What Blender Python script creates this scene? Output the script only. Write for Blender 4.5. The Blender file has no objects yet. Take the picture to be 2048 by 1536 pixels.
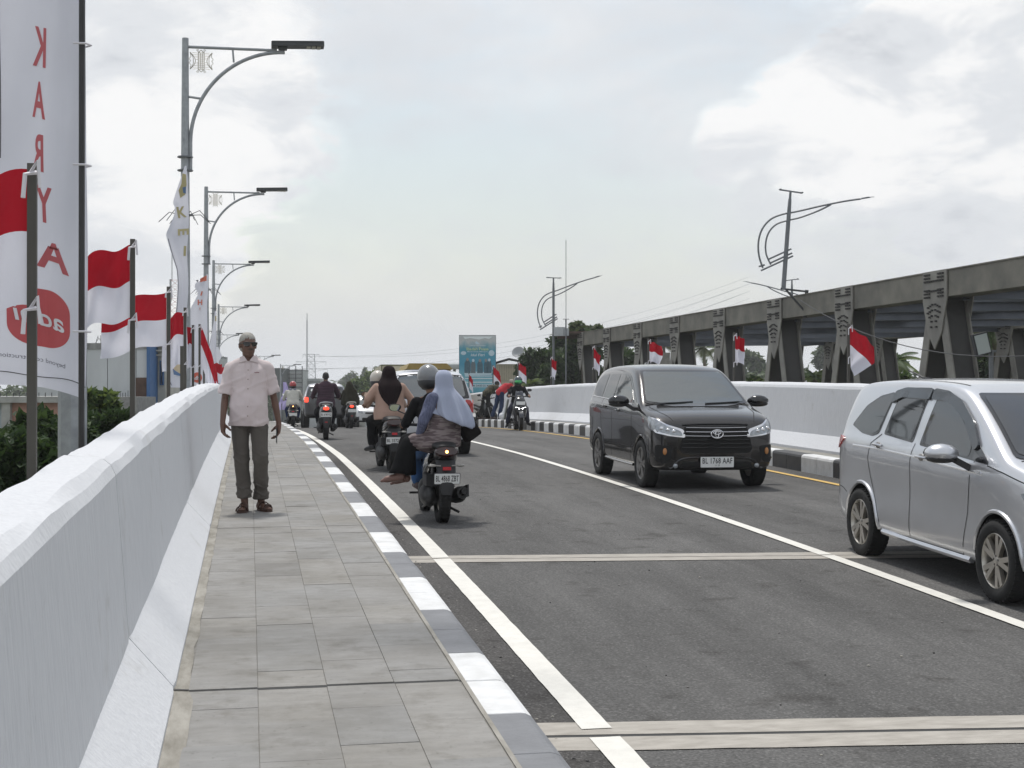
import bpy, bmesh, math, random
import numpy as np
from mathutils import Vector, Matrix, Euler, noise
from mathutils.bvhtree import BVHTree

SC = bpy.context.scene
COL = SC.collection
random.seed(7)
R = math.radians

# ------------------------------------------------------------------ camera
YAW = R(10.26)
CAM_Z = 1.9
cam_d = bpy.data.cameras.new("camera")
cam = bpy.data.objects.new("camera", cam_d)
COL.objects.link(cam)
cam_d.sensor_width = 36.0
cam_d.lens = 36 * 2900 / 2048
cam_d.clip_start = 0.1
cam_d.clip_end = 6000
cam.location = (0, 0, CAM_Z)
cam.rotation_euler = (R(90.24), 0, -YAW)
SC.camera = cam

# ------------------------------------------------------------------ world, sun, exposure
SC.view_settings.view_transform = 'Standard'
SC.view_settings.look = 'None'
SC.view_settings.exposure = 0.0
SC.view_settings.gamma = 1.0
SC.view_settings.use_curve_mapping = False
SC.cycles.use_denoising = True
SC.cycles.max_bounces = 8
SC.cycles.transparent_max_bounces = 8
SC.cycles.volume_bounces = 0
SUN_EL, SUN_AZ = R(68), R(-6)          # azimuth measured from the road direction (+Y), towards +X

sun_d = bpy.data.lights.new("sun", 'SUN')
sun_d.energy = 2.6
sun_d.angle = R(6)
sun_d.color = (1.0, 0.965, 0.91)
sun = bpy.data.objects.new("sun", sun_d)
COL.objects.link(sun)
sd = Vector((math.sin(SUN_AZ) * math.cos(SUN_EL), math.cos(SUN_AZ) * math.cos(SUN_EL), math.sin(SUN_EL)))
sun.rotation_euler = sd.to_track_quat('Z', 'Y').to_euler()
sun.location = (0, 0, 60)

def NT(nt, typ, **kw):
    n = nt.nodes.new(typ)
    for k, v in kw.items():
        setattr(n, k, v)
    return n

def sky_dir(px, py):
    """Direction of a place in the sky, given as it lies in the photograph's view."""
    X, U = (px - 1024) / 2900, (780 - py) / 2900
    v = Vector((X * math.cos(YAW) + math.sin(YAW), -X * math.sin(YAW) + math.cos(YAW), U))
    return v.normalized()

def build_world():
    w = bpy.data.worlds.new("World")
    SC.world = w
    w.use_nodes = True
    nt = w.node_tree
    nt.nodes.clear()
    L = nt.links.new
    out = NT(nt, 'ShaderNodeOutputWorld')
    sky = NT(nt, 'ShaderNodeTexSky', sky_type='NISHITA', sun_disc=False)
    sky.sun_elevation = SUN_EL
    sky.sun_rotation = SUN_AZ
    sky.air_density = 1.6
    sky.dust_density = 1.2
    bg_sky = NT(nt, 'ShaderNodeBackground')
    bg_sky.inputs['Strength'].default_value = 0.15
    L(sky.outputs[0], bg_sky.inputs['Color'])
    # clouds: a layer over the whole dome
    tc = NT(nt, 'ShaderNodeTexCoord')
    mp = NT(nt, 'ShaderNodeMapping')
    mp.inputs['Scale'].default_value = (1.0, 1.0, 2.2)
    L(tc.outputs['Generated'], mp.inputs['Vector'])
    def nz(scale, detail, rough, dist=0.0, off=(0, 0, 0)):
        m = NT(nt, 'ShaderNodeMapping')
        m.inputs['Location'].default_value = off
        L(mp.outputs[0], m.inputs['Vector'])
        n = NT(nt, 'ShaderNodeTexNoise')
        n.inputs['Scale'].default_value = scale
        n.inputs['Detail'].default_value = detail
        n.inputs['Roughness'].default_value = rough
        n.inputs['Distortion'].default_value = dist
        L(m.outputs[0], n.inputs['Vector'])
        return n.outputs['Fac']
    def mth(op, a, b=None, clamp=False, c=None):
        n = NT(nt, 'ShaderNodeMath', operation=op, use_clamp=clamp)
        for i, v in enumerate((a, b, c)):
            if v is None: continue
            if isinstance(v, (int, float)): n.inputs[i].default_value = v
            else: L(v, n.inputs[i])
        return n.outputs[0]
    def ramp(v, stops, interp='EASE'):
        n = NT(nt, 'ShaderNodeValToRGB')
        n.color_ramp.interpolation = interp
        el = n.color_ramp.elements
        while len(el) < len(stops): el.new(0.5)
        for e, (p, c) in zip(el, stops):
            e.position = p
            e.color = (c, c, c, 1) if isinstance(c, (int, float)) else (*c, 1)
        L(v, n.inputs[0])
        return n.outputs[0]
    def blob(px, py, rad, edge_noise, amt):
        """a soft-edged cloud bank around a direction: 1 inside, 0 outside"""
        d = sky_dir(px, py)
        n = NT(nt, 'ShaderNodeVectorMath', operation='DISTANCE')
        L(tc.outputs['Generated'], n.inputs[0])
        n.inputs[1].default_value = d
        dist = mth('MULTIPLY', n.outputs['Value'], 1.0 / rad)
        nn = mth('MULTIPLY', mth('SUBTRACT', edge_noise, 0.5), amt)
        return mth('SUBTRACT', 1.0, mth('ADD', dist, nn))
    fine = nz(16, 10, 0.6, 0.35)
    mid = nz(6.5, 8, 0.55, 0.3, (3.1, 1.7, 0.4))
    big = nz(1.9, 5, 0.5, 0.2, (7.3, 2.2, 1.1))
    # cumulus banks: upper left, upper right, lower right
    banks = [(300, 110, .135), (60, 260, .14), (480, 240, .085), (430, 60, .075), (1850, 200, .12), (2060, 330, .13), (1620, 260, .06), (1470, 290, .035), (300, 480, .08)]
    acc = None
    for bx, by, rr in banks:
        b = blob(bx, by, rr, fine, 1.5)
        acc = b if acc is None else mth('MAXIMUM', acc, b)
    bank = ramp(acc, [(0.02, 0.0), (0.34, 1.0)])
    # everywhere else a thin bright veil with cumulus here and there
    cum = ramp(mth('ADD', mth('MULTIPLY', mid, 0.6), mth('MULTIPLY', big, 0.4)), [(0.50, 0.0), (0.66, 1.0)])
    veil = ramp(mth('ADD', mth('MULTIPLY', big, .7), mth('MULTIPLY', fine, .3)), [(0.36, 0.60), (0.60, 0.97)])
    # height above the horizon
    sep = NT(nt, 'ShaderNodeSeparateXYZ')
    L(tc.outputs['Generated'], sep.inputs[0])
    low = ramp(sep.outputs['Z'], [(0.0, 1.0), (0.22, 0.0)])
    cover = mth('MAXIMUM', mth('MAXIMUM', veil, low), bank, clamp=True)
    # cloud shading: grey bases, white tops
    shade_b = ramp(mth('ADD', mth('MULTIPLY', mid, 0.75), mth('MULTIPLY', fine, 0.25)), [(0.34, (0.56, 0.59, 0.64)), (0.47, (0.80, 0.825, 0.86)), (0.58, (1.02, 1.02, 1.02))])
    shade_v = ramp(mth('ADD', mth('MULTIPLY', big, 0.6), mth('MULTIPLY', mid, 0.4)), [(0.36, (0.70, 0.73, 0.775)), (0.64, (0.82, 0.84, 0.87))])
    mx = NT(nt, 'ShaderNodeMix', data_type='RGBA')
    L(mth('MAXIMUM', bank, mth('MULTIPLY', cum, 0.2)), mx.inputs[0])
    L(shade_v, mx.inputs[6]); L(shade_b, mx.inputs[7])
    bg_c = NT(nt, 'ShaderNodeBackground')
    bg_c.inputs['Strength'].default_value = 1.06
    # overcast sky: brighter towards the zenith
    zen = ramp(sep.outputs['Z'], [(0.0, 0.97), (0.3, 0.92), (1.0, 0.88)], 'LINEAR')
    mul = NT(nt, 'ShaderNodeMix', data_type='RGBA', blend_type='MULTIPLY')
    mul.inputs[0].default_value = 1.0
    L(mx.outputs[2], mul.inputs[6]); L(zen, mul.inputs[7])
    L(mul.outputs[2], bg_c.inputs['Color'])
    ms = NT(nt, 'ShaderNodeMixShader')
    L(cover, ms.inputs[0]); L(bg_sky.outputs[0], ms.inputs[1]); L(bg_c.outputs[0], ms.inputs[2])
    L(ms.outputs[0], out.inputs['Surface'])
build_world()

# ------------------------------------------------------------------ materials
MATS = {}
def mat(name, col, rough=0.6, metal=0.0, var=0.0, vscale=6.0, bump=0.0, bscale=40.0, spec=0.5, coat=0.0,
        emit=None, estr=0.0, world=False, col2=None, stretch=None, sheen=0.0, trans=0.0, bdist=0.01, sharp=False, vdetail=6):
    """procedural surface: base colour varied by noise, optional fine relief"""
    if name in MATS: return MATS[name]
    m = bpy.data.materials.new(name)
    m.use_nodes = True
    nt = m.node_tree
    L = nt.links.new
    b = nt.nodes['Principled BSDF']
    b.inputs['Base Color'].default_value = (*col, 1)
    b.inputs['Roughness'].default_value = rough
    b.inputs['Metallic'].default_value = metal
    b.inputs['Specular IOR Level'].default_value = spec
    b.inputs['Coat Weight'].default_value = coat
    b.inputs['Coat Roughness'].default_value = 0.04
    b.inputs['Sheen Weight'].default_value = sheen
    if emit:
        b.inputs['Emission Color'].default_value = (*emit, 1)
        b.inputs['Emission Strength'].default_value = estr
    tc = NT(nt, 'ShaderNodeTexCoord')
    mp = NT(nt, 'ShaderNodeMapping')
    if world:
        ge = NT(nt, 'ShaderNodeNewGeometry'); L(ge.outputs['Position'], mp.inputs['Vector'])
    else: L(tc.outputs['Object'], mp.inputs['Vector'])
    if stretch: mp.inputs['Scale'].default_value = stretch
    if var > 0 or col2:
        n = NT(nt, 'ShaderNodeTexNoise')
        n.inputs['Scale'].default_value = vscale
        n.inputs['Detail'].default_value = vdetail
        n.inputs['Roughness'].default_value = 0.6
        L(mp.outputs[0], n.inputs['Vector'])
        cr = NT(nt, 'ShaderNodeValToRGB')
        c2 = col2 or tuple(c * (1 - var) for c in col)
        c1 = col if col2 else tuple(min(1, c * (1 + var)) for c in col)
        e = cr.color_ramp.elements
        e[0].position, e[1].position = (0.45, 0.55) if sharp else (0.3, 0.7)
        e[0].color, e[1].color = (*c2, 1), (*c1, 1)
        L(n.outputs['Fac'], cr.inputs[0])
        L(cr.outputs[0], b.inputs['Base Color'])
    if bump > 0:
        n2 = NT(nt, 'ShaderNodeTexNoise')
        n2.inputs['Scale'].default_value = bscale
        n2.inputs['Detail'].default_value = 5
        L(mp.outputs[0], n2.inputs['Vector'])
        bp = NT(nt, 'ShaderNodeBump')
        bp.inputs['Strength'].default_value = bump
        bp.inputs['Distance'].default_value = bdist
        L(n2.outputs['Fac'], bp.inputs['Height'])
        L(bp.outputs[0], b.inputs['Normal'])
    MATS[name] = m
    return m

def cloth_mat(name, col, trans=0.35, var=0.04, rough=0.75, bump=0.25, bscale=25):
    """thin cloth that lets some light through"""
    if name in MATS: return MATS[name]
    m = mat(name, col, rough=rough, var=var, vscale=3, bump=bump, bscale=bscale, bdist=0.02, spec=0.2)
    nt = m.node_tree
    L = nt.links.new
    b = nt.nodes['Principled BSDF']
    o = nt.nodes['Material Output']
    t = NT(nt, 'ShaderNodeBsdfTranslucent')
    t.inputs['Color'].default_value = (*col, 1)
    ms = NT(nt, 'ShaderNodeMixShader')
    ms.inputs[0].default_value = trans
    L(b.outputs[0], ms.inputs[1]); L(t.outputs[0], ms.inputs[2]); L(ms.outputs[0], o.inputs['Surface'])
    return m

# ------------------------------------------------------------------ mesh builder
class MB:
    def __init__(s):
        s.v, s.f, s.m = [], [], []
        s.mi = 0
    def add(s, vs, fs, mi=None):
        n = len(s.v)
        s.v.extend([tuple(v) for v in vs])
        k = s.mi if mi is None else mi
        for f in fs:
            s.f.append(tuple(i + n for i in f))
            s.m.append(k)
        return s
    def box(s, c, d, rot=None, mi=None, taper=1.0):
        x, y, z = d[0] / 2, d[1] / 2, d[2] / 2
        vs = [Vector((sx * x * (taper if sz > 0 else 1), sy * y * (taper if sz > 0 else 1), sz * z)) for sz in (-1, 1) for sy in (-1, 1) for sx in (-1, 1)]
        if rot is not None: vs = [rot @ v for v in vs]
        c = Vector(c)
        vs = [v + c for v in vs]
        return s.add(vs, [(0, 2, 3, 1), (4, 5, 7, 6), (0, 1, 5, 4), (2, 6, 7, 3), (0, 4, 6, 2), (1, 3, 7, 5)], mi)
    def beam(s, a, b, w, h, up=(0, 0, 1), mi=None):
        a, b = Vector(a), Vector(b)
        d = (b - a)
        L = d.length
        d.normalize()
        u = Vector(up)
        if abs(d.dot(u)) > .98: u = Vector((0, 1, 0))
        sx = d.cross(u).normalized()
        uz = sx.cross(d).normalized()
        rot = Matrix((sx, d, uz)).transposed()
        return s.box((a + b) / 2, (w, L, h), rot, mi)
    def tube(s, pts, r, n=8, cap=True, mi=None, squash=1.0):
        pts = [Vector(p) for p in pts]
        N = len(pts)
        rs = r if isinstance(r, (list, tuple)) else [r] * N
        rings = []
        prev = None
        for i, p in enumerate(pts):
            t = (pts[min(i + 1, N - 1)] - pts[max(i - 1, 0)]).normalized()
            if prev is None:
                u = Vector((0, 0, 1)) if abs(t.z) < .9 else Vector((1, 0, 0))
                x = t.cross(u).normalized()
            else:
                x = (prev - t * prev.dot(t)).normalized()
            prev = x
            y = t.cross(x)
            rings.append([p + (x * math.cos(2 * math.pi * k / n) + y * math.sin(2 * math.pi * k / n) * squash) * rs[i] for k in range(n)])
        return s.loft(rings, cap, mi=mi)
    def loft(s, rings, cap=True, closed=True, mi=None):
        n = len(rings[0])
        vs = [p for r in rings for p in r]
        fs = []
        for i in range(len(rings) - 1):
            for k in range(n if closed else n - 1):
                a, b = i * n + k, i * n + (k + 1) % n
                fs.append((a, b, b + n, a + n))
        if cap:
            fs.append(tuple(range(n - 1, -1, -1)))
            fs.append(tuple(range((len(rings) - 1) * n, len(rings) * n)))
        return s.add(vs, fs, mi)
    def lathe(s, prof, c=(0, 0, 0), axis='z', n=24, cap=False, mi=None):
        rings = []
        for r, h in prof:
            ring = []
            for k in range(n):
                t = 2 * math.pi * k / n
                x, y = r * math.cos(t), r * math.sin(t)
                p = {'z': (x, y, h), 'x': (h, x, y), 'y': (y, h, x)}[axis]
                ring.append(Vector(p) + Vector(c))
            rings.append(ring)
        return s.loft(rings, cap, mi=mi)
    def ell(s, c, r, n=12, m=8, rot=None, mi=None):
        c = Vector(c)
        if isinstance(r, (int, float)): r = (r, r, r)
        vs = []
        for j in range(1, m):
            ph = math.pi * j / m
            for k in range(n):
                t = 2 * math.pi * k / n
                v = Vector((r[0] * math.sin(ph) * math.cos(t), r[1] * math.sin(ph) * math.sin(t), r[2] * math.cos(ph)))
                vs.append((rot @ v if rot is not None else v) + c)
        tp, bt = Vector((0, 0, r[2])), Vector((0, 0, -r[2]))
        if rot is not None: tp, bt = rot @ tp, rot @ bt
        vs += [tp + c, bt + c]
        fs = [(j * n + k, (j + 1) * n + k, (j + 1) * n + (k + 1) % n, j * n + (k + 1) % n) for j in range(m - 2) for k in range(n)]
        T, B = len(vs) - 2, len(vs) - 1
        fs += [(T, k, (k + 1) % n) for k in range(n)]
        fs += [(B, (m - 2) * n + (k + 1) % n, (m - 2) * n + k) for k in range(n)]
        return s.add(vs, fs, mi)
    def grid(s, fn, nu, nv, mi=None, flip=False):
        vs = [fn(i / nu, j / nv) for j in range(nv + 1) for i in range(nu + 1)]
        fs = []
        for j in range(nv):
            for i in range(nu):
                a = j * (nu + 1) + i
                q = (a, a + 1, a + nu + 2, a + nu + 1)
                fs.append(q[::-1] if flip else q)
        return s.add(vs, fs, mi)
    def prism(s, poly, fn, depth, mi=None):
        """poly: 2D outline, fn(u,v,d) maps to 3D"""
        n = len(poly)
        vs = [fn(u, v, 0) for u, v in poly] + [fn(u, v, depth) for u, v in poly]
        fs = [tuple(range(n)), tuple(range(2 * n - 1, n - 1, -1))] + [(i, i + n, (i + 1) % n + n, (i + 1) % n) for i in range(n)]
        return s.add(vs, fs, mi)
    def mesh(s, name, mats, smooth=True, angle=40):
        me = bpy.data.meshes.new(name)
        me.from_pydata(s.v, [], s.f)
        for m in mats: me.materials.append(m)
        if len(mats) > 1: me.polygons.foreach_set('material_index', s.m)
        if smooth:
            me.polygons.foreach_set('use_smooth', [True] * len(me.polygons))
            if angle < 180: me.set_sharp_from_angle(angle=R(angle))
        me.update()
        return me
    def obj(s, name, mats, parent=None, smooth=True, angle=40, loc=None, fix=False):
        if not isinstance(mats, (list, tuple)): mats = [mats]
        me = s.mesh(name, mats, smooth, angle)
        if fix: fix_normals(me)
        return link(name, me, parent, loc)

def fix_normals(me):
    bm = bmesh.new(); bm.from_mesh(me)
    bmesh.ops.recalc_face_normals(bm, faces=bm.faces)
    bm.to_mesh(me); bm.free()

def link(name, data, parent=None, loc=None, rot=None):
    o = bpy.data.objects.new(name, data)
    COL.objects.link(o)
    if parent is not None: o.parent = parent
    if loc is not None: o.location = loc
    if rot is not None: o.rotation_euler = rot
    return o

def tag(o, label=None, cat=None, group=None, kind=None):
    if label: o['label'] = label
    if cat: o['category'] = cat
    if group: o['group'] = group
    if kind: o['kind'] = kind
    return o

def thing(name, loc, label, cat, group=None, rotz=0.0):
    o = bpy.data.objects.new(name, None)
    COL.objects.link(o)
    o.location = loc
    o.rotation_euler = (0, 0, rotz)
    return tag(o, label, cat, group)

def kids(o): return [c for c in bpy.data.objects if c.parent == o]
def copy_tree(o, parent=None, cache=None):
    c = o.copy()
    COL.objects.link(c)
    c.parent = parent
    for ch in list(o.children): copy_tree(ch, c)
    return c

def eval_mesh(o, name):
    dg = bpy.context.evaluated_depsgraph_get()
    me = bpy.data.meshes.new_from_object(o.evaluated_get(dg))
    me.name = name
    return me

_fonts = {}
def text_mesh(txt, size, bold=0.0, align='CENTER', spacing=1.0, extrude=0.0, shear=0.0, res=3):
    """lettering as flat geometry in the XY plane, centred on the origin"""
    cu = bpy.data.curves.new('letters', 'FONT')
    cu.body = txt
    cu.size = size
    cu.offset = bold
    cu.align_x = align
    cu.align_y = 'CENTER'
    cu.space_character = spacing
    cu.extrude = extrude
    cu.shear = shear
    cu.resolution_u = res
    o = bpy.data.objects.new('letters', cu)
    COL.objects.link(o)
    bpy.context.view_layer.update()
    me = eval_mesh(o, 'letters')
    bpy.data.objects.remove(o)
    bpy.data.curves.remove(cu)
    return me

def map_mesh(me, fn, step=None):
    """subdivide a flat XY mesh on a grid and carry every vertex through fn"""
    if step:
        bm = bmesh.new(); bm.from_mesh(me)
        xs = [v.co.x for v in bm.verts]; ys = [v.co.y for v in bm.verts]
        for ax, arr in ((0, xs), (1, ys)):
            lo, hi = min(arr), max(arr)
            k = lo + step
            while k < hi:
                co = [0, 0, 0]; co[ax] = k
                no = [0, 0, 0]; no[ax] = 1
                bmesh.ops.bisect_plane(bm, geom=bm.verts[:] + bm.edges[:] + bm.faces[:], plane_co=co, plane_no=no)
                k += step
        bm.to_mesh(me); bm.free()
    for v in me.vertices: v.co = fn(v.co.x, v.co.y, v.co.z)
    me.update()
    return me

def frame(origin, xdir, ydir):
    x = Vector(xdir).normalized(); y = Vector(ydir).normalized(); z = x.cross(y)
    M = Matrix((x, y, z)).transposed().to_4x4()
    M.translation = Vector(origin)
    return M

def put_text(name, txt, size, M, m, parent=None, **kw):
    me = text_mesh(txt, size, **kw)
    me.transform(M)
    me.materials.clear(); me.materials.append(m)
    return link(name, me, parent)

def nzf(x, y=0.0, z=0.0): return noise.noise(Vector((x, y, z)))

def smooth_path(pts, n=4):
    P = [Vector(p) for p in pts]
    out = []
    for i in range(len(P) - 1):
        p0, p1, p2, p3 = P[max(i - 1, 0)], P[i], P[i + 1], P[min(i + 2, len(P) - 1)]
        for k in range(n):
            t = k / n
            out.append(.5 * ((2 * p1) + (p2 - p0) * t + (2 * p0 - 5 * p1 + 4 * p2 - p3) * t * t + (3 * p1 - p0 - 3 * p2 + p3) * t ** 3))
    out.append(P[-1])
    return out

# ------------------------------------------------------------------ the road's line
def drop(s):
    if s < 10: return 0.0
    if s < 59.5: return (s - 10) ** 2 / 1800
    return 1.361 + .055 * (s - 59.5)
def rz(s, p=0.0):
    """height of the road surface: climbs to a crest, then falls"""
    z = .0288 * s + .005 * p - drop(s)
    if s > 150: z = max(z, (.0288 * 150 + .005 * p - drop(150)) - (1 - math.exp(-(s - 150) / 60)) * 1.6)
    return z
CK = [(-50, 0), (28, 0), (48, -.18), (69.5, -.47), (94, -.8), (122, -1.3), (159, 1.9), (188, 5.2), (260, 16), (400, 40)]
def cx(s):
    if s <= 28: return 0.0
    for (a, u), (b, v) in zip(CK, CK[1:]):
        if s <= b:
            t = (s - a) / (b - a)
            return u + (v - u) * t
    return CK[-1][1]
def W(p, s, h=0.0): return Vector((p + cx(s), s, rz(s, p) + h))
SLOPE = lambda s: math.atan((rz(s + .5) - rz(s - .5)))
KERB = .28
def at(x, y, Z):
    """world point seen at pixel (x, y) of the 2048 wide photograph at depth Z"""
    X, U = (x - 1024) / 2900 * Z, (780 - y) / 2900 * Z
    return Vector((X * math.cos(YAW) + Z * math.sin(YAW), -X * math.sin(YAW) + Z * math.cos(YAW), CAM_Z + U))
def ground_p(x, Z):
    v = at(x, 780, Z)
    return v.x, v.y
# ------------------------------------------------------------------ setting materials
def asphalt_mat(name, col, fleck):
    m = mat(name, col, rough=.9, spec=.25)
    nt = m.node_tree; L = nt.links.new
    b = nt.nodes['Principled BSDF']
    tc = NT(nt, 'ShaderNodeTexCoord')
    n1 = NT(nt, 'ShaderNodeTexNoise'); n1.inputs['Scale'].default_value = 0.55; n1.inputs['Detail'].default_value = 6
    n1.inputs['Roughness'].default_value = .65
    mp = NT(nt, 'ShaderNodeMapping'); mp.inputs['Scale'].default_value = (1.6, .45, 1)
    L(tc.outputs['Object'], mp.inputs['Vector']); L(mp.outputs[0], n1.inputs['Vector'])
    n2 = NT(nt, 'ShaderNodeTexVoronoi'); n2.inputs['Scale'].default_value = 85
    L(tc.outputs['Object'], n2.inputs['Vector'])
    n3 = NT(nt, 'ShaderNodeTexNoise'); n3.inputs['Scale'].default_value = 60; n3.inputs['Detail'].default_value = 3
    L(tc.outputs['Object'], n3.inputs['Vector'])
    c1 = NT(nt, 'ShaderNodeValToRGB')
    c1.color_ramp.elements[0].position = .32; c1.color_ramp.elements[1].position = .68
    c1.color_ramp.elements[0].color = (*[c * .72 for c in col], 1); c1.color_ramp.elements[1].color = (*[c * 1.16 for c in col], 1)
    L(n1.outputs['Fac'], c1.inputs[0])
    c2 = NT(nt, 'ShaderNodeValToRGB')
    c2.color_ramp.elements[0].position = .36; c2.color_ramp.elements[1].position = .70
    c2.color_ramp.elements[0].color = (.70, .70, .70, 1); c2.color_ramp.elements[1].color = (fleck, fleck, fleck, 1)
    L(n3.outputs['Fac'], c2.inputs[0])
    mx = NT(nt, 'ShaderNodeMix', data_type='RGBA', blend_type='MULTIPLY'); mx.inputs[0].default_value = 1
    L(c1.outputs[0], mx.inputs[6]); L(c2.outputs[0], mx.inputs[7])
    # single pale stones
    c3 = NT(nt, 'ShaderNodeSeparateColor'); L(n2.outputs['Color'], c3.inputs[0])
    gt = NT(nt, 'ShaderNodeMath', operation='GREATER_THAN'); gt.inputs[1].default_value = .93
    L(c3.outputs[0], gt.inputs[0])
    fm = NT(nt, 'ShaderNodeMath', operation='MULTIPLY'); fm.inputs[1].default_value = .24
    L(gt.outputs[0], fm.inputs[0])
    mx2 = NT(nt, 'ShaderNodeMix', data_type='RGBA'); mx2.inputs[7].default_value = (.34, .33, .32, 1)
    L(fm.outputs[0], mx2.inputs[0]); L(mx.outputs[2], mx2.inputs[6])
    # wheel tracks and long stains along the road
    mp5 = NT(nt, 'ShaderNodeMapping'); mp5.inputs['Scale'].default_value = (1.5, .07, 1); L(tc.outputs['Object'], mp5.inputs['Vector'])
    n5 = NT(nt, 'ShaderNodeTexNoise'); n5.inputs['Scale'].default_value = 1.6; n5.inputs['Detail'].default_value = 7; n5.inputs['Roughness'].default_value = .7; L(mp5.outputs[0], n5.inputs['Vector'])
    c5 = NT(nt, 'ShaderNodeValToRGB'); c5.color_ramp.elements[0].position = .36; c5.color_ramp.elements[1].position = .64
    c5.color_ramp.elements[0].color = (.84, .84, .84, 1); c5.color_ramp.elements[1].color = (1.10, 1.10, 1.10, 1); L(n5.outputs['Fac'], c5.inputs[0])
    n6 = NT(nt, 'ShaderNodeTexNoise'); n6.inputs['Scale'].default_value = 3.3; n6.inputs['Detail'].default_value = 9; L(tc.outputs['Object'], n6.inputs['Vector'])
    c6 = NT(nt, 'ShaderNodeValToRGB'); c6.color_ramp.elements[0].position = .30; c6.color_ramp.elements[1].position = .40
    c6.color_ramp.elements[0].color = (.72, .71, .70, 1); c6.color_ramp.elements[1].color = (1, 1, 1, 1); L(n6.outputs['Fac'], c6.inputs[0])
    m5 = NT(nt, 'ShaderNodeMix', data_type='RGBA', blend_type='MULTIPLY'); m5.inputs[0].default_value = 1; L(mx2.outputs[2], m5.inputs[6]); L(c5.outputs[0], m5.inputs[7])
    m6 = NT(nt, 'ShaderNodeMix', data_type='RGBA', blend_type='MULTIPLY'); m6.inputs[0].default_value = 1; L(m5.outputs[2], m6.inputs[6]); L(c6.outputs[0], m6.inputs[7])
    L(m6.outputs[2], b.inputs['Base Color'])
    bp = NT(nt, 'ShaderNodeBump'); bp.inputs['Strength'].default_value = .55; bp.inputs['Distance'].default_value = .008
    L(n2.outputs['Distance'], bp.inputs['Height']); L(bp.outputs[0], b.inputs['Normal'])
    return m
M_ASPH = asphalt_mat('asphalt', (.130, .127, .123), 1.24)
M_ASPH2 = asphalt_mat('asphalt_dark', (.085, .081, .078), 1.40)
M_JOINT = mat('joint_concrete', (.46, .43, .385), rough=.85, col2=(.31, .285, .25), vscale=5, bump=.4, bscale=30, stretch=(1, 3, 1))
M_SEAL = mat('rubber_seal', (.018, .018, .018), rough=.7)

def paint_line_mat(name, col):
    return mat(name, col, rough=.65, var=.08, vscale=9, bump=.35, bscale=90, bdist=.006)
M_LINE = paint_line_mat('line_white', (.72, .70, .645))
M_LINEY = paint_line_mat('line_yellow', (.62, .40, .10))

def wall_mat(name, col, streak_c, axis_scale, amt=.5):
    """whitewashed render with brush streaks and small scuffs"""
    m = mat(name, col, rough=.78, spec=.3)
    nt = m.node_tree; L = nt.links.new
    b = nt.nodes['Principled BSDF']
    tc = NT(nt, 'ShaderNodeTexCoord')
    mp = NT(nt, 'ShaderNodeMapping'); mp.inputs['Scale'].default_value = axis_scale
    L(tc.outputs['Object'], mp.inputs['Vector'])
    n1 = NT(nt, 'ShaderNodeTexNoise'); n1.inputs['Scale'].default_value = 9; n1.inputs['Detail'].default_value = 8; n1.inputs['Roughness'].default_value = .7
    L(mp.outputs[0], n1.inputs['Vector'])
    c1 = NT(nt, 'ShaderNodeValToRGB')
    c1.color_ramp.elements[0].position = .28; c1.color_ramp.elements[1].position = .62
    c1.color_ramp.elements[0].color = (*streak_c, 1); c1.color_ramp.elements[1].color = (*col, 1)
    L(n1.outputs['Fac'], c1.inputs[0])
    n4 = NT(nt, 'ShaderNodeTexNoise'); n4.inputs['Scale'].default_value = 26; n4.inputs['Detail'].default_value = 4
    L(mp.outputs[0], n4.inputs['Vector'])
    c4 = NT(nt, 'ShaderNodeValToRGB')
    c4.color_ramp.elements[0].position = .27; c4.color_ramp.elements[1].position = .30
    c4.color_ramp.elements[0].color = (.42, .42, .43, 1); c4.color_ramp.elements[1].color = (1, 1, 1, 1)
    L(n4.outputs['Fac'], c4.inputs[0])
    mx = NT(nt, 'ShaderNodeMix', data_type='RGBA', blend_type='MULTIPLY'); mx.inputs[0].default_value = amt
    L(c1.outputs[0], mx.inputs[6]); L(c4.outputs[0], mx.inputs[7])
    n7 = NT(nt, 'ShaderNodeTexNoise'); n7.inputs['Scale'].default_value = 2.1; n7.inputs['Detail'].default_value = 10; n7.inputs['Roughness'].default_value = .72
    L(tc.outputs['Object'], n7.inputs['Vector'])
    c7 = NT(nt, 'ShaderNodeValToRGB'); c7.color_ramp.elements[0].position = .30; c7.color_ramp.elements[1].position = .42
    c7.color_ramp.elements[0].color = (.80, .785, .75, 1); c7.color_ramp.elements[1].color = (1, 1, 1, 1); L(n7.outputs['Fac'], c7.inputs[0])
    m7 = NT(nt, 'ShaderNodeMix', data_type='RGBA', blend_type='MULTIPLY'); m7.inputs[0].default_value = .75; L(mx.outputs[2], m7.inputs[6]); L(c7.outputs[0], m7.inputs[7])
    L(m7.outputs[2], b.inputs['Base Color'])
    n3 = NT(nt, 'ShaderNodeTexNoise'); n3.inputs['Scale'].default_value = 7; n3.inputs['Detail'].default_value = 7
    L(mp.outputs[0], n3.inputs['Vector'])
    bp = NT(nt, 'ShaderNodeBump'); bp.inputs['Strength'].default_value = .5; bp.inputs['Distance'].default_value = .012
    L(n3.outputs['Fac'], bp.inputs['Height']); L(bp.outputs[0], b.inputs['Normal'])
    return m
M_WALL = wall_mat('whitewash', (.66, .67, .69), (.57, .58, .605), (5, 5, .55))

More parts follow.
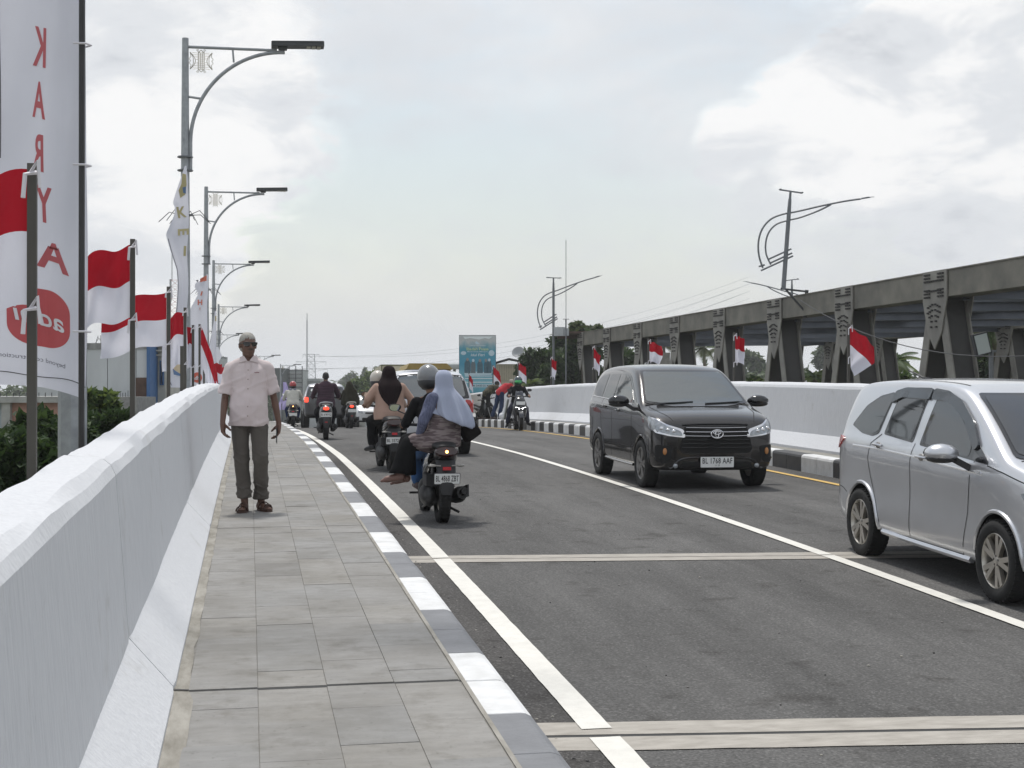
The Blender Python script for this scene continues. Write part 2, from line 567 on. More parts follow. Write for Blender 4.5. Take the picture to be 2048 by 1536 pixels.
def tile_mat(name, k, tint=(1, 1, 1)):
    c = tuple(k * t for t in (.25 * tint[0], .244 * tint[1], .234 * tint[2]))
    m = mat(name, c, rough=.8, col2=tuple(x * .80 for x in c), vscale=7, bump=.3, bscale=60, stretch=(.8, 2.2, 1), bdist=.004, vdetail=14, world=True)
    # dirt patches that run across the slabs
    nt = m.node_tree; L = nt.links.new; b = nt.nodes['Principled BSDF']
    src = b.inputs['Base Color'].links[0].from_socket
    ge = NT(nt, 'ShaderNodeNewGeometry')
    prev = src
    for sc_, lo, hi, dark in ((1.7, .40, .62, .84), (4.6, .30, .46, .80), (34, .26, .40, .62)):
        n = NT(nt, 'ShaderNodeTexNoise'); n.inputs['Scale'].default_value = sc_; n.inputs['Detail'].default_value = 8; n.inputs['Roughness'].default_value = .65
        L(ge.outputs['Position'], n.inputs['Vector'])
        r = NT(nt, 'ShaderNodeValToRGB'); e = r.color_ramp.elements
        e[0].position, e[1].position = lo, hi; e[0].color = (dark, dark * .985, dark * .95, 1); e[1].color = (1.06, 1.06, 1.06, 1)
        L(n.outputs['Fac'], r.inputs[0])
        mx = NT(nt, 'ShaderNodeMix', data_type='RGBA', blend_type='MULTIPLY'); mx.inputs[0].default_value = 1
        L(prev, mx.inputs[6]); L(r.outputs[0], mx.inputs[7]); prev = mx.outputs[2]
    L(prev, b.inputs['Base Color'])
    return m
M_TILES = [tile_mat('tile_grey', 1.0), tile_mat('tile_grey_warm', 1.03, (1.01, 1, .98)), tile_mat('tile_grey_dark', .84), tile_mat('tile_grey_cool', .96, (.99, 1, 1.01))]
M_GROUT = mat('grout', (.30, .29, .265), rough=.9, col2=(.19, .18, .165), vscale=8, bump=.3)
M_MORTAR = mat('mortar_edge', (.40, .38, .34), rough=.9, col2=(.20, .185, .155), vscale=5, bump=.7, bscale=18, stretch=(2, .6, 1))
M_KW = mat('kerb_white', world=True, col=(.78, .785, .79), rough=.7, col2=(.60, .60, .59), vscale=6, bump=.3)
M_KG = mat('kerb_grey', world=True, col=(.205, .21, .222), rough=.6, col2=(.155, .158, .168), vscale=6, bump=.3)
M_KB = mat('kerb_black', world=True, col=(.035, .035, .037), rough=.55, col2=(.055, .055, .056), vscale=6, bump=.3)
M_EARTH = mat('earth', (.16, .14, .10), rough=.95, col2=(.055, .085, .03), vscale=.15, bump=.5, bscale=2)
M_DECK = mat('deck_concrete', (.34, .33, .31), rough=.85, var=.15, vscale=1.5)

# ------------------------------------------------------------------ terrain, deck, road
def build_ground():
    def h(x, y):
        d = max(0.0, min(1.0, (y - 70) / 130))
        z = -6.6 + 3.4 * (d * d * (3 - 2 * d))
        far = max(0.0, y - 420)
        z += 5.5 * nzf(x / 260, y / 260, 3.3) * min(1, far / 300)
        e = max(0.0, (x - 230)) / 500
        z += min(40, 26 * e) * (0.6 + .4 * nzf(x / 150, y / 150))
        return z
    ys = [-300, -100, -20, 20, 50, 70, 90, 110, 130, 150, 175, 200, 240, 300, 380, 460, 560, 700, 900, 1200, 1700, 2400, 3400, 5000]
    xs = [-3500, -2000, -1200, -700, -400, -250, -150, -80, -30, 0, 30, 60, 100, 150, 200, 250, 320, 400, 500, 700, 1000, 1500, 2200, 3500]
    b = MB()
    b.add([(x, y, h(x, y)) for y in ys for x in xs], [(j * len(xs) + i, j * len(xs) + i + 1, (j + 1) * len(xs) + i + 1, (j + 1) * len(xs) + i) for j in range(len(ys) - 1) for i in range(len(xs) - 1)])
    tag(b.obj('ground', M_EARTH, smooth=True, angle=180), kind='structure')
    return h
GH = build_ground()

SS = [x * 1.0 for x in range(-4, 60)] + [60 + 2.5 * i for i in range(60)]
def strip(name, p0, p1, h, m, s_list, kind='structure', nb=1, label=None):
    b = MB()
    n = nb + 1
    b.add([W(p0 + (p1 - p0) * k / nb, s, h) for s in s_list for k in range(n)],
          [(j * n + i, j * n + i + 1, (j + 1) * n + i + 1, (j + 1) * n + i) for j in range(len(s_list) - 1) for i in range(nb)])
    o = b.obj(name, m, smooth=True, angle=180)
    return tag(o, label, kind=kind)

P_ROAD0, P_ROAD1 = 1.25, 8.70
strip('road', P_ROAD0 - .1, P_ROAD1 + .1, 0.0, M_ASPH, SS, nb=6)
strip('road_edge', P_ROAD0 - .05, 1.615, .003, M_ASPH2, [s for s in SS if s < 70])
# deck under everything, solid sides
b = MB()
rings = [[W(p, s, h) for p, h in ((-1.15, -.02), (-1.15, -.55), (1.5, -.75), (8.4, -.75), (10.3, -.55), (10.3, -.02), (8.8, -.02), (1.15, -.02))] for s in SS]
b.loft(rings, True)
tag(b.obj('bridge_deck', M_DECK, smooth=False), kind='structure')
# river abutment and approach fill, so that the deck stands on something
b = MB()
for s in (2, 27, 52, 77, 102, 127):
    for p in (.2, 4.6, 9.0):
        zt = rz(s) - .75
        b.lathe([(.6, -8), (.6, zt)], (p + cx(s), s, 0), n=16, cap=True)
tag(b.obj('bridge_piers', M_DECK, smooth=True), kind='structure')

# expansion joints: concrete nosings either side of a gap, slightly skewed
def road_joint(sa, skew=-.115, gap=.035, w=.235, wide=.02):
    lines = []
    b = MB(); g = MB()
    def q(p, d): return W(p, sa + skew * (p - P_ROAD0) + d, 0)
    for d0, d1 in ((-w - gap, -gap), (gap, w + gap)):
        n = 30
        vs = []
        for i in range(n + 1):
            p = P_ROAD0 + (P_ROAD1 - P_ROAD0) * i / n
            j = .012 * nzf(p * 3, sa, d0)
            a0 = q(p, d0 + (j if d0 < -.1 else 0)); a1 = q(p, d1 + (j if d0 > 0 else 0))
            a0.z += .005; a1.z += .005
            vs += [a0, a1]
        b.add(vs, [(2 * i, 2 * i + 2, 2 * i + 3, 2 * i + 1) for i in range(n)])
    vs = []
    for i in range(31):
        p = P_ROAD0 + (P_ROAD1 - P_ROAD0) * i / 30
        a0, a1 = q(p, -gap), q(p, gap)
        a0.z += .0035; a1.z += .0035
        vs += [a0, a1]
    g.add(vs, [(2 * i, 2 * i + 2, 2 * i + 3, 2 * i + 1) for i in range(30)])
    o = b.obj('expansion_joint', M_JOINT, smooth=False)
    tag(o, kind='structure')
    g.obj('rubber_seal', M_SEAL, o, smooth=False)
road_joint(6.95, gap=.022)
road_joint(13.0, gap=.012, w=.2)

# painted lines
def road_line(name, pc, w, s0, s1, m, h=.007, seed=0):
    b = MB()
    n = int((s1 - s0) / .12) if s1 - s0 < 30 else int((s1 - s0) / .35)
    vs = []
    for i in range(n + 1):
        s = s0 + (s1 - s0) * i / n
        j = .004 * nzf(s * 4, seed); k = .004 * nzf(s * 4, seed + 9)
        vs += [W(pc - w / 2 + j, s, h), W(pc + w / 2 + k, s, h)]
    b.add(vs, [(2 * i, 2 * i + 1, 2 * i + 3, 2 * i + 2) for i in range(n)])
    return tag(b.obj(name, m, smooth=False), kind='structure')
road_line('edge_line', 1.70, .155, 2.0, 6.86, M_LINE, .009, 1)
road_line('edge_line', 1.70, .155, 7.02, 12.93, M_LINE, .009, 2)
road_line('edge_line', 1.70, .155, 13.0, 75, M_LINE, .009, 3)
road_line('centre_line', 5.20, .125, 2.0, 12.53, M_LINE, .009, 4)
road_line('centre_line', 5.20, .125, 12.57, 75, M_LINE, .009, 5)
road_line('yellow_line', 8.22, .11, 2.0, 75, M_LINEY, .009, 6)

# ------------------------------------------------------------------ pavement
PV0, PV1 = -.345, 1.03           # between wall toe and kerb
COLS = [-.283, .040, .365, .690, 1.005]
TL = .61
strip('sidewalk', PV0 - .35, 1.034, KERB - .003, M_GROUT, SS)
sidewalk = bpy.data.objects['sidewalk']
SEAMS = [7.0, 13.3, 19.8, 26.3, 32.8, 39.3, 45.8, 52.3, 58.8, 65.3]
def build_tiles():
    rnd = random.Random(3)
    slots = []
    offs = [0.0, .27, .08, .36]
    edges = [.5] + SEAMS
    for a, bq in zip(edges, edges[1:]):
        for c in range(4):
            ga = .016 if a == 7.0 else .009
            gb = .016 if bq == 7.0 else .009
            s = a + ga
            first = True
            while s < bq - gb - .006:
                L = TL if not first else TL - offs[c]
                first = False
                e = min(s + L, bq - gb)
                if e - s > .04: slots.append((c, s, e))
                s = e + .002
    slots.sort(key=lambda t: t[1])
    slots = [t for t in slots if t[2] > 3.2]
    meshes = {}
    far = MB()
    for k, (c, s0, s1) in enumerate(slots):
        x0, x1 = COLS[c] + .001, COLS[c + 1] - .001
        mi = rnd.choices((0, 1, 2, 3), (12, 4, .5, 4))[0]
        zz = KERB - .016 + rnd.uniform(0, .0035)
        if k < 300:
            key = (c, round(s1 - s0, 2), mi)
            if key not in meshes:
                L, w = s1 - s0, x1 - x0
                t = MB()
                e = .001
                t.loft([[(-w / 2, -L / 2, 0), (w / 2, -L / 2, 0), (w / 2, L / 2, 0), (-w / 2, L / 2, 0)],
                        [(-w / 2, -L / 2, .013), (w / 2, -L / 2, .013), (w / 2, L / 2, .013), (-w / 2, L / 2, .013)],
                        [(-w / 2 + e, -L / 2 + e, .016), (w / 2 - e, -L / 2 + e, .016), (w / 2 - e, L / 2 - e, .016), (-w / 2 + e, L / 2 - e, .016)]], True)
                meshes[key] = t.mesh('paving_tile', [M_TILES[mi]], smooth=False)
            sm = (s0 + s1) / 2
            link('paving_tile', meshes[key], sidewalk, W((x0 + x1) / 2, sm, zz), (SLOPE(sm) + rnd.uniform(-.0015, .0015), rnd.uniform(-.002, .002) - .005, rnd.uniform(-.002, .002)))
        else:
            q = [W(x0, s0, zz + .016), W(x1, s0, zz + .016), W(x1, s1, zz + .016), W(x0, s1, zz + .016)]
            q2 = [v - Vector((0, 0, .016)) for v in q]
            far.add(q2 + q, [(4, 5, 6, 7), (0, 1, 5, 4), (1, 2, 6, 5), (2, 3, 7, 6), (3, 0, 4, 7)], mi)
    if far.v: tag(far.obj('far_paving_tiles', M_TILES, sidewalk, smooth=False), kind='stuff')
build_tiles()
# mortar strip along the wall toe, open joints across the pavement
b = MB()
n = 300
vs = []
for i in range(n + 1):
    s = 3 + 60 * i / n
    w1 = -.283 + .022 * nzf(s * 2.2, 4) + (.03 if s < 7 and s > 5.5 else 0)
    vs += [W(-.40, s, KERB + .012), W((w1 - .345) / 2 - .02, s, KERB + .006 + .004 * nzf(s * 9, 1)), W(w1, s, KERB + .0025)]
b.add(vs, [(3 * i + k, 3 * i + k + 1, 3 * i + k + 4, 3 * i + k + 3) for i in range(n) for k in (0, 1)])
tag(b.obj('mortar_strip', M_MORTAR, sidewalk), kind='stuff')
b = MB()
n = 200
vs = []
for i in range(n + 1):
    s = 3 + 50 * i / n
    vs += [W(1.012, s, KERB + .0035), W(1.034, s, KERB + .0035)]
b.add(vs, [(2 * i, 2 * i + 1, 2 * i + 3, 2 * i + 2) for i in range(n)])
b.obj('mortar_joint', M_MORTAR, sidewalk)
for i, s in enumerate(SEAMS):
    g = MB()
    w = .018 if i == 0 else .011
    g.add([W(-.30, s - w, KERB - .002), W(1.03, s - w, KERB - .002), W(1.03, s + w, KERB - .002), W(-.30, s + w, KERB - .002)], [(0, 1, 2, 3)])
    w *= .6
    g.add([W(-.36, s - w, KERB + .014), W(-.28, s - w, KERB + .007), W(-.28, s + w, KERB + .007), W(-.36, s + w, KERB + .014)], [(0, 1, 2, 3)])
    g.obj('open_joint', M_SEAL, sidewalk, smooth=False)

# ------------------------------------------------------------------ kerbs
def kerb_mesh(L, w, h, m, side):
    """rounded top edge towards the road; side +1: road lies at +x"""
    prof = [(-w / 2, 0), (w / 2, 0), (w / 2, h - .05), (w / 2 - .012, h - .018), (w / 2 - .04, h - .003), (w / 2 - .06, h), (-w / 2, h)]
    t = MB()
    e = .004
    def ring(y, ins): return [(side * max(-w / 2 + ins, min(w / 2 - ins, x)), y, min(z, h - ins)) for x, z in prof]
    t.loft([ring(-L / 2, e), ring(-L / 2 + e, 0), ring(L / 2 - e, 0), ring(L / 2, e)], True)
    me = t.mesh('kerb_stone', [m], smooth=False)
    fix_normals(me)
    return me
def kerb_row(name, pc, w, h, side, s0, s1, mats, pat):
    o = bpy.data.objects.new(name, None); COL.objects.link(o); tag(o, kind='structure')
    o.location = W(pc, s0)
    inv = Matrix.Translation(o.location).inverted()
    L = .645
    ms = {k: kerb_mesh(L - .006, w, h, m, side) for k, m in enumerate(mats)}
    s, k = s0, 0
    rnd = random.Random(5)
    while s < s1:
        sm = s + L / 2
        q = link('kerb_stone', ms[pat(k, s)], o, inv @ (W(pc + rnd.uniform(-.003, .003), sm, -.02)), (SLOPE(sm), -.005, -math.atan(cx(sm + .5) - cx(sm - .5))))
        s += L; k += 1
    return o
# left: grey and white in pairs; a joint at s = 7
kerb_row('kerb', 1.14, .215, KERB + .016, 1, 7.0 - 4 * .645, 6.9, (M_KW, M_KG), lambda k, s: (1, 1, 1, 0)[k % 4])
kerb_row('kerb', 1.14, .215, KERB + .016, 1, 7.012, 66, (M_KW, M_KG), lambda k, s: 0 if k == 0 else (1, 1, 0, 0)[(k - 1) % 4])
kerb_row('kerb', 8.80, .215, KERB + .016, -1, 13.0, 74, (M_KW, M_KB), lambda k, s: (0, 0, 1, 1)[k % 4] if s < 30 else (0, 1)[k % 2])
strip('walkway', 8.85, 9.9, KERB - .012, mat('walkway_concrete', (.30, .29, .26), rough=.85, col2=(.2, .19, .17), vscale=3), SS)

# ------------------------------------------------------------------ parapet walls
def parapet(name, side, p_toe, label, s_edges, wob):
    """side -1: the left wall (face towards +x); +1: the right wall"""
    o = thing(name, W(p_toe, s_edges[0]), label, 'wall')
    inv = Matrix.Translation(o.location).inverted()
    # profile measured outwards from the toe: (offset, height above the pavement)
    prof = [(0, -.02), (.0, .03), (.202, .252), (.262, 1.03), (.285, 1.075), (.33, 1.105), (.49, 1.12), (.535, 1.07), (.535, -.5)]
    for s0, s1 in zip(s_edges, s_edges[1:]):
        gap = .007
        a, bq = s0 + gap, s1 - gap
        n = max(8, int((s1 - s0) / (.11 if s0 < 20 else .3)))
        rings = []
        for i in range(n + 1):
            s = a + (bq - a) * i / n
            r = []
            ins = .008 if i in (0, n) else 0
            for k, (d, h) in enumerate(prof):
                amp = wob * (.35 if k in (0, 8) else .45 if k == 3 else 1.0)
                jd = amp * ((.16 if k < 5 else .9) * nzf(s * 1.1, (2 if k < 5 else k) * 3.7, side * 5) + (.0 if k < 5 else .28) * nzf(s * 3.6, k * 5.1, side * 7))
                jh = wob * (1.35 * nzf(s * 1.1, k * 1.3 + 40, side * 3) + .3 * nzf(s * 3.6, k * 7.1, 2)) * (1 if 2 <= k <= 7 else .3)
                dd = d + jd + (ins if k < 5 else 0)
                r.append(inv @ W(p_toe + side * dd, s, KERB + h + jh - ins * (k > 2)))
            rings.append(r)
        b = MB()
        b.loft(rings, True)
        b.obj('wall_panel', M_WALL, o, angle=13, fix=True)
    b = MB()
    # backing inside the joints keeps the light out
    for s in s_edges[1:-1]:
        prof2 = [(.05, 0), (.215, .23), (.28, 1.02), (.31, 1.06), (.48, 1.085), (.5, 0)]
        b.loft([[inv @ W(p_toe + side * d, s + e, KERB + h) for d, h in prof2] for e in (-.02, .02)], True)
    b.obj('joint_filler', M_SEAL, o, smooth=False, fix=True)
    return o
parapet('parapet_wall', -1, PV0, 'thick whitewashed concrete parapet wall along the left footway, curving over the crest', [-.2] + SEAMS + [71.8, 78], .0125)
parapet('parapet_wall', 1, 9.25, 'white concrete parapet wall along the far right kerb, in front of the steel truss', [8, 14.4, 20.9, 27.4, 33.9, 40.4, 46.9, 53.4, 59.9, 66.4, 73, 79], .006)
# ------------------------------------------------------------------ old steel truss bridge beside the road
M_STEEL = mat('weathered_steel', (.25, .235, .195), rough=.75, col2=(.12, .115, .10), vscale=1.3, bump=.15, bscale=14, vdetail=10)
M_STEELF = mat('steel_flange', (.30, .29, .255), rough=.7, col2=(.18, .17, .155), vscale=1.6, bump=.12, bscale=14, vdetail=10)
M_STEELW = mat('steel_web_shaded', (.085, .083, .08), rough=.8, col2=(.06, .058, .056), vscale=1.2, bump=.15, bscale=12)  # darker copy of the flange steel: shade on the webs put into the colour
M_BRACE = mat('brace_steel', (.20, .215, .24), rough=.7, col2=(.12, .13, .15), vscale=1.0, bump=.1, bscale=9)
M_GALV = mat('galvanised', (.40, .42, .44), rough=.5, metal=.35, col2=(.27, .285, .30), vscale=9, bump=.08, bscale=40)
M_GALVD = mat('galvanised_dull', (.22, .23, .245), rough=.55, metal=.3, col2=(.15, .16, .17), vscale=7)
M_BOLT = mat('bolt_steel', (.055, .053, .05), rough=.7)
M_DARK = mat('dark_metal', (.05, .052, .056), rough=.5, var=.1)

TR_D = 4.95 / math.cos(YAW)          # panel length along the road
TR_S0 = None
def node_s(k, p):
    """along-road position of top node k on the chord at lateral distance p"""
    Z = 2947 * 15 * (1 / (1872 - 500) + .0001117 * k)
    return (Z - p * math.sin(YAW)) / math.cos(YAW) + (p - 15) * math.tan(YAW)
TOPZ = 4.52
def hsec(b, a, c, w, h, tf=.03, side=(0, 0, 1), mi_f=0, mi_w=1):
    """H section from a to c: two flanges (facing +-side) and a web"""
    a, c = Vector(a), Vector(c)
    d = (c - a).normalized()
    sd_ = Vector(side)
    sd_ = (sd_ - d * sd_.dot(d)).normalized()
    o = sd_ * (h / 2 - tf / 2)
    b.beam(a + o, c + o, w, tf, sd_, mi_f)
    b.beam(a - o, c - o, w, tf, sd_, mi_f)
    b.beam(a, c, tf * .7, h - 2 * tf, sd_, mi_w)
def build_truss():
    base = Vector((15, 30, -4.4))
    o = thing('truss_bridge', base, 'old grey riveted steel truss bridge running behind the white parapet on the right', 'bridge')
    inv = Matrix.Translation(base).inverted()
    KS = list(range(-3, 8))
    for p in (15.0, 25.0):
        near = p < 20
        P = lambda s, z: inv @ Vector((p, s, z))
        nodes = [node_s(k, p) for k in KS]
        bz = -4.0
        # top chord: one box length per panel
        for i in range(len(nodes) - 1):
            b = MB()
            za = TOPZ - .27
            b.beam(P(nodes[i] + .003, za), P(nodes[i + 1] - .003, za), .56, .54)
            b.beam(P(nodes[i] + .003, za + .285), P(nodes[i + 1] - .003, za + .285), .62, .028)
            b.beam(P(nodes[i] + .003, za - .285), P(nodes[i + 1] - .003, za - .285), .58, .028)
            b.obj('top_chord', M_STEEL, o, smooth=False)
        b = MB()
        b.beam(P(nodes[0], bz), P(nodes[-1], bz), .4, .5)
        b.obj('bottom_chord', M_STEEL, o, smooth=False)
        for i, s in enumerate(nodes):
            for dr in (-1, 1):
                if (i == 0 and dr < 0) or (i == len(nodes) - 1 and dr > 0): continue
                b = MB()
                hsec(b, P(s + dr * .20, TOPZ - .60), P(s + dr * TR_D * .49, bz + .2), .30, .58, .03, (1, 0, 0))
                b.obj('diagonal', [M_STEELF, M_STEELW], o, smooth=False)
            # gusset plates either face of the chord, with their bolts
            for sx in (-1, 1):
                x = p + sx * .295
                poly = [(-.62, .03), (.62, .03), (.62, -.62), (.36, -1.35), (.0, -1.72), (-.36, -1.35), (-.62, -.62)]
                b = MB()
                b.prism([(u, v) for u, v in poly], lambda u, v, d: P(0, 0) + Vector((x - p + sx * d, s + u * .92, TOPZ + v * 1.0)), .03)
                g = b.obj('gusset_plate', M_STEELF, o, smooth=False, fix=True)
                if sx < 0:
                    bb = MB()
                    spots = []
                    for r in range(3):
                        for cc in range(3):
                            for q in (-1, 1): spots += [(q * (.22 + .1 * cc), -.05 - r * .075), (q * (.22 + .1 * cc), -.40 - r * .075)]
                    for cc in range(7): spots += [(-.3 + .1 * cc, -.20), (-.3 + .1 * cc, -.42)]
                    for q in (-1, 1):
                        for r in range(7):
                            for cc in range(3):
                                u_, v_ = q * (.07 + .10 * cc + .012 * r), -.72 - .125 * r - .03 * cc
                                if abs(u_) < (1.60 + v_) * .42: spots.append((u_, v_))
                    for u, v in spots:
                        bb.box(P(0, 0) + Vector((-.295 - .05, s + u, TOPZ + v)), (.05, .042, .04))
                    tag(bb.obj('bolts', M_BOLT, g, smooth=False), kind='stuff')
    # overhead bracing between the two chords
    for k in KS:
        sa = node_s(k, 15.0); sb = node_s(k, 25.0)
        b = MB()
        A = inv @ Vector((15.2, sa, TOPZ - .30)); C = inv @ Vector((24.8, sb, TOPZ - .30))
        hsec(b, A, C, .30, .42, .02, (0, 0, 1), 0, 0)
        b.obj('cross_strut', M_BRACE, o, smooth=False)
        if k < KS[-1]:
            mid_a = node_s(k + 1, 15.0); mid_b = node_s(k + 1, 25.0)
            b = MB()
            hsec(b, A + Vector((0, .3, .05)), inv @ Vector((24.8, mid_b - .3, TOPZ - .25)), .22, .26, .02, (0, 0, 1), 0, 0)
            b.obj('lateral_brace', M_BRACE, o, smooth=False)
            b = MB()
            hsec(b, inv @ Vector((24.8, sb + .3, TOPZ - .52)), inv @ Vector((15.2, mid_a - .3, TOPZ - .52)), .22, .24, .02, (0, 0, 1), 0, 0)
            b.obj('lateral_brace', M_BRACE, o, smooth=False)
            b = MB()
            ms, me_ = (sa + mid_a) / 2, (sb + mid_b) / 2
            hsec(b, inv @ Vector((15.2, ms, TOPZ - .32)), inv @ Vector((24.8, me_, TOPZ - .32)), .2, .24, .02, (0, 0, 1), 0, 0)
            b.obj('cross_strut', M_BRACE, o, smooth=False)
    # end portal with a projecting flat plate
    e = node_s(7, 15.0)
    b = MB()
    b.box(inv @ Vector((14.7, e + .5, TOPZ + .03)), (1.7, 1.4, .10))
    b.box(inv @ Vector((14.7, e + 1.1, TOPZ - .10)), (1.7, .1, .22))
    b.obj('portal_plate', mat('rusty_steel', (.10, .065, .05), rough=.8, var=.25, vscale=3), o, smooth=False)
    # deck
    b = MB()
    b.box(inv @ Vector((20, 40, -4.1)), (9.6, 90, .3))
    b.obj('deck', M_STEELW, o, smooth=False)
    # rusty weeds are left out; two piers
    b = MB()
    for s in (20, 68):
        for p in (15, 25): b.box(inv @ Vector((p, s, -6.4)), (1.2, 1.6, 4.4))
    b.obj('pier', M_DECK, o, smooth=False)
    o.location.x += .30
build_truss()

# ------------------------------------------------------------------ street lamps on the left
def build_lamp():
    """pole 8.07 m above the road; arm reaches over the road (+x)"""
    H = 8.07
    root = thing('street_lamp', (0, 0, 0), 'x', 'street lamp', 'galvanised street lamps along the left parapet')
    b = MB()
    b.lathe([(.105, -.1), (.105, 2.2), (.092, 4.0), (.078, 5.9), (.062, H)], n=8, cap=True)
    b.obj('pole', M_GALV, root, angle=30)
    b = MB()
    b.tube([(.05, 0, H - .165), (1.75, 0, H - .165)], .030, 8)
    b.obj('arm', M_GALV, root)
    b = MB()
    arc = []
    for i in range(25):
        t = i / 24
        th = math.pi / 2 * t
        arc.append((.10 + 1.80 * (1 - math.cos(th)) ** 1.0, 0, H - 2.0 + 1.80 * math.sin(th) ** 1.02))
    arc = [(.10, 0, H - 2.55)] + arc
    b.tube(arc, .036, 8)
    b.obj('arm', M_GALV, root)
    b = MB()
    b.tube([(.90, 0, H - .18), (.92, 0, H - .43)], .022, 6)
    b.tube([(.05, 0, H - 1.13), (.32, 0, H - 1.16)], .024, 6)
    b.obj('strut', M_GALV, root)
    b = MB()
    for z in (H - 2.3, H - 2.56, H - 3.42):
        b.lathe([(.15, z - .012), (.15, z + .012)], n=10, cap=True)
    b.obj('collar', M_GALVD, root)
    # lamp head: a long flat housing with a heat sink under it
    b = MB()
    b.box((2.15, 0, H - .045), (1.02, .30, .085), Matrix.Rotation(R(-2), 3, 'Y'))
    b.box((2.15, 0, H - .005), (1.00, .32, .02), Matrix.Rotation(R(-2), 3, 'Y'))
    b.box((1.86, 0, H - .125), (.16, .12, .055), taper=1.2)
    hd = b.obj('lamp_head', M_DARK, root, smooth=False)
    b = MB()
    for k in range(3): b.box((2.36 + .1 * k, 0, H - .085), (.075, .2, .02), Matrix.Rotation(R(-2), 3, 'Y'))
    b.obj('lens', mat('lamp_lens', (.42, .40, .33), rough=.3), hd, smooth=False)
    # filigree panel hanging below the arm
    b = MB()
    cx_, cz = .30, H - .43
    def st(pts, r=.006): b.tube([(x + cx_, 0, z + cz) for x, z in pts], r, 4, cap=False)
    for i in range(4): st([(-.055 + .037 * i, -.16), (-.055 + .037 * i, .16)], .007)
    for i in range(9): st([(-.055, -.16 + .04 * i), (.055, -.16 + .04 * i)], .006)
    for q in (-1, 1):
        st([(-.055, q * .16), (0, q * .21), (.055, q * .16)], .008)
        for w in (-1, 1):
            st([(w * .05, q * .17), (w * .09, q * .215), (w * .06, q * .225), (w * .045, q * .20)])
            cur = [(w * (.11 + .10 * (abs(t) ** 1.8)), q * .165 * t) for t in [j / 8 for j in range(9)]]
            st(cur)
            st([(x + w * .04 * (1 - abs(z) / .17), z) for x, z in cur])
            st([(w * .21, q * .165), (w * .19, q * .08), (w * .23, q * .04), (w * .20, 0)])
            for j in range(5): st([(w * .06, q * (.03 + .03 * j)), (w * (.12 + .012 * j), q * (.02 + .035 * j))], .004)
    tag(b.obj('filigree_panel', mat('filigree', (.36, .33, .25), rough=.5, metal=.3), root))
    # a crown of bent wire spikes
    b = MB()
    for k in range(9):
        th = 2 * math.pi * k / 9 + .3
        d = Vector((math.cos(th), math.sin(th), 0))
        r1, r2 = (.24, .42) if k % 2 else (.30, .50)
        b.tube([d * .1 + Vector((0, 0, H - 3.42)), d * r1 + Vector((0, 0, H - 3.40 + .03 * (k % 3))), d * r2 + Vector((0, 0, H - 3.56))], .008, 4)
    b.obj('wire_spikes', M_DARK, root)
    return root
lamp0 = build_lamp()
lamp_spots = [
    (136 + 9, 10.8, 'street lamp whose thick galvanised pole stands behind the bottom of the large white banner'),
    (370, 28.0, 'tallest street lamp, nearest of those whose arm and flat head show against the sky'),
    (412, 48.0, 'second street lamp whose head shows, a torn red-lettered banner tied to its pole'),
    (427, 69.5, 'third street lamp showing its head, just above the flags'),
    (437, 94.0, 'fourth lit-side street lamp, small, above the torn banner ends'),
    (432, 122.0, 'fifth street lamp, its head just above the grey-haired man'),
    (512, 159.0, 'far street lamp whose arm sticks out to the right of the walking man'),
    (561, 188.0, 'farthest street lamp, in front of the grey scaffolded building'),
]
for i, (x, Z, lab) in reversed(list(enumerate(lamp_spots))):
    o = lamp0 if i == 0 else copy_tree(lamp0)
    v = at(x, 780, Z)
    o.location = (v.x, v.y, rz(v.y))
    o['label'] = lab

for ch in list(lamp0.children):
    if ch.name.startswith('wire_spikes'): bpy.data.objects.remove(ch)
# ------------------------------------------------------------------ twin-arc lamps of the old bridge
def arc_lamp(loc, rot, label, pole_h, arms=1, base=True, tilt=0.0):
    root = thing('arc_street_lamp', loc, label, 'street lamp', None, rot)
    b = MB()
    b.tube([(0, 0, -pole_h), (0, 0, 0), (0, 0, .55)], [.085, .075, .06], 8)
    b.tube([(0, 0, .5), (0, 0, .82)], [.05, .045], 6)
    b.obj('pole', M_GALVD, root)
    b = MB()
    b.beam((-.38, 0, .86), (.42, 0, .80), .05, .05)
    b.beam((-.38, -.13, .86), (-.38, .13, .88), .05, .05)
    b.beam((.42, -.13, .80), (.42, .13, .82), .05, .05)
    b.obj('solar_bracket', M_GALVD, root, smooth=False)
    b = MB()
    # the outer and inner curve sweep up into one long arm
    b.tube(smooth_path([(-.80, 0, -2.02), (-.97, 0, -1.6), (-1.03, 0, -1.1), (-.93, 0, -.62), (-.65, 0, -.24), (-.25, 0, -.03), (.3, 0, .12), (1.2, 0, .40), (2.0, 0, .62), (2.55, 0, .74)]), .035, 7)
    b.tube(smooth_path([(-.52, 0, -1.88), (-.72, 0, -1.5), (-.76, 0, -1.05), (-.66, 0, -.68), (-.42, 0, -.40), (-.05, 0, -.24), (.45, 0, -.08), (1.1, 0, .22), (1.5, 0, .46)]), .032, 7)
    b.obj('arc_arm', M_GALVD, root)
    b = MB()
    for k, (x0, z0) in enumerate(((-.60, -1.68), (-.54, -1.82), (-.86, -2.12))):
        x1 = .18 + .04 * k
        z1 = z0 + (x1 - x0) * .55
        b.tube([(x0, 0, z0), (x1, 0, z1)], .035, 6)
    b.tube([(-.95, 0, -1.98), (-.74, 0, -1.9)], .035, 6)
    b.obj('strut', M_GALVD, root)
    b = MB()
    b.box((2.72, 0, .79), (.36, .12, .05), Matrix.Rotation(R(-14), 3, 'Y'), taper=.7)
    b.tube([(2.85, 0, .83), (3.05, 0, .85)], .012, 5)
    b.obj('lamp_head', M_GALVD, root, smooth=False)
    return root
v = at(1578, 383, 40.0)
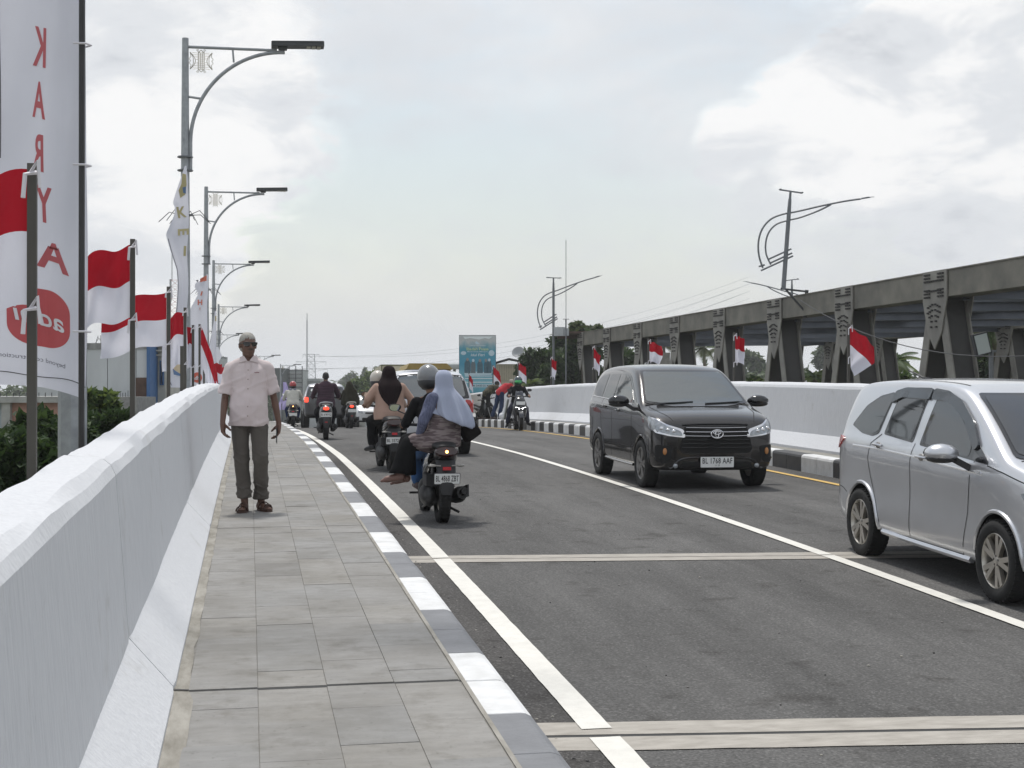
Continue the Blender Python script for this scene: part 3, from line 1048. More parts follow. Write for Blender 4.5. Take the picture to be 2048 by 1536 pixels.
l1 = arc_lamp((v.x, v.y, v.z - .62), -YAW, 'large leaning lamp with two curved arms on a bracket above the steel truss', 2.75)
l1.scale = (.76, .76, .76)
l1.rotation_euler = (0, R(4.2), -YAW)
b = MB()
b.beam((-.1, 0, -2.72), (.85, 0, -2.76), .12, .06); b.beam((.1, 0, -2.75), (.85, 0, -3.5), .10, .06); b.beam((.85, 0, -2.7), (.85, 0, -3.7), .12, .06)
b.obj('bracket', M_DARK, l1, smooth=False)
v = at(1107, 556, 63.0)
l2 = arc_lamp((v.x, v.y, v.z - .62), -YAW - R(28), 'curved-arm lamp rising behind the right parapet next to the dense tree', 10)
l2.scale = (.76, .76, .76)
b = MB()
b.box((.42, 0, -2.25), (.62, .40, .50)); b.box((.82, .02, -2.28), (.16, .3, .42))
b.obj('control_box', mat('control_box', (.42, .44, .45), rough=.5, var=.08), l2, smooth=False)
v = at(1584, 560, 66.0)
l3 = arc_lamp((v.x, v.y, v.z - .62), math.pi - YAW - R(28), 'small arc lamp of the far truss side, its arm pointing left', 4.0)
l3.scale = (.76, .76, .76)
# thin aerial mast
b = MB()
v = at(1132, 480, 55.0); g = GH(v.x, v.y)
b.tube([(0, 0, 0), (0, 0, v.z - 3 - g)], .03, 5); b.tube([(0, 0, v.z - 3 - g), (0, 0, v.z - g)], .012, 4)
b.tube([(-.12, 0, v.z - 3 - g), (.12, 0, v.z - 3 - g)], .012, 4)
o = b.obj('aerial_mast', M_GALVD, None, loc=(v.x, v.y, g)); tag(o, 'thin radio aerial standing behind the arc lamp by the tree', 'aerial')
# floodlight under the truss
v = at(1965, 690, 30.0)
fl = thing('floodlight', v, 'small square floodlight on a post between the truss members at the far right', 'floodlight')
b = MB(); b.box((-.03, 0, .02), (.34, .10, .46), Matrix.Rotation(R(-14), 3, 'Y')); b.obj('housing', M_DARK, fl, smooth=False)
b = MB(); b.box((-.03, -.058, .02), (.28, .012, .40), Matrix.Rotation(R(-14), 3, 'Y')); b.obj('glass', mat('flood_glass', (.45, .5, .48), rough=.15), fl, smooth=False)
b = MB(); b.tube([(.22, .05, -.1), (.24, .05, -2.6)], .05, 6); b.beam((.0, .06, -.12), (.34, .06, -.12), .05, .05); b.obj('post', M_GALVD, fl)
# sagging cable
b = MB()
A = at(1600, 600, 38.5); C = at(2120, 706, 27)
b.tube([A.lerp(C, t) + Vector((0, 0, -.55 * 4 * t * (1 - t))) for t in [i / 16 for i in range(17)]], .011, 4)
tag(b.obj('cable', M_DARK), 'thin cable sagging across the face of the steel truss', 'cable')
# ------------------------------------------------------------------ red and white flags
M_RED = cloth_mat('flag_red', (.44, .015, .028), .30)
M_WHT = cloth_mat('flag_white', (.74, .74, .82), .42)
M_FPOLE = mat('flag_pole', (.10, .093, .082), rough=.7, col2=(.065, .06, .053), vscale=4, stretch=(1, 1, .3))
M_TIE = mat('tie_ribbon', (.72, .70, .74), rough=.6)
def flag(base, top_z, label, group, width, height, fly=(-1, 0), droop=.15, wave=.06, seed=0, pole_r=.035, split=.5, lift=0.0, curl=0.0, fold=None, lean=0.0, r_top=.06):
    """flag > pole, red_panel, white_panel, tie ribbons. fly: direction the cloth streams to"""
    base = Vector(base)
    o = thing('flag', base, label, 'flag', group)
    Hh = top_z - base.z
    b = MB()
    b.box((lean / 2, 0, Hh / 2), (pole_r * 1.8, pole_r * 1.8, Hh), Matrix.Rotation(math.atan2(lean, Hh), 3, 'Y'))
    b.obj('pole', M_FPOLE, o, smooth=False)
    f = Vector((fly[0], fly[1], 0)).normalized()
    nrm = Vector((-f.y, f.x, 0))
    zt = Hh - r_top
    def fn(u, v):
        # u from pole to fly end, v from top to bottom
        if fold: uu, vv = fold(u, v)
        else: uu, vv = u, v
        a = .5 + .5 * u
        x = uu * width
        amp = wave * (.25 + u) * min(1, u * 4)
        y = amp * (math.sin(u * 7.0 + v * 2.2 + seed) + .45 * math.sin(u * 13 - v * 5 + seed * 2) + .3 * math.sin(v * 9 + seed * 3 + u * 4))
        z = zt - vv * height - droop * u ** 1.25 * height + lift * u * height + .02 * math.sin(u * 9 + seed)
        x *= 1 - curl * abs(math.sin(v * 3.1 + seed)) * .25
        return Vector((lean, 0, 0)) + f * (pole_r + x) + nrm * y + Vector((0, 0, z))
    for nm, v0, v1, m in (('red_panel', 0, split, M_RED), ('white_panel', split, 1, M_WHT)):
        b = MB()
        b.grid(lambda u, t: fn(u, v0 + (v1 - v0) * t), 24, 12)
        b.obj(nm, m, o, angle=180)
    b = MB()
    for z in (zt - .005, zt - height):
        b.tube([(lean + pole_r * 1.2, -.05, z), (lean - pole_r, -.06, z - .01), (lean - pole_r * 1.3, -.07, z - .09 - .03 * math.sin(seed))], .010, 4)
        b.tube([(lean, -.05, z), (lean + pole_r * 1.5, -.07, z + .05), (lean + pole_r * 1.9, -.07, z - .07)], .009, 4)
    tag(b.obj('tie_ribbon', M_TIE, o), kind='stuff')
    return o
GF = 'small red and white flags along the left parapet'
def left_flag(xp, ytop, Z, label, w, h, **kw):
    v = at(xp, ytop, Z)
    base = Vector((v.x, v.y, rz(v.y) - .3))
    return flag(base, v.z, label, GF, w, h, **kw)
left_flag(64, 327, 6.4, 'nearest red and white flag, cut by the left edge, before the large banner', .62, .60, droop=.10, r_top=.04, wave=.07, seed=1, pole_r=.022, fly=(-.86, .28), split=.46)
left_flag(265, 478, 11.9, 'red and white flag with a bent tip just right of the large banner pole', .44, .60, droop=.10, wave=.06, seed=2.2, pole_r=.022, fly=(-.95, .1), fold=lambda u, v: (u * (1 - .28 * (1 - v) * .5), v * (1 - .0 * u) + .05 * u))
left_flag(337, 573, 17.2, 'wide red and white flag above the building with the blue column', .76, .62, droop=.30, wave=.07, seed=3.9, pole_r=.024, fly=(-.97, .05), split=.5)
left_flag(370, 615, 21.6, 'red and white flag overlapping the lower half of the first tied banner', .30, .78, droop=.18, wave=.07, seed=5.0, pole_r=.024, fly=(-.9, .1), split=.42)
left_flag(386, 650, 27.0, 'small flag with its red cloth swept left in front of the adhi roundel banner', .17, .72, droop=-.02, wave=.10, seed=6.1, pole_r=.026, fly=(-.8, .5), split=.42)
left_flag(399, 648, 31.5, 'flag whose red cloth blows right and downwards beside the adhi roundel', .34, .85, droop=1.15, wave=.08, seed=7.3, pole_r=.026, fly=(.9, .1), split=.48)
left_flag(408, 684, 36, 'slim flag behind the one blowing right, mostly showing its pole', .20, .6, droop=.9, wave=.05, seed=8.3, pole_r=.026, fly=(.8, .2))
left_flag(417, 700, 41, 'flag further along with a drooping red corner, before the torn banner end', .22, .6, droop=1.0, wave=.05, seed=9.1, pole_r=.028, fly=(.8, .2))
left_flag(423, 722, 46, 'tiny red and white flag at the foot of the second lamp pole', .30, .62, droop=.05, wave=.05, seed=9.9, pole_r=.028, fly=(.8, .1))
left_flag(430, 727, 51, 'tiny flag nearest the man\'s left shoulder in the photo, above the parapet crest', .30, .62, droop=.12, wave=.05, seed=10.9, pole_r=.028, fly=(.9, .1))
for xx, yy, Z in ((364, 692, 20), ):
    v = at(xx, yy, Z)
    b = MB(); b.box((0, 0, (v.z - rz(v.y)) / 2), (.05, .05, v.z - rz(v.y)))
    tag(b.obj('flag_pole', M_FPOLE, smooth=False, loc=(v.x, v.y, rz(v.y))), 'bare short pole in front of the beige printed foot of the tied banner', 'pole')

GR = 'small red and white flags along the right parapet'
def right_flag(xp, ytop, Z, label, w, h, **kw):
    v = at(xp, ytop, Z)
    base = Vector((v.x, v.y, rz(v.y, 9.6) + 1.0))
    return flag(base, v.z, label, GR, w, h, pole_r=.022, **kw)
right_flag(1697, 648, 24.7, 'nearest right flag, a large red triangle over white, against the truss diagonals', .44, .50, fly=(.95, -.1), droop=.62, wave=.05, seed=1.5, split=.62, fold=lambda u, v: (u * (1.0 - .9 * max(0, v - .55) / .45), v))
right_flag(1468, 665, 30.4, 'upright red and white flag seen above the black car\'s right mirror', .20, .56, fly=(.9, .2), droop=.08, wave=.06, seed=2.5)
right_flag(1297, 677, 36.8, 'red and white flag blowing right above the black car\'s roof', .33, .50, fly=(.9, .1), droop=.25, wave=.06, seed=3.5, fold=lambda u, v: (u * (1 - .5 * max(0, v - .6)), v))
right_flag(1186, 690, 42.7, 'flag just left of the black car, hanging in front of the first truss diagonals', .20, .60, fly=(.85, .2), droop=.45, wave=.05, seed=4.5)
right_flag(1102, 712, 48.7, 'drooping flag right beside the pole of the curved-arm lamp', .20, .62, fly=(.6, .3), droop=.25, wave=.06, seed=5.5)
right_flag(1036, 722, 54.5, 'flag in front of the dense tree, above the rider with the green helmet', .32, .58, fly=(.9, .1), droop=.40, wave=.06, seed=6.5)
right_flag(986, 730, 60.3, 'flag leaning over the leaning man in red, beside the teal billboard', .34, .70, fly=(.9, .1), droop=.55, wave=.06, seed=7.5)
right_flag(938, 746, 67.0, 'farthest right flag, narrow, against the lower part of the teal billboard', .16, .62, fly=(.9, .1), droop=.4, wave=.05, seed=8.5)
v = at(1607, 761, 27.5)
flag((v.x, v.y, v.z - 1.2), v.z + .02, 'flag of which only a small red tip shows over the right parapet', GR, .28, .5, fly=(.95, 0), droop=.5, wave=.04, seed=3.3, pole_r=.02, split=.6)

# ------------------------------------------------------------------ tall advertising banners
M_BAN = cloth_mat('banner_cloth', (.72, .725, .80), .42, var=.05, rough=.55, bump=.2, bscale=6)
M_BRED = mat('banner_print_red', (.52, .12, .135), rough=.6, var=.06)
M_BORG = mat('banner_print_orange', (.62, .16, .10), rough=.6, var=.06)
M_BWH = mat('banner_print_white', (.76, .75, .80), rough=.6)
M_BGR = mat('banner_print_grey', (.16, .16, .20), rough=.6)
M_BGO = mat('banner_print_gold', (.47, .41, .22), rough=.6, var=.06)
M_BBE = mat('banner_print_beige', (.62, .50, .34), rough=.6)
M_BBL = mat('banner_print_blue', (.12, .20, .36), rough=.6)
def round_poly(hw, hh, r, n=10):
    pts = []
    for cx_, cy_, a0 in ((hw - r, hh - r, 0), (-hw + r, hh - r, 90), (-hw + r, -hh + r, 180), (hw - r, -hh + r, 270)):
        for k in range(n + 1):
            t = R(a0 + 90 * k / n)
            pts.append((cx_ + r * math.cos(t), cy_ + r * math.sin(t)))
    return pts
def flat_poly(pts, z=0):
    me = bpy.data.meshes.new('print')
    me.from_pydata([(x, y, z) for x, y in pts], [], [tuple(range(len(pts)))])
    bm = bmesh.new(); bm.from_mesh(me); bmesh.ops.triangulate(bm, faces=bm.faces); bm.to_mesh(me); bm.free()
    return me
def big_banner():
    """the near banner hangs from a dark pole; we see its back, so the print is mirrored"""
    Z = 9.6
    edge = at(163, 780, Z)
    base = Vector((edge.x, edge.y, rz(edge.y) - .2))
    o = thing('banner', base, 'huge white vertical banner at the left edge with mirrored KARYA and adhi print', 'banner')
    rx = Vector((math.cos(YAW), -math.sin(YAW), 0)); fw = Vector((math.sin(YAW), math.cos(YAW), 0))
    b = MB()
    b.tube([(0, 0, 0), (0, 0, 6.2)], .020, 8)
    b.obj('pole', mat('banner_pole', (.035, .033, .034), rough=.5, var=.2, vscale=3), o)
    zb = at(163, 800, Z).z - base.z
    zt = 5.9
    def cloth(u, v):
        """u: metres left of the pole, v: height above the banner foot"""
        f = v / (zt - zb)
        foot = .035 * math.sin(u * 5) + .13 * (u / .8)  * max(0, 1 - v / 1.0) if v < 1.0 else 0
        d = .10 * math.sin(u * 4.6 + .5) * (1 - .2 * f) + .045 * math.sin(u * 9.0 + v * 1.1) + .03 * math.sin(v * 2.3 + u * 6)
        # a long soft fold running down from the pole
        fx = .10 + .22 * max(0, 1 - v / 2.6)
        d += .05 * math.exp(-((u - fx) / .06) ** 2)
        d += .20 * math.exp(-(u / .13) ** 2) * .4
        return rx * (-u) + fw * (d - .05) + Vector((0, 0, zb + v + foot))
    b = MB()
    b.grid(lambda a, c: cloth(a * 1.35, c * (zt - zb)), 70, 90)
    b.obj('cloth', M_BAN, o, angle=180)
    def on(x, y, z, e=.006):
        p = cloth(x, y)
        return p - fw * (e + z)
    ppm = 2900 / Z
    def px(x, y): return ((163 - x) / ppm, (800 - y) / ppm)
    # mirrored lettering: text x runs away from the pole as seen from here
    for ch, x, y, size, wsc in (('K', 79, 97, 81, .37), ('A', 78, 204, 74, .33), ('R', 79, 310, 74, .32), ('Y', 86, 412, 72, .36), ('A', 99, 521, 66, .84)):
        me = text_mesh(ch, 1.0, bold=.022, res=4)
        h = max(v.co.y for v in me.vertices) - min(v.co.y for v in me.vertices)
        k = size / ppm / h
        u0, v0 = px(x, y)
        for v_ in me.vertices: v_.co.x *= k * wsc; v_.co.y *= k
        map_mesh(me, lambda a, c, z: on(u0 + a, v0 + c + a * .25, 0), .02)
        me.materials.clear(); me.materials.append(M_BRED)
        link('letter', me, o)
    u0, v0 = px(74, 652)
    me = flat_poly(round_poly(53 / ppm, 61 / ppm, 44 / ppm))
    map_mesh(me, lambda a, c, z: on(u0 + a, v0 + c + a * .06, 0, .004), .02)
    me.materials.append(mat('roundel_red', (.56, .10, .11), rough=.6, var=.05)); link('roundel', me, o)
    me = text_mesh('adhi', 1.0, bold=.016, shear=0.15, res=4)
    w = max(v.co.x for v in me.vertices) - min(v.co.x for v in me.vertices)
    k = 86 / ppm / w
    for v_ in me.vertices: v_.co.x *= k; v_.co.y *= k
    map_mesh(me, lambda a, c, z: on(u0 + a - .005, v0 + c + a * .22, 0, .009), .02)
    me.materials.clear(); me.materials.append(M_BWH); link('lettering', me, o)
    u1, v1 = px(62, 740)
    me = text_mesh('beyond construction', 1.0, bold=0.0, res=3)
    w = max(v.co.x for v in me.vertices) - min(v.co.x for v in me.vertices)
    k = 112 / ppm / w
    for v_ in me.vertices: v_.co.x *= k; v_.co.y *= k
    map_mesh(me, lambda a, c, z: on(u1 + a, v1 + c + a * .10, 0, .005), .03)
    me.materials.clear(); me.materials.append(M_BGR); link('lettering', me, o)
    # black rope along the hem and a stray wire
    b = MB()
    b.tube([on(1.35 * i / 40, .085 + .012 * math.sin(i * .5), 0, .008) for i in range(41)], .003, 4)
    b.obj('hem_rope', M_DARK, o)
    b = MB()
    b.tube([on(.53 + .018 * math.cos((i / 30 - .5) * 3.0) - .018 * 0, 1.6 + 2.0 * i / 30, 0, .02) for i in range(31)], .0035, 4)
    b.obj('wire', M_DARK, o)
    b = MB()
    for z in (1.15, 2.2, 3.3, 4.1):
        b.tube([(-.05, -.05, z), (.03, -.055, z), (.06, 0, z), (.02, .05, z)], .007, 4)
    b.obj('cable_tie', M_TIE, o)
big_banner()

def tied_banner(x_edge, Z, y_top, y_bot, prof, prints, label, seed):
    """a banner tied along one edge to a lamp pole: prof gives its ragged left outline in pixels"""
    v = at(x_edge, 780, Z)
    base = Vector((v.x, v.y, rz(v.y)))
    o = thing('banner', base, label, 'banner', 'tall white banners tied to the lamp poles')
    rx = Vector((math.cos(YAW), -math.sin(YAW), 0)); fw = Vector((math.sin(YAW), math.cos(YAW), 0))
    ppm = 2900 / Z
    def zz(y): return CAM_Z + (780 - y) / ppm - base.z
    ys = [p[0] for p in prof]; xl = [p[1] for p in prof]; xr = [p[2] for p in prof]
    def P(u, y, e=0.0):
        a = np.interp(y, ys, xl); c = np.interp(y, ys, xr)
        x = c + (a - c) * u
        wpx = max(4, c - a)
        d = (.16 * math.sin(u * 5 + y * .012 + seed) + .07 * math.sin(u * 11 + y * .03 + seed)) * wpx / ppm * .5 + .05 * math.sin(y * .045 + seed)
        return rx * ((x - x_edge) / ppm) + fw * (d - .16 - e) + Vector((0, 0, zz(y)))
    b = MB()
    b.grid(lambda a, c: P(a, y_top + (y_bot - y_top) * c), 18, 70)
    b.obj('cloth', M_BAN, o, angle=180)
    def on_px(x, y, e):
        a = np.interp(y, ys, xl); c = np.interp(y, ys, xr)
        return P((c - x) / max(1, c - a), y, e)
    for kind, args, m, lvl in prints:
        if kind == 'poly':
            me = flat_poly(args)
            map_mesh(me, lambda a, c, z: on_px(a, c, .02 + .008 * lvl), 4)
        else:
            t, x, y, h, w, rot = args
            me = text_mesh(t, 1.0, bold=.03, res=3)
            H_ = max(q.co.y for q in me.vertices) - min(q.co.y for q in me.vertices)
            W_ = max(q.co.x for q in me.vertices) - min(q.co.x for q in me.vertices)
            cs, sn = math.cos(rot), math.sin(rot)
            for q in me.vertices:
                a, c = q.co.x * w / W_, -q.co.y * h / H_
                q.co.x, q.co.y = x + a * cs - c * sn, y + a * sn + c * cs
            map_mesh(me, lambda a, c, z: on_px(a, c, .02 + .008 * lvl), 4)
        me.materials.clear(); me.materials.append(m)
        link('letter' if kind == 'text' else 'print', me, o)
    b = MB()
    b.tube([P(.93, y_top + (y_bot - y_top) * (.33 + .66 * i / 40), .01) for i in range(41)], .006, 4)
    b.obj('hem_rope', M_BGR, o)
    return o
prof1 = [(333, 374, 377), (362, 366, 381), (408, 349, 380), (414, 353, 380), (430, 352, 380), (470, 336, 380), (510, 348, 379), (540, 357, 379), (570, 358, 379), (620, 357, 378), (690, 345, 378), (715, 339, 378), (760, 341, 378), (776, 348, 378)]
tied_banner(377, 26.5, 334, 775, prof1,
    [('text', ('K', 365, 427, 22, 17, -.15), M_BGO, 0), ('text', ('E', 369, 465, 22, 13, 1.5), M_BGO, 0), ('text', ('I', 374.5, 505, 20, 5, .05), M_BGO, 0),
     ('poly', [(370, 350), (377, 352), (378, 372), (374, 392), (364, 398), (362, 384), (368, 370)], M_BGO, 0), ('poly', [(370, 378), (377, 376), (376, 390), (371, 388)], M_BBL, 1),
     ('poly', [(360, 702), (371, 704), (372, 745), (366, 750), (358, 742), (350, 745), (349, 735)], M_BBE, 0), ('poly', [(349, 737), (356, 742), (366, 748), (372, 735), (372, 750), (365, 752), (352, 749)], M_BBL, 1)],
    'torn white banner with gold letters tied to the tallest lamp pole', 1.0)
prof2 = [(547, 416, 418), (560, 408, 417), (566, 392, 418), (575, 391, 418), (588, 399, 418), (605, 390, 417), (625, 379, 417), (660, 379, 417), (700, 378, 417), (760, 378, 417), (772, 380, 417)]
tied_banner(416, 46.5, 549, 771, prof2,
    [('text', ('H', 403, 606, 11, 10, 0), M_BORG, 0), ('text', ('I', 405.5, 588, 9, 3, .3), M_BORG, 0), ('text', ('V', 403, 619, 6, 3, 0), M_BORG, 0), ('poly', [(402, 558), (415, 551), (415, 562), (402, 565)], M_BORG, 0), ('poly', [(393, 561), (399, 560), (397, 565)], M_BGR, 0),
     ('poly', [(397 + 10 * math.cos(t * .3), 755 + 10.5 * math.sin(t * .3)) for t in range(21)], mat('roundel_orange', (.66, .14, .09), rough=.6), 0), ('text', ('adhi', 396, 756, 8, 16, 0), M_BWH, 1)],
    'white banner with orange lettering and an adhi roundel, tied to the second lamp pole', 2.4)
prof3 = [(620, 431, 434), (640, 429, 434), (670, 424, 434), (700, 418, 434), (740, 420, 434), (768, 424, 434)]
tied_banner(433, 68, 622, 767, prof3, [('poly', [(431, 632), (434, 632), (434, 642), (431, 643)], M_BGO, 0)],
    'narrow white banner with a yellow-green mark tied to the third lamp pole', 3.9)
prof4 = [(694, 434, 438), (703, 433, 441), (712, 432, 445), (722, 433, 439), (760, 433, 438)]
tied_banner(437, 92, 694, 760, prof4, [], 'small white banner with a ragged end on the fourth lamp pole, by the man\'s shoulder', 5.2)
# pale banner at the far roadside, just right of the man's arm
v = at(569, 790, 60)
b = MB()
b.grid(lambda u, t: Vector(((u - .5) * (.12 + .35 * t) + .06 * math.sin(t * 5), .12 * math.sin(t * 6 + u * 5), -1.15 * t)), 8, 20)
o = b.obj('banner', cloth_mat('banner_lilac', (.52, .47, .74), .4), None, angle=180, loc=(v.x, v.y, at(569, 764, 60).z)); tag(o, 'short lilac-white banner at the roadside beside the rider with the red helmet', 'banner')
b = MB(); b.tube([(-.1, 0, .4), (-.12, 0, -1.9)], .02, 5); b.obj('pole', M_GALVD, o)
# ------------------------------------------------------------------ vehicles: materials
M_GLASS = mat('tinted_glass', (.010, .011, .012), rough=.03, spec=.9)
M_GLASSG = mat('tinted_glass_green', (.02, .032, .03), rough=.04, spec=.9, bump=.28, bscale=2.2, bdist=.06, stretch=(1, 1, 3))
M_TYRE = mat('tyre_rubber', (.014, .014, .014), rough=.85, var=.2, vscale=9, bump=.3, bscale=50)
M_RIM = mat('alloy', (.52, .49, .44), rough=.32, metal=.75, var=.1, vscale=12)
M_RIMD = mat('alloy_dark', (.27, .26, .25), rough=.4, metal=.7, var=.15)
M_BLK = mat('black_plastic', (.022, .022, .024), rough=.5)
M_BLKM = mat('black_matt', (.012, .012, .012), rough=.9)
M_BLKG = mat('black_gloss', (.008, .008, .009), rough=.12, coat=.6)
M_CHROME = mat('chrome', (.72, .72, .74), rough=.12, metal=1.0)
M_REDL = mat('tail_lens', (.42, .012, .012), rough=.12, coat=.8, var=.2)
M_REDLIT = mat('tail_lens_lit', (.8, .05, .03), rough=.2, emit=(1.0, .07, .03), estr=1.6)
M_ORLIT = mat('bulb_lit', (1, .4, .1), rough=.3, emit=(1.0, .42, .12), estr=9)
M_HLLIT = mat('headlamp_lit', (1, 1, 1), rough=.2, emit=(1, 1, 1), estr=6)
M_HL = mat('headlamp_glass', (.34, .36, .38), rough=.06, spec=.8, metal=.35, var=.3, vscale=25)
M_PLATE = mat('plate_white', (.74, .75, .74), rough=.35)
M_PLTX = mat('plate_text', (.02, .02, .025), rough=.5)
M_GAP = mat('panel_gap', (.006, .006, .006), rough=.9)
def paint(name, col, metal=.0, rough=.3, dirt=None):
    m = mat(name, col, rough=rough, metal=metal, coat=.9, var=.05 if dirt is None else 0, col2=dirt, vscale=1.3)
    return m
P_SILVER = paint('paint_silver', (.62, .63, .655), metal=.78, rough=.30)
P_BLACK = paint('paint_black_bronze', (.020, .018, .0175), metal=.5, rough=.22)
for g_ in (M_GLASS, M_GLASSG):
    b_ = g_.node_tree.nodes['Principled BSDF']; b_.inputs['IOR'].default_value = 1.75 if g_ is M_GLASS else 2.1
P_WHITE = paint('paint_white_silver', (.56, .57, .60), metal=.3, rough=.35)
P_WHITE2 = paint('paint_white', (.66, .67, .69), rough=.3)
P_DARK = paint('paint_dark_grey', (.045, .045, .048), metal=.3, rough=.3)

_wheel_cache = {}
def wheel(parent, loc, r, w, side, rimmat, spokes=5, double=True, hub=.69):
    """wheel > tyre, rim; axle along x; side = +1 when the outside faces +x"""
    key = (r, w, rimmat.name, spokes, double, side)
    if key not in _wheel_cache:
        t = MB()
        rr = r * hub
        prof = [(rr, -w * .42), (rr + .012, -w * .47), (r * .86, -w * .5), (r * .955, -w * .46), (r * .992, -w * .36), (r, -w * .2), (r, w * .2), (r * .992, w * .36), (r * .955, w * .46), (r * .86, w * .5), (rr + .012, w * .47), (rr, w * .42), (rr * .93, w * .3), (rr * .93, -w * .3)]
        t.lathe(prof + [prof[0]], axis='x', n=44)
        for k in range(44):                                     # tread blocks
            th = 2 * math.pi * k / 44
            rot = Matrix.Rotation(th, 3, 'X')
            for q in (-1, 1):
                t.box(rot @ Vector((q * w * .31, 0, r - .001)), (w * .22, r * .085, .010), rot)
        me_t = t.mesh('tyre', [M_TYRE], angle=50)
        t = MB()
        o = side * w
        t.lathe([(rr * 1.0, o * .40), (rr * .965, o * .43), (rr * .93, o * .38), (rr * .90, o * .05), (rr * .88, -o * .30), (rr * .2, -o * .32)], axis='x', n=40)
        t.mi = 1
        t.lathe([(rr * .88, -o * .1), (.02, -o * .1)], axis='x', n=24)
        t.mi = 0
        t.lathe([(rr * .235, o * .18), (rr * .235, o * .34), (rr * .17, o * .38), (.001, o * .385)], axis='x', n=20)
        n = spokes * (2 if double else 1)
        for k in range(n):
            base = 2 * math.pi * (k // (2 if double else 1)) / spokes
            off = (.20 if k % 2 else -.20) if double else 0
            th = base + off
            a0 = base + off * .35
            d0 = Vector((0, math.cos(a0), math.sin(a0))); d1 = Vector((0, math.cos(th), math.sin(th)))
            p0 = d0 * rr * .18 + Vector((o * .32, 0, 0)); p1 = d1 * rr * .94 + Vector((o * .36, 0, 0))
            wd = rr * (.19 if double else .22)
            t.beam(p0, p1, wd, .022, (1, 0, 0))
            t.beam(p0 - Vector((o * .1, 0, 0)), p1 - Vector((o * .08, 0, 0)), wd * .6, .02, (1, 0, 0))
        for k in range(5):
            th = 2 * math.pi * k / 5 + .3
            t.lathe([(.009, o * .34), (.009, o * .385)], (0, math.cos(th) * rr * .165, math.sin(th) * rr * .165), 'x', 8, cap=True, mi=1)
        me_r = t.mesh('rim', [rimmat, M_BLK], angle=35)
        fix_normals(me_r)
        _wheel_cache[key] = (me_t, me_r)
    me_t, me_r = _wheel_cache[key]
    wo = link('wheel', None, parent, loc)
    link('tyre', me_t, wo); link('rim', me_r, wo)
    return wo

def plate(parent, txt, c, w, h, facing, small=None, m=None, tilt=0.0, fs=1.0):
    """number plate facing -y (rear) or +y (front); part 'number_plate' > lettering"""
    b = MB()
    b.prism(round_poly(w / 2, h / 2, .01, 3), lambda u, v, d: Vector((u, v, d)), -.006, mi=0)
    b.prism(round_poly(w / 2 + .006, h / 2 + .006, .012, 3), lambda u, v, d: Vector((u, v, d - .007)), -.006, mi=1)
    o = b.obj('number_plate', [m or M_PLATE, M_BLK], parent, smooth=False, fix=True)
    xdir = Vector((1, 0, 0)) if facing < 0 else Vector((-1, 0, 0))
    up = Vector((0, -facing * math.sin(tilt), math.cos(tilt)))
    M = frame(c, xdir, up)
    o.matrix_local = M
    if txt:
        me = text_mesh(txt, 1.0, bold=.012, spacing=1.08, res=2)
        W_ = max(q.co.x for q in me.vertices) - min(q.co.x for q in me.vertices)
        H_ = max(q.co.y for q in me.vertices) - min(q.co.y for q in me.vertices)
        kx, ky = w * .90 * fs / W_, h * (.56 if small else .60) / H_
        me.transform(Matrix.Diagonal((kx, ky, 1, 1)))
        me.transform(Matrix.Translation((0, h * .10 if small else 0, .0025)))
        me.materials.clear(); me.materials.append(M_PLTX)
        link('lettering', me, o)
    if small:
        me = text_mesh(small, h * .22, bold=.0)
        me.transform(Matrix.Translation((0, -h * .32, .0025)))
        me.materials.clear(); me.materials.append(M_PLTX)
        link('lettering', me, o)
    return o

def chaikin(poly, it=1, rad=.03):
    """round the corners with a small radius"""
    out = []
    n = len(poly)
    for i in range(n):
        p, a, c = Vector(poly[i]), Vector(poly[i - 1]), Vector(poly[(i + 1) % n])
        d0, d1 = a - p, c - p
        r0, r1 = min(rad, d0.length * .35), min(rad, d1.length * .35)
        s0, s1 = p + d0.normalized() * r0, p + d1.normalized() * r1
        for t in (0, .5, 1):
            q = s0 * (1 - t) ** 2 + p * 2 * t * (1 - t) + s1 * t * t
            out.append(tuple(q))
    return out

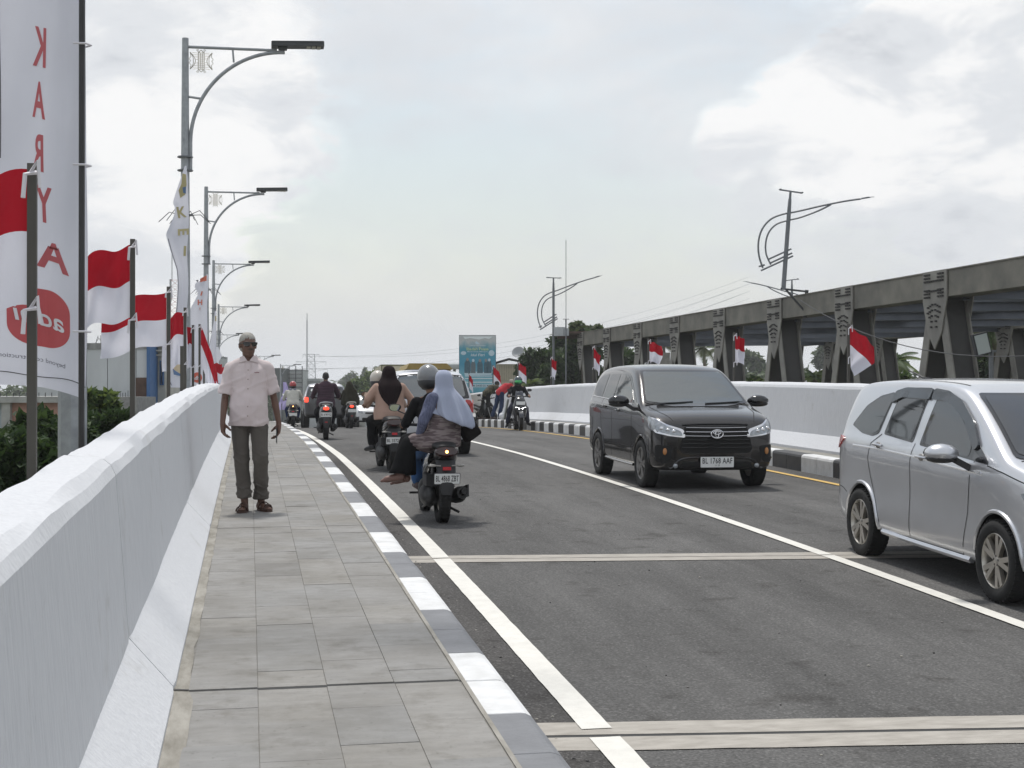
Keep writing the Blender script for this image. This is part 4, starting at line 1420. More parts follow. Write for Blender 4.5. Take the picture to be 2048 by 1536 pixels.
class Body:
    """car body lofted from stations, with panels laid onto its own surface"""
    def __init__(s, st, tumble, root, paint_m, wb, wr, wheel_x, crown=.015, arch=1.14, edge=.05, roof_in=.085):
        s.root = root
        rings = []
        for (y, zb, belt, zt, w) in st:
            bl = min(belt, zt - .045)
            wb_ = w * .985
            def side(z): return wb_ - .012 - max(0, z - bl) * tumble
            ze = zt - edge
            we = side(ze) - .01
            h = max(.0, zt - bl)
            k = min(1, h / .35)
            half = [(0, zb), (w * .86, zb), (w * .965, zb + .035), (w * .998, zb + (bl - zb) * .22), (w * (1 - .026 * min(1, k * 1.5)), zb + (bl - zb) * .50), (w * .994, zb + (bl - zb) * .80), (wb_, bl - .035 * k - .004),
                    (wb_ - .03 * k - .004, bl + .012 * k), (side(bl + (ze - bl) * .5), bl + (ze - bl) * .5), (we, ze), (we - roof_in * .6, zt - .012), (we * .55, zt + crown * .7), (0, zt + crown)]
            rings.append([(x, y, z) for x, z in half])
        n = len(rings[0])
        vs, fs = [], []
        for r in rings:
            vs += r + [(-x, y, z) for x, y, z in r[1:-1]]
        m = n + n - 2
        def R_(i, k): return i * m + k
        def L_(i, k): return i * m + (k if k in (0, n - 1) else n + k - 1)
        for i in range(len(rings) - 1):
            for k in range(n - 1):
                fs.append((R_(i, k), R_(i, k + 1), R_(i + 1, k + 1), R_(i + 1, k)))
                fs.append((L_(i, k), L_(i + 1, k), L_(i + 1, k + 1), L_(i, k + 1)))
        for i, fl in ((0, False), (len(rings) - 1, True)):
            cap = [(R_(i, 0), L_(i, 1), R_(i, 1))] + [(R_(i, k), L_(i, k), L_(i, k + 1), R_(i, k + 1)) for k in range(1, n - 2)] + [(R_(i, n - 2), L_(i, n - 2), R_(i, n - 1))]
            fs += [f[::-1] if fl else f for f in cap]
        me = bpy.data.meshes.new('body')
        me.from_pydata(vs, [], fs)
        fix_normals(me)
        o = link('body', me, root)
        md = o.modifiers.new('sub', 'SUBSURF'); md.levels = md.render_levels = 2
        cutb = MB()
        for yy in (0, wb):
            for sd_ in (-1, 1):
                cutb.lathe([(wr * arch, sd_ * (wheel_x - .17)), (wr * arch, sd_ * (wheel_x + .4))], (0, yy, wr + .01), 'x', 40, cap=True)
        cm = cutb.mesh('cut', [M_BLKM], smooth=False); fix_normals(cm)
        co = link('cut', cm)
        bo = o.modifiers.new('cut', 'BOOLEAN'); bo.object = co; bo.operation = 'DIFFERENCE'; bo.solver = 'EXACT'
        co2 = o.modifiers.new('w', 'WELD'); co2.merge_threshold = .0005
        bpy.context.view_layer.update()
        # surface for laying panels on: body without wheel holes
        bo.show_viewport = bo.show_render = False
        bpy.context.view_layer.update()
        full = eval_mesh(o, 'full')
        s.bvh = BVHTree.FromPolygons([v.co.copy() for v in full.vertices], [tuple(p.vertices) for p in full.polygons])
        bpy.data.meshes.remove(full)
        bo.show_viewport = bo.show_render = True
        bpy.context.view_layer.update()
        nm = eval_mesh(o, 'body')
        o.modifiers.clear(); o.data = nm
        bpy.data.objects.remove(co)
        nm.materials.clear(); nm.materials.append(paint_m); nm.materials.append(M_BLKM)
        mi = []
        for p in nm.polygons:
            c = p.center
            inside = any(abs((Vector((c.y, c.z)) - Vector((yy, wr + .01))).length - wr * arch) < .03 and abs((c.x)) < wheel_x + .1 and (Vector((p.normal.y, p.normal.z)).dot(Vector((yy, wr + .01)) - Vector((c.y, c.z)))) > .3 * wr for yy in (0, wb))
            flat = abs(abs(c.x) - (wheel_x - .17)) < .01 and abs(p.normal.x) > .9
            mi.append(1 if inside or flat or p.normal.z < -.75 else 0)
        nm.polygons.foreach_set('material_index', mi)
        nm.polygons.foreach_set('use_smooth', [True] * len(nm.polygons))
        nm.set_sharp_from_angle(angle=R(38))
        s.body = o
    def cast(s, u, v, axis):
        if axis in ('R', 'L'):
            sg = 1 if axis == 'R' else -1
            o, d = Vector((sg * 3, u, v)), Vector((-sg, 0, 0))
        elif axis in ('F', 'B'):
            sg = 1 if axis == 'F' else -1
            o, d = Vector((u, sg * 8, v)), Vector((0, -sg, 0))
        else:
            o, d = Vector((u, v, 5)), Vector((0, 0, -1))
        hit = s.bvh.ray_cast(o, d)
        if hit[0] is None:
            near = s.bvh.find_nearest(o + d * (3 if axis in 'RL' else 8))
            return near[0], near[1]
        nrm = hit[1]
        if nrm.dot(d) > 0: nrm = -nrm
        return hit[0], nrm
    def panel(s, name, poly, axis, m, off=.004, rnd=1, step=.09, parent=None, thick=.0, smooth=True, flat=None):
        """a thin panel whose outline poly=(y,z)/(x,z)/(x,y) is laid on the body"""
        if rnd: poly = chaikin(poly, rnd)
        me = flat_poly(poly)
        bm = bmesh.new(); bm.from_mesh(me)
        bmesh.ops.dissolve_faces(bm, faces=bm.faces[:]) if len(bm.faces) > 1 else None
        xs = [v.co.x for v in bm.verts]; ys = [v.co.y for v in bm.verts]
        for ax, arr in ((0, xs), (1, ys)):
            lo, hi = min(arr), max(arr)
            k = math.floor(lo / step) * step + step
            while k < hi:
                co = [0, 0, 0]; co[ax] = k
                no = [0, 0, 0]; no[ax] = 1
                bmesh.ops.bisect_plane(bm, geom=bm.verts[:] + bm.edges[:] + bm.faces[:], plane_co=co, plane_no=no)
                k += step
        # outline loop gets a skirt so that the panel has thickness
        for v in bm.verts:
            p, nrm = s.cast(v.co.x, v.co.y, axis)
            v.co = p + nrm * off
        bmesh.ops.triangulate(bm, faces=[f for f in bm.faces if len(f.verts) > 4])
        be = [e for e in bm.edges if e.is_boundary]
        ret = bmesh.ops.extrude_edge_only(bm, edges=be)
        nv = [g for g in ret['geom'] if isinstance(g, bmesh.types.BMVert)]
        for v in nv:
            p, nrm, _, _ = s.bvh.find_nearest(v.co)
            d = (p - v.co)
            v.co = v.co + d * 1.6 if d.length > 1e-6 else v.co
        bmesh.ops.recalc_face_normals(bm, faces=bm.faces)
        bm.normal_update()
        # make sure the big faces look outwards
        ctr = Vector((0, sum(v.co.y for v in bm.verts) / len(bm.verts), .8))
        tot = sum((f.calc_center_median() - ctr).dot(f.normal) * f.calc_area() for f in bm.faces)
        if tot < 0: bmesh.ops.reverse_faces(bm, faces=bm.faces)
        bm.to_mesh(me); bm.free()
        me.materials.append(m)
        me.polygons.foreach_set('use_smooth', [smooth] * len(me.polygons))
        me.set_sharp_from_angle(angle=R(50))
        return link(name, me, parent or s.root)
    def line(s, pts, axis, w=.008, m=None, name='panel_gap', off=.0025, parent=None):
        """thin line along pts on the surface"""
        P = []
        for a, c in zip(pts, pts[1:]):
            L = math.hypot(c[0] - a[0], c[1] - a[1]); k = max(1, int(L / .07))
            P += [(a[0] + (c[0] - a[0]) * i / k, a[1] + (c[1] - a[1]) * i / k) for i in range(k)]
        P.append(pts[-1])
        b = MB()
        vs = []
        for i, p in enumerate(P):
            q0, q1 = P[max(0, i - 1)], P[min(len(P) - 1, i + 1)]
            t = Vector((q1[0] - q0[0], q1[1] - q0[1])).normalized(); nn = Vector((-t.y, t.x)) * w / 2
            for sg in (-1, 1):
                a, nrm = s.cast(p[0] + sg * nn.x, p[1] + sg * nn.y, axis)
                vs.append(a + nrm * off)
        b.add(vs, [(2 * i, 2 * i + 1, 2 * i + 3, 2 * i + 2) for i in range(len(P) - 1)])
        return b.obj(name, m or M_GAP, parent or s.root, smooth=False)
    def bar(s, pts, axis, r=.012, m=None, name='trim', off=.006, parent=None, sm=3, squash=1.0):
        P = []
        for p in pts:
            a, nrm = s.cast(p[0], p[1], axis); P.append(a + nrm * off)
        b = MB(); b.tube(smooth_path(P, sm), r, 6, squash=squash)
        return b.obj(name, m or M_CHROME, parent or s.root)

def mirror_(root, c, side, m, size=(.13, .10, .09)):
    """door mirror > shell, base, glass"""
    b = MB()
    b.ell((0, 0, 0), size, 14, 10)
    b.ell((side * -.02, -.02, -.01), (size[0] * .95, size[1] * .8, size[2] * .95), 14, 10)
    sh = b.obj('mirror', m, root, loc=c)
    b = MB()
    b.beam((-side * size[0] * .7, .0, -size[2] * .6), (-side * (size[0] + .09), .05, -size[2] * 1.6), .07, .05)
    b.ell((0, 0, -size[2] * .55), (size[0] * .96, size[1] * .9, size[2] * .5), 12, 6)
    b.obj('mirror_foot', M_BLK, sh)
    b = MB()
    b.ell((0, -size[1] * .86, 0), (size[0] * .82, .012, size[2] * .75), 14, 6)
    b.obj('mirror_glass', M_GLASS, sh)
    return sh
def handle(B, y, z, side, m):
    p, n = B.cast(y, z, 'R' if side > 0 else 'L')
    b = MB()
    b.tube([p + n * .004 + Vector((0, -.08, 0)), p + n * .030 + Vector((0, -.05, .003)), p + n * .034 + Vector((0, 0, .005)), p + n * .030 + Vector((0, .05, .003)), p + n * .004 + Vector((0, .08, 0))], .011, 6)
    o = b.obj('door_handle', m, B.root)
    b = MB()
    b.ell(p + n * .002, (.012, .052, .032), 12, 6)
    b.obj('handle_recess', M_BLK if m == M_BLK else M_RIMD, o)

def box_on_road(p, s):
    return W(p, s)
def place(root, p, s, yaw, p2=None, s2=None, sc=1.0):
    root.location = W(p, s)
    pitch = SLOPE(s)
    if abs(yaw) > math.pi / 2: pitch = -pitch
    root.rotation_euler = Euler((pitch, 0, yaw), 'XYZ')
    root.scale = (sc, sc, sc)

# ------------------------------------------------------------------ silver MPV, nearest on the right
def silver_car():
    root = thing('car', (0, 0, 0), 'silver people carrier with smoky window visors, cut off by the right edge', 'car', 'vehicles in the oncoming lane')
    st = [(-.73, .46, .66, .76, .56), (-.715, .36, .80, .92, .66), (-.67, .30, .98, 1.06, .745), (-.62, .275, 1.04, 1.16, .775), (-.52, .26, 1.09, 1.33, .80), (-.46, .25, 1.10, 1.50, .806), (-.40, .25, 1.10, 1.565, .81), (-.25, .24, 1.10, 1.592, .813),
          (.1, .23, 1.10, 1.612, .815), (.6, .22, 1.085, 1.622, .815), (1.1, .215, 1.07, 1.618, .815), (1.45, .21, 1.055, 1.60, .815), (1.62, .21, 1.045, 1.575, .815), (1.8, .21, 1.035, 1.51, .815), (2.05, .21, 1.02, 1.38, .815), (2.3, .21, 1.0, 1.235, .815),
          (2.5, .21, .985, 1.11, .813), (2.6, .21, .975, 1.06, .81), (2.75, .22, .95, 1.03, .806), (2.95, .23, .90, .99, .795), (3.08, .25, .85, .945, .77), (3.16, .29, .78, .875, .73), (3.21, .36, .68, .77, .66), (3.225, .44, .60, .66, .56)]
    B = Body(st, .31, root, P_SILVER, 2.53, .305, .735, edge=.032, roof_in=.06)
    for sd_, ax in ((1, 'R'), (-1, 'L')):
        # dark surround then the panes
        q = [(-.30, 1.20), (-.10, 1.345), (.12, 1.44), (.38, 1.49), (.41, 1.48), (.29, 1.16), (.20, 1.13), (-.05, 1.155)]
        B.panel('quarter_window', q, ax, M_GLASS, .006, 1)
        B.panel('window_surround', [(-.335, 1.18), (-.11, 1.37), (.13, 1.465), (.38, 1.505), (.43, 1.48), (.30, 1.13), (.18, 1.10), (-.06, 1.115)], ax, M_BLKG, .003, 1)
        B.panel('rear_window', [(.54, 1.47), (1.06, 1.475), (.99, 1.115), (.44, 1.15)], ax, M_GLASS, .006, 1)
        B.panel('window_surround', [(.515, 1.49), (1.085, 1.495), (1.01, 1.09), (.405, 1.13)], ax, M_BLKG, .003, 1)
        B.panel('front_window', [(1.26, 1.475), (1.42, 1.465), (1.62, 1.41), (1.88, 1.255), (2.03, 1.12), (2.02, 1.04), (1.17, 1.105)], ax, M_GLASS, .006, 1)
        B.panel('window_surround', [(1.235, 1.495), (1.42, 1.49), (1.65, 1.43), (1.91, 1.275), (2.34, 1.03), (2.35, 1.005), (1.14, 1.08)], ax, M_BLKG, .003, 1)
        B.panel('corner_window', [(2.10, 1.095), (2.26, 1.035), (2.25, 1.025), (2.09, 1.03)], ax, M_GLASS, .006, 0)
        M_VIS = mat('smoky_visor', (.05, .055, .06), rough=.08, spec=.8)
        B.panel('window_visor', [(.40, 1.40), (.44, 1.51), (.62, 1.545), (1.13, 1.55), (1.12, 1.455), (.60, 1.46)], ax, M_VIS, .022, 1)
        B.panel('window_visor', [(1.16, 1.55), (1.42, 1.535), (1.68, 1.47), (1.98, 1.31), (2.16, 1.14), (2.10, 1.09), (1.84, 1.30), (1.58, 1.42), (1.38, 1.455), (1.16, 1.46)], ax, M_VIS, .022, 1)
        # shut lines
        B.line([(.37, 1.13), (.20, 1.04), (.14, .90), (.20, .74), (.33, .52), (.39, .36), (.42, .26)], ax)
        B.line([(1.065, 1.09), (1.03, .95), (1.02, .30)], ax)
        B.line([(2.13, 1.02), (2.10, .9), (2.06, .6), (1.98, .28)], ax)
        B.line([(.42, .29), (1.98, .275)], ax)
        B.line([(2.34, 1.0), (2.6, .965), (2.9, .91)], ax)
        B.line([(-.68, .60), (-.45, .585), (-.34, .55)], ax, .007)
        # shoulder crease and sill
        B.bar([(-.2, 1.0), (.4, 1.0), (1.0, .985), (1.6, .96), (2.3, .93)], ax, .010, P_SILVER, 'crease', off=-.004, squash=1)
        B.bar([(.44, .275), (1.0, .262), (1.6, .255), (2.08, .25)], ax, .028, P_SILVER, 'side_skirt', off=.004)
        # raised arch lips
        for yy in (0, 2.53):
            rr = .305 * 1.17
            pts = [(yy + rr * math.cos(R(a)), .315 + rr * math.sin(R(a))) for a in range(-5, 186, 12)]
            B.bar(pts, ax, .018, P_SILVER, 'arch_lip', off=.0, sm=2)
        handle(B, .36, 1.03, sd_, P_SILVER); handle(B, 1.24, .985, sd_, P_SILVER)
        p, n = B.cast(.33, .5, ax)
        B.panel('tail_lamp', [(-.67, 1.05), (-.50, 1.075), (-.42, 1.05), (-.48, 1.0), (-.60, .945), (-.70, .955)], ax, M_REDL, .016, 1)
        B.panel('badge', [(2.18, .955), (2.27, .95), (2.28, .925), (2.18, .93)], ax, M_CHROME, .006, 0)
        mirror_(root, (sd_ * 1.0, 2.02, 1.075), sd_, P_SILVER, (.135, .11, .075))
        B.panel('headlamp', [(2.85, .84), (3.13, .86), (3.20, .76), (3.05, .73), (2.95, .76)], ax, M_HL, .008, 1)
    B.panel('windscreen', [(-.53, 1.51), (.53, 1.51), (.64, 1.09), (.35, 1.06), (-.35, 1.06), (-.64, 1.09)], 'F', M_GLASS, .011, 1, .045)
    B.panel('windscreen_surround', [(-.555, 1.53), (.555, 1.53), (.675, 1.07), (.36, 1.035), (-.36, 1.035), (-.675, 1.07)], 'F', M_BLKG, .007, 1, .045)
    B.panel('rear_screen', [(-.56, 1.46), (.56, 1.46), (.60, 1.16), (-.60, 1.16)], 'B', M_GLASS, .006, 1)
    B.panel('grille', [(-.55, .78), (.55, .78), (.48, .50), (-.48, .50)], 'F', M_BLKG, .006, 1)
    B.line([(-.66, 2.62), (-.3, 2.585), (.3, 2.585), (.66, 2.62)], 'T', .012)
    for q in (-1, 1): B.line([(q * .5, 1.5), (q * .52, .6), (q * .515, -.2)], 'T', .014)
    b = MB(); b.tube([(.3, .25, 1.615), (.32, .1, 1.66), (.33, -.05, 1.69)], .008, 5); b.box((.3, .27, 1.625), (.05, .1, .02)); b.obj('aerial', M_BLK, root)
    for yy in (0, 2.53):
        for sd_ in (-1, 1): wheel(root, (sd_ * .735, yy, .305), .305, .19, sd_, M_RIM, 5, True)
    plate(root, 'BL 1420 LV', (0, 3.24, .46), .41, .13, 1)
    place(root, 6.32, 12.51, math.pi - R(1.0))
silver_car()

# ------------------------------------------------------------------ black MPV, coming towards us
def black_car():
    root = thing('car', (0, 0, 0), 'black people carrier with plate BL 1768 AAF coming towards the viewer', 'car', 'vehicles in the oncoming lane')
    st = [(-.80, .48, .80, .86, .60), (-.78, .38, .95, 1.02, .72), (-.73, .31, 1.10, 1.20, .80), (-.66, .28, 1.15, 1.40, .83), (-.58, .27, 1.16, 1.54, .835), (-.46, .26, 1.16, 1.63, .84),
          (-.2, .25, 1.16, 1.675, .843), (.2, .24, 1.15, 1.70, .845), (.7, .235, 1.14, 1.71, .845), (1.15, .23, 1.13, 1.70, .845), (1.4, .23, 1.12, 1.67, .845), (1.58, .23, 1.115, 1.615, .845), (1.8, .23, 1.10, 1.49, .845), (2.05, .23, 1.085, 1.335, .845),
          (2.25, .23, 1.07, 1.205, .845), (2.38, .23, 1.06, 1.135, .845), (2.5, .235, 1.04, 1.105, .845), (2.7, .24, 1.0, 1.075, .843), (2.92, .25, .95, 1.03, .835), (3.06, .26, .90, .97, .815), (3.14, .27, .84, .90, .785), (3.19, .28, .78, .845, .74), (3.215, .31, .70, .76, .68)]
    B = Body(st, .32, root, P_BLACK, 2.5, .33, .765, edge=.036, roof_in=.07)
    for sd_, ax in ((1, 'R'), (-1, 'L')):
        B.panel('quarter_window', [(-.52, 1.25), (-.42, 1.46), (-.25, 1.53), (.14, 1.57), (.08, 1.22), (-.30, 1.22)], ax, M_GLASS, .006, 1)
        B.panel('rear_window', [(.26, 1.565), (.80, 1.57), (.78, 1.19), (.18, 1.215)], ax, M_GLASS, .006, 1)
        B.panel('front_window', [(.90, 1.57), (1.2, 1.56), (1.40, 1.50), (1.68, 1.35), (1.96, 1.16), (.88, 1.185)], ax, M_GLASS, .006, 1)
        B.panel('window_surround', [(-.56, 1.235), (-.44, 1.48), (-.25, 1.56), (.2, 1.595), (1.2, 1.59), (1.42, 1.53), (1.72, 1.37), (2.18, 1.13), (.88, 1.155), (-.3, 1.20)], ax, M_BLKG, .003, 1)
        B.bar([(-.50, 1.215), (.2, 1.195), (1.0, 1.165), (1.9, 1.135)], ax, .008, M_CHROME, 'window_trim', off=.004)
        B.line([(.20, 1.2), (.14, 1.0), (.18, .7), (.36, .36)], ax)
        B.line([(.84, 1.18), (.82, .32)], ax)
        B.line([(1.98, 1.12), (1.97, .7), (1.92, .32)], ax)
        B.bar([(.40, .30), (1.2, .285), (1.98, .28)], ax, .022, P_BLACK, 'side_skirt', off=.003)
        handle(B, .42, 1.07, sd_, M_BLKG); handle(B, 1.22, 1.03, sd_, M_BLKG)
        mirror_(root, (sd_ * 1.02, 1.98, 1.19), sd_, M_BLKG, (.15, .10, .085))
        for yy in (0, 2.5):
            rr = .33 * 1.15
            B.bar([(yy + rr * math.cos(R(a)), .34 + rr * math.sin(R(a))) for a in range(0, 181, 12)], ax, .014, P_BLACK, 'arch_lip', off=.0, sm=2)
        # wrap-round headlamps with a chrome frame
        x = sd_
        hl = [(x * .46, .735), (x * .48, .80), (x * .66, .865), (x * .80, .965), (x * .815, .87), (x * .78, .80), (x * .62, .755)]
        h = B.panel('headlamp', hl, 'F', M_HL, .012, 1, .05)
        B.panel('headlamp_frame', [(x * .42, .715), (x * .445, .825), (x * .66, .892), (x * .81, .995), (x * .828, .86), (x * .80, .778), (x * .62, .735)], 'F', M_CHROME, .006, 1, .05)
        B.panel('headlamp', [(2.80, 1.00), (3.02, .94), (3.10, .84), (2.98, .80), (2.86, .86)], ax, M_HL, .010, 1, .05)
        for k in range(3):
            p, n = B.cast(x * (.58 + .075 * k), .80 + .018 * k, 'F')
            b = MB(); b.ell(p + n * .006, (.030, .012, .030), 12, 8); b.obj('bulb', M_CHROME, h)
        B.panel('fog_recess', [(x * .60, .60), (x * .80, .62), (x * .80, .40), (x * .70, .36), (x * .62, .44)], 'F', M_BLKM, .008, 1, .06)
        p, n = B.cast(x * .70, .53, 'F'); b = MB(); b.ell(p + n * .01, (.028, .02, .048), 10, 8); b.obj('indicator', mat('indicator_orange', (.45, .2, .07), rough=.2), root)
        p, n = B.cast(x * .56, .335, 'F'); b = MB(); b.ell(p + n * .012, (.034, .02, .034), 12, 8); b.obj('fog_lamp', M_HL, root)
    B.panel('windscreen', [(-.57, 1.60), (.57, 1.60), (.70, 1.185), (.4, 1.145), (-.4, 1.145), (-.70, 1.185)], 'F', M_GLASSG, .011, 1, .045)
    B.panel('windscreen_surround', [(-.595, 1.62), (.595, 1.62), (.735, 1.165), (.4, 1.12), (-.4, 1.12), (-.735, 1.165)], 'F', M_BLKG, .007, 1, .045)
    B.panel('rear_screen', [(-.6, 1.50), (.6, 1.50), (.64, 1.22), (-.64, 1.22)], 'B', M_GLASS, .006, 1)
    g = B.panel('grille', [(-.43, .865), (.43, .865), (.50, .56), (.46, .505), (-.46, .505), (-.50, .56)], 'F', M_BLKM, .006, 1, .06)
    for k in range(6):
        z = .845 - .052 * k
        hw = .41 + .012 * k
        B.bar([(-hw, z), (-hw * .5, z - .004), (0, z - .006), (hw * .5, z - .004), (hw, z)], 'F', .008 if k < 3 else .006, M_CHROME if k < 3 else M_BLKG, 'grille_bar', off=.018, parent=g, squash=.6)
    B.bar([(-.45, .885), (-.2, .895), (.2, .895), (.45, .885)], 'F', .012, M_BLKG, 'grille_trim', off=.01)
    B.panel('air_intake', [(-.46, .39), (.46, .39), (.52, .28), (-.52, .28)], 'F', M_BLKM, .006, 1, .08)
    B.bar([(-.80, .44), (-.62, .30), (-.52, .40), (-.3, .445), (.3, .445), (.52, .40), (.62, .30), (.80, .44)], 'F', .018, P_BLACK, 'bumper_lip', off=.006)
    # three-ellipse emblem
    p, n = B.cast(0, .765, 'F')
    b = MB()
    def ring(cx_, cz, rx_, rz_, r=.0085):
        b.tube([(cx_ + rx_ * math.cos(2 * math.pi * i / 28), 0, cz + rz_ * math.sin(2 * math.pi * i / 28)) for i in range(29)], r, 6, cap=False)
    ring(0, 0, .082, .056); ring(0, .018, .050, .022, .007); ring(0, -.002, .022, .050, .007)
    b.obj('emblem', M_CHROME, root, loc=p + Vector((0, .035, 0)))
    B.line([(-.74, 2.36), (-.4, 2.31), (.4, 2.31), (.74, 2.36)], 'T', .03, M_BLKM, 'scuttle', off=.008)
    for q in (-1, 1): B.line([(q * .70, 2.4), (q * .66, 2.8), (q * .56, 3.1)], 'T', .008)
    for x0, x1 in ((-.1, -.62), (.58, .06)):
        B.bar([(x0 - .0, 1.145), ((x0 + x1) / 2, 1.155), (x1, 1.17)], 'F', .008, M_BLK, 'wiper', off=.02)
    b = MB(); b.ell((.0, -.3, 1.715), (.02, .07, .035), 8, 6); b.obj('aerial', P_BLACK, root)
    plate(root, 'BL 1768 AAF', (0, 3.262, .385), .455, .142, 1, small='11 29')
    for yy in (0, 2.5):
        for sd_ in (-1, 1): wheel(root, (sd_ * .755, yy, .33), .33, .20, sd_, M_RIMD, 5, True)
    place(root, 6.24, 22.15, math.pi + R(.2))
    root.scale = (1.03, 1, 1)
black_car()

# ------------------------------------------------------------------ minivan seen from behind
def white_minivan():
    root = thing('car', (0, 0, 0), 'pale silver-white people carrier seen from behind, partly hidden by two motorcycles', 'car', 'vehicles in the near lane')
    st = [(-.80, .50, .80, .86, .66), (-.785, .36, .95, 1.02, .76), (-.75, .30, 1.05, 1.12, .805), (-.70, .28, 1.08, 1.28, .825), (-.62, .27, 1.09, 1.46, .83), (-.55, .26, 1.09, 1.56, .83), (-.40, .25, 1.09, 1.61, .835),
          (0, .24, 1.08, 1.64, .835), (.8, .24, 1.06, 1.645, .835), (1.4, .24, 1.04, 1.60, .835), (2.0, .24, 1.02, 1.33, .835), (2.35, .24, 1.0, 1.12, .835), (2.8, .25, .93, 1.01, .82), (3.05, .3, .8, .88, .76), (3.12, .42, .66, .74, .64)]
    B = Body(st, .33, root, P_WHITE, 2.5, .30, .745)
    B.panel('rear_screen', [(-.60, 1.50), (-.3, 1.535), (.3, 1.535), (.60, 1.50), (.66, 1.14), (.3, 1.12), (-.3, 1.12), (-.66, 1.14)], 'B', M_GLASSG, .008, 1, .06)
    B.panel('screen_surround', [(-.64, 1.535), (-.3, 1.57), (.3, 1.57), (.64, 1.535), (.74, 1.10), (.3, 1.08), (-.3, 1.08), (-.74, 1.10)], 'B', M_BLKG, .004, 1, .06)
    for sd_, ax in ((1, 'R'), (-1, 'L')):
        B.panel('tail_lamp', [(sd_ * .66, 1.08), (sd_ * .76, 1.06), (sd_ * .82, .86), (sd_ * .74, .80), (sd_ * .60, .80), (sd_ * .61, .88)], 'B', M_REDL, .015, 1, .04)
        B.panel('tail_lamp', [(-.74, .82), (-.76, 1.0), (-.62, 1.08), (-.52, 1.0), (-.60, .86)], ax, M_REDL, .015, 1, .05)
        B.panel('quarter_window', [(-.48, 1.2), (-.35, 1.45), (.2, 1.5), (.2, 1.14), (-.3, 1.15)], ax, M_GLASS, .006, 1)
        B.panel('rear_window', [(.3, 1.5), (.95, 1.5), (.92, 1.12), (.3, 1.14)], ax, M_GLASS, .006, 1)
        B.panel('front_window', [(1.05, 1.5), (1.4, 1.45), (2.0, 1.12), (1.03, 1.11)], ax, M_GLASS, .006, 1)
        mirror_(root, (sd_ * 1.0, 2.0, 1.1), sd_, P_WHITE, (.12, .09, .08))
    B.bar([(-.66, 1.585), (-.3, 1.615), (.3, 1.615), (.66, 1.585)], 'B', .022, P_WHITE, 'spoiler', off=.01)
    B.bar([(.56, 1.17), (.35, 1.16), (.0, 1.15)], 'B', .010, M_BLK, 'wiper', off=.02)
    B.line([(-.62, .62), (-.3, .60), (.3, .60), (.62, .62)], 'B', .01)
    B.line([(-.72, 1.07), (-.60, .78), (-.58, .62)], 'B', .008); B.line([(.72, 1.07), (.60, .78), (.58, .62)], 'B', .008)
    B.panel('bumper_insert', [(-.55, .42), (.55, .42), (.5, .32), (-.5, .32)], 'B', M_BLKM, .006, 1, .08)
    p, n = B.cast(.46, .93, 'B'); b = MB(); b.box(p + n * .006, (.18, .01, .035)); b.box(p + n * .006 + Vector((.02, 0, -.06)), (.10, .01, .025)); b.obj('badge', M_CHROME, root, smooth=False)
    plate(root, 'BL 1317 JN', (0, -.815, .78), .41, .13, -1)
    for yy in (0, 2.5):
        for sd_ in (-1, 1): wheel(root, (sd_ * .745, yy, .30), .30, .19, sd_, M_RIM, 5, True)
    x, s = 3.42, 27.7
    place(root, x, s + .6, 0)
white_minivan()

# ------------------------------------------------------------------ far vehicles
def far_suv():
    root = thing('car', (0, 0, 0), 'dark four-wheel-drive with a pale roof and lit tail lamp, beyond the man in purple', 'car', 'vehicles in the near lane')
    st = [(-.82, .55, .9, .96, .62), (-.80, .48, 1.1, 1.16, .78), (-.72, .44, 1.2, 1.4, .85), (-.6, .42, 1.2, 1.66, .86), (-.4, .4, 1.2, 1.76, .86), (.3, .4, 1.2, 1.80, .86), (1.2, .4, 1.18, 1.78, .86), (1.9, .4, 1.15, 1.4, .86), (2.2, .4, 1.1, 1.2, .86), (2.9, .42, 1.0, 1.1, .84), (3.1, .5, .8, .9, .76)]
    B = Body(st, .30, root, P_DARK, 2.5, .37, .76)
    B.panel('rear_screen', [(-.62, 1.64), (.62, 1.64), (.68, 1.24), (-.68, 1.24)], 'B', M_GLASS, .008, 1)
    B.panel('roof', [(-.66, -.55), (.66, -.55), (.66, 1.3), (-.66, 1.3)], 'T', P_WHITE, .01, 1)
    B.bar([(-.80, 1.25), (-.74, 1.5), (-.64, 1.70), (-.3, 1.765), (.3, 1.765), (.64, 1.70), (.74, 1.5), (.80, 1.25)], 'B', .035, P_WHITE, 'pillar_trim', off=.0)
    for sd_ in (-1, 1):
        B.panel('tail_lamp', [(sd_ * .70, 1.22), (sd_ * .84, 1.22), (sd_ * .84, 1.02), (sd_ * .70, 1.02)], 'B', M_REDLIT, .02, 1, .05)
        for yy in (0, 2.5): wheel(root, (sd_ * .76, yy, .37), .37, .25, sd_, M_RIMD, 5, False)
    b = MB(); b.lathe([(.33, -1.02), (.36, -.96), (.36, -.84)], (-.05, 0, .98), 'y', 24, cap=True); b.obj('spare_wheel', M_TYRE, root, fix=True)
    x, s = ground_p(650, 59)
    place(root, x - cx(s), s, 0)
far_suv()
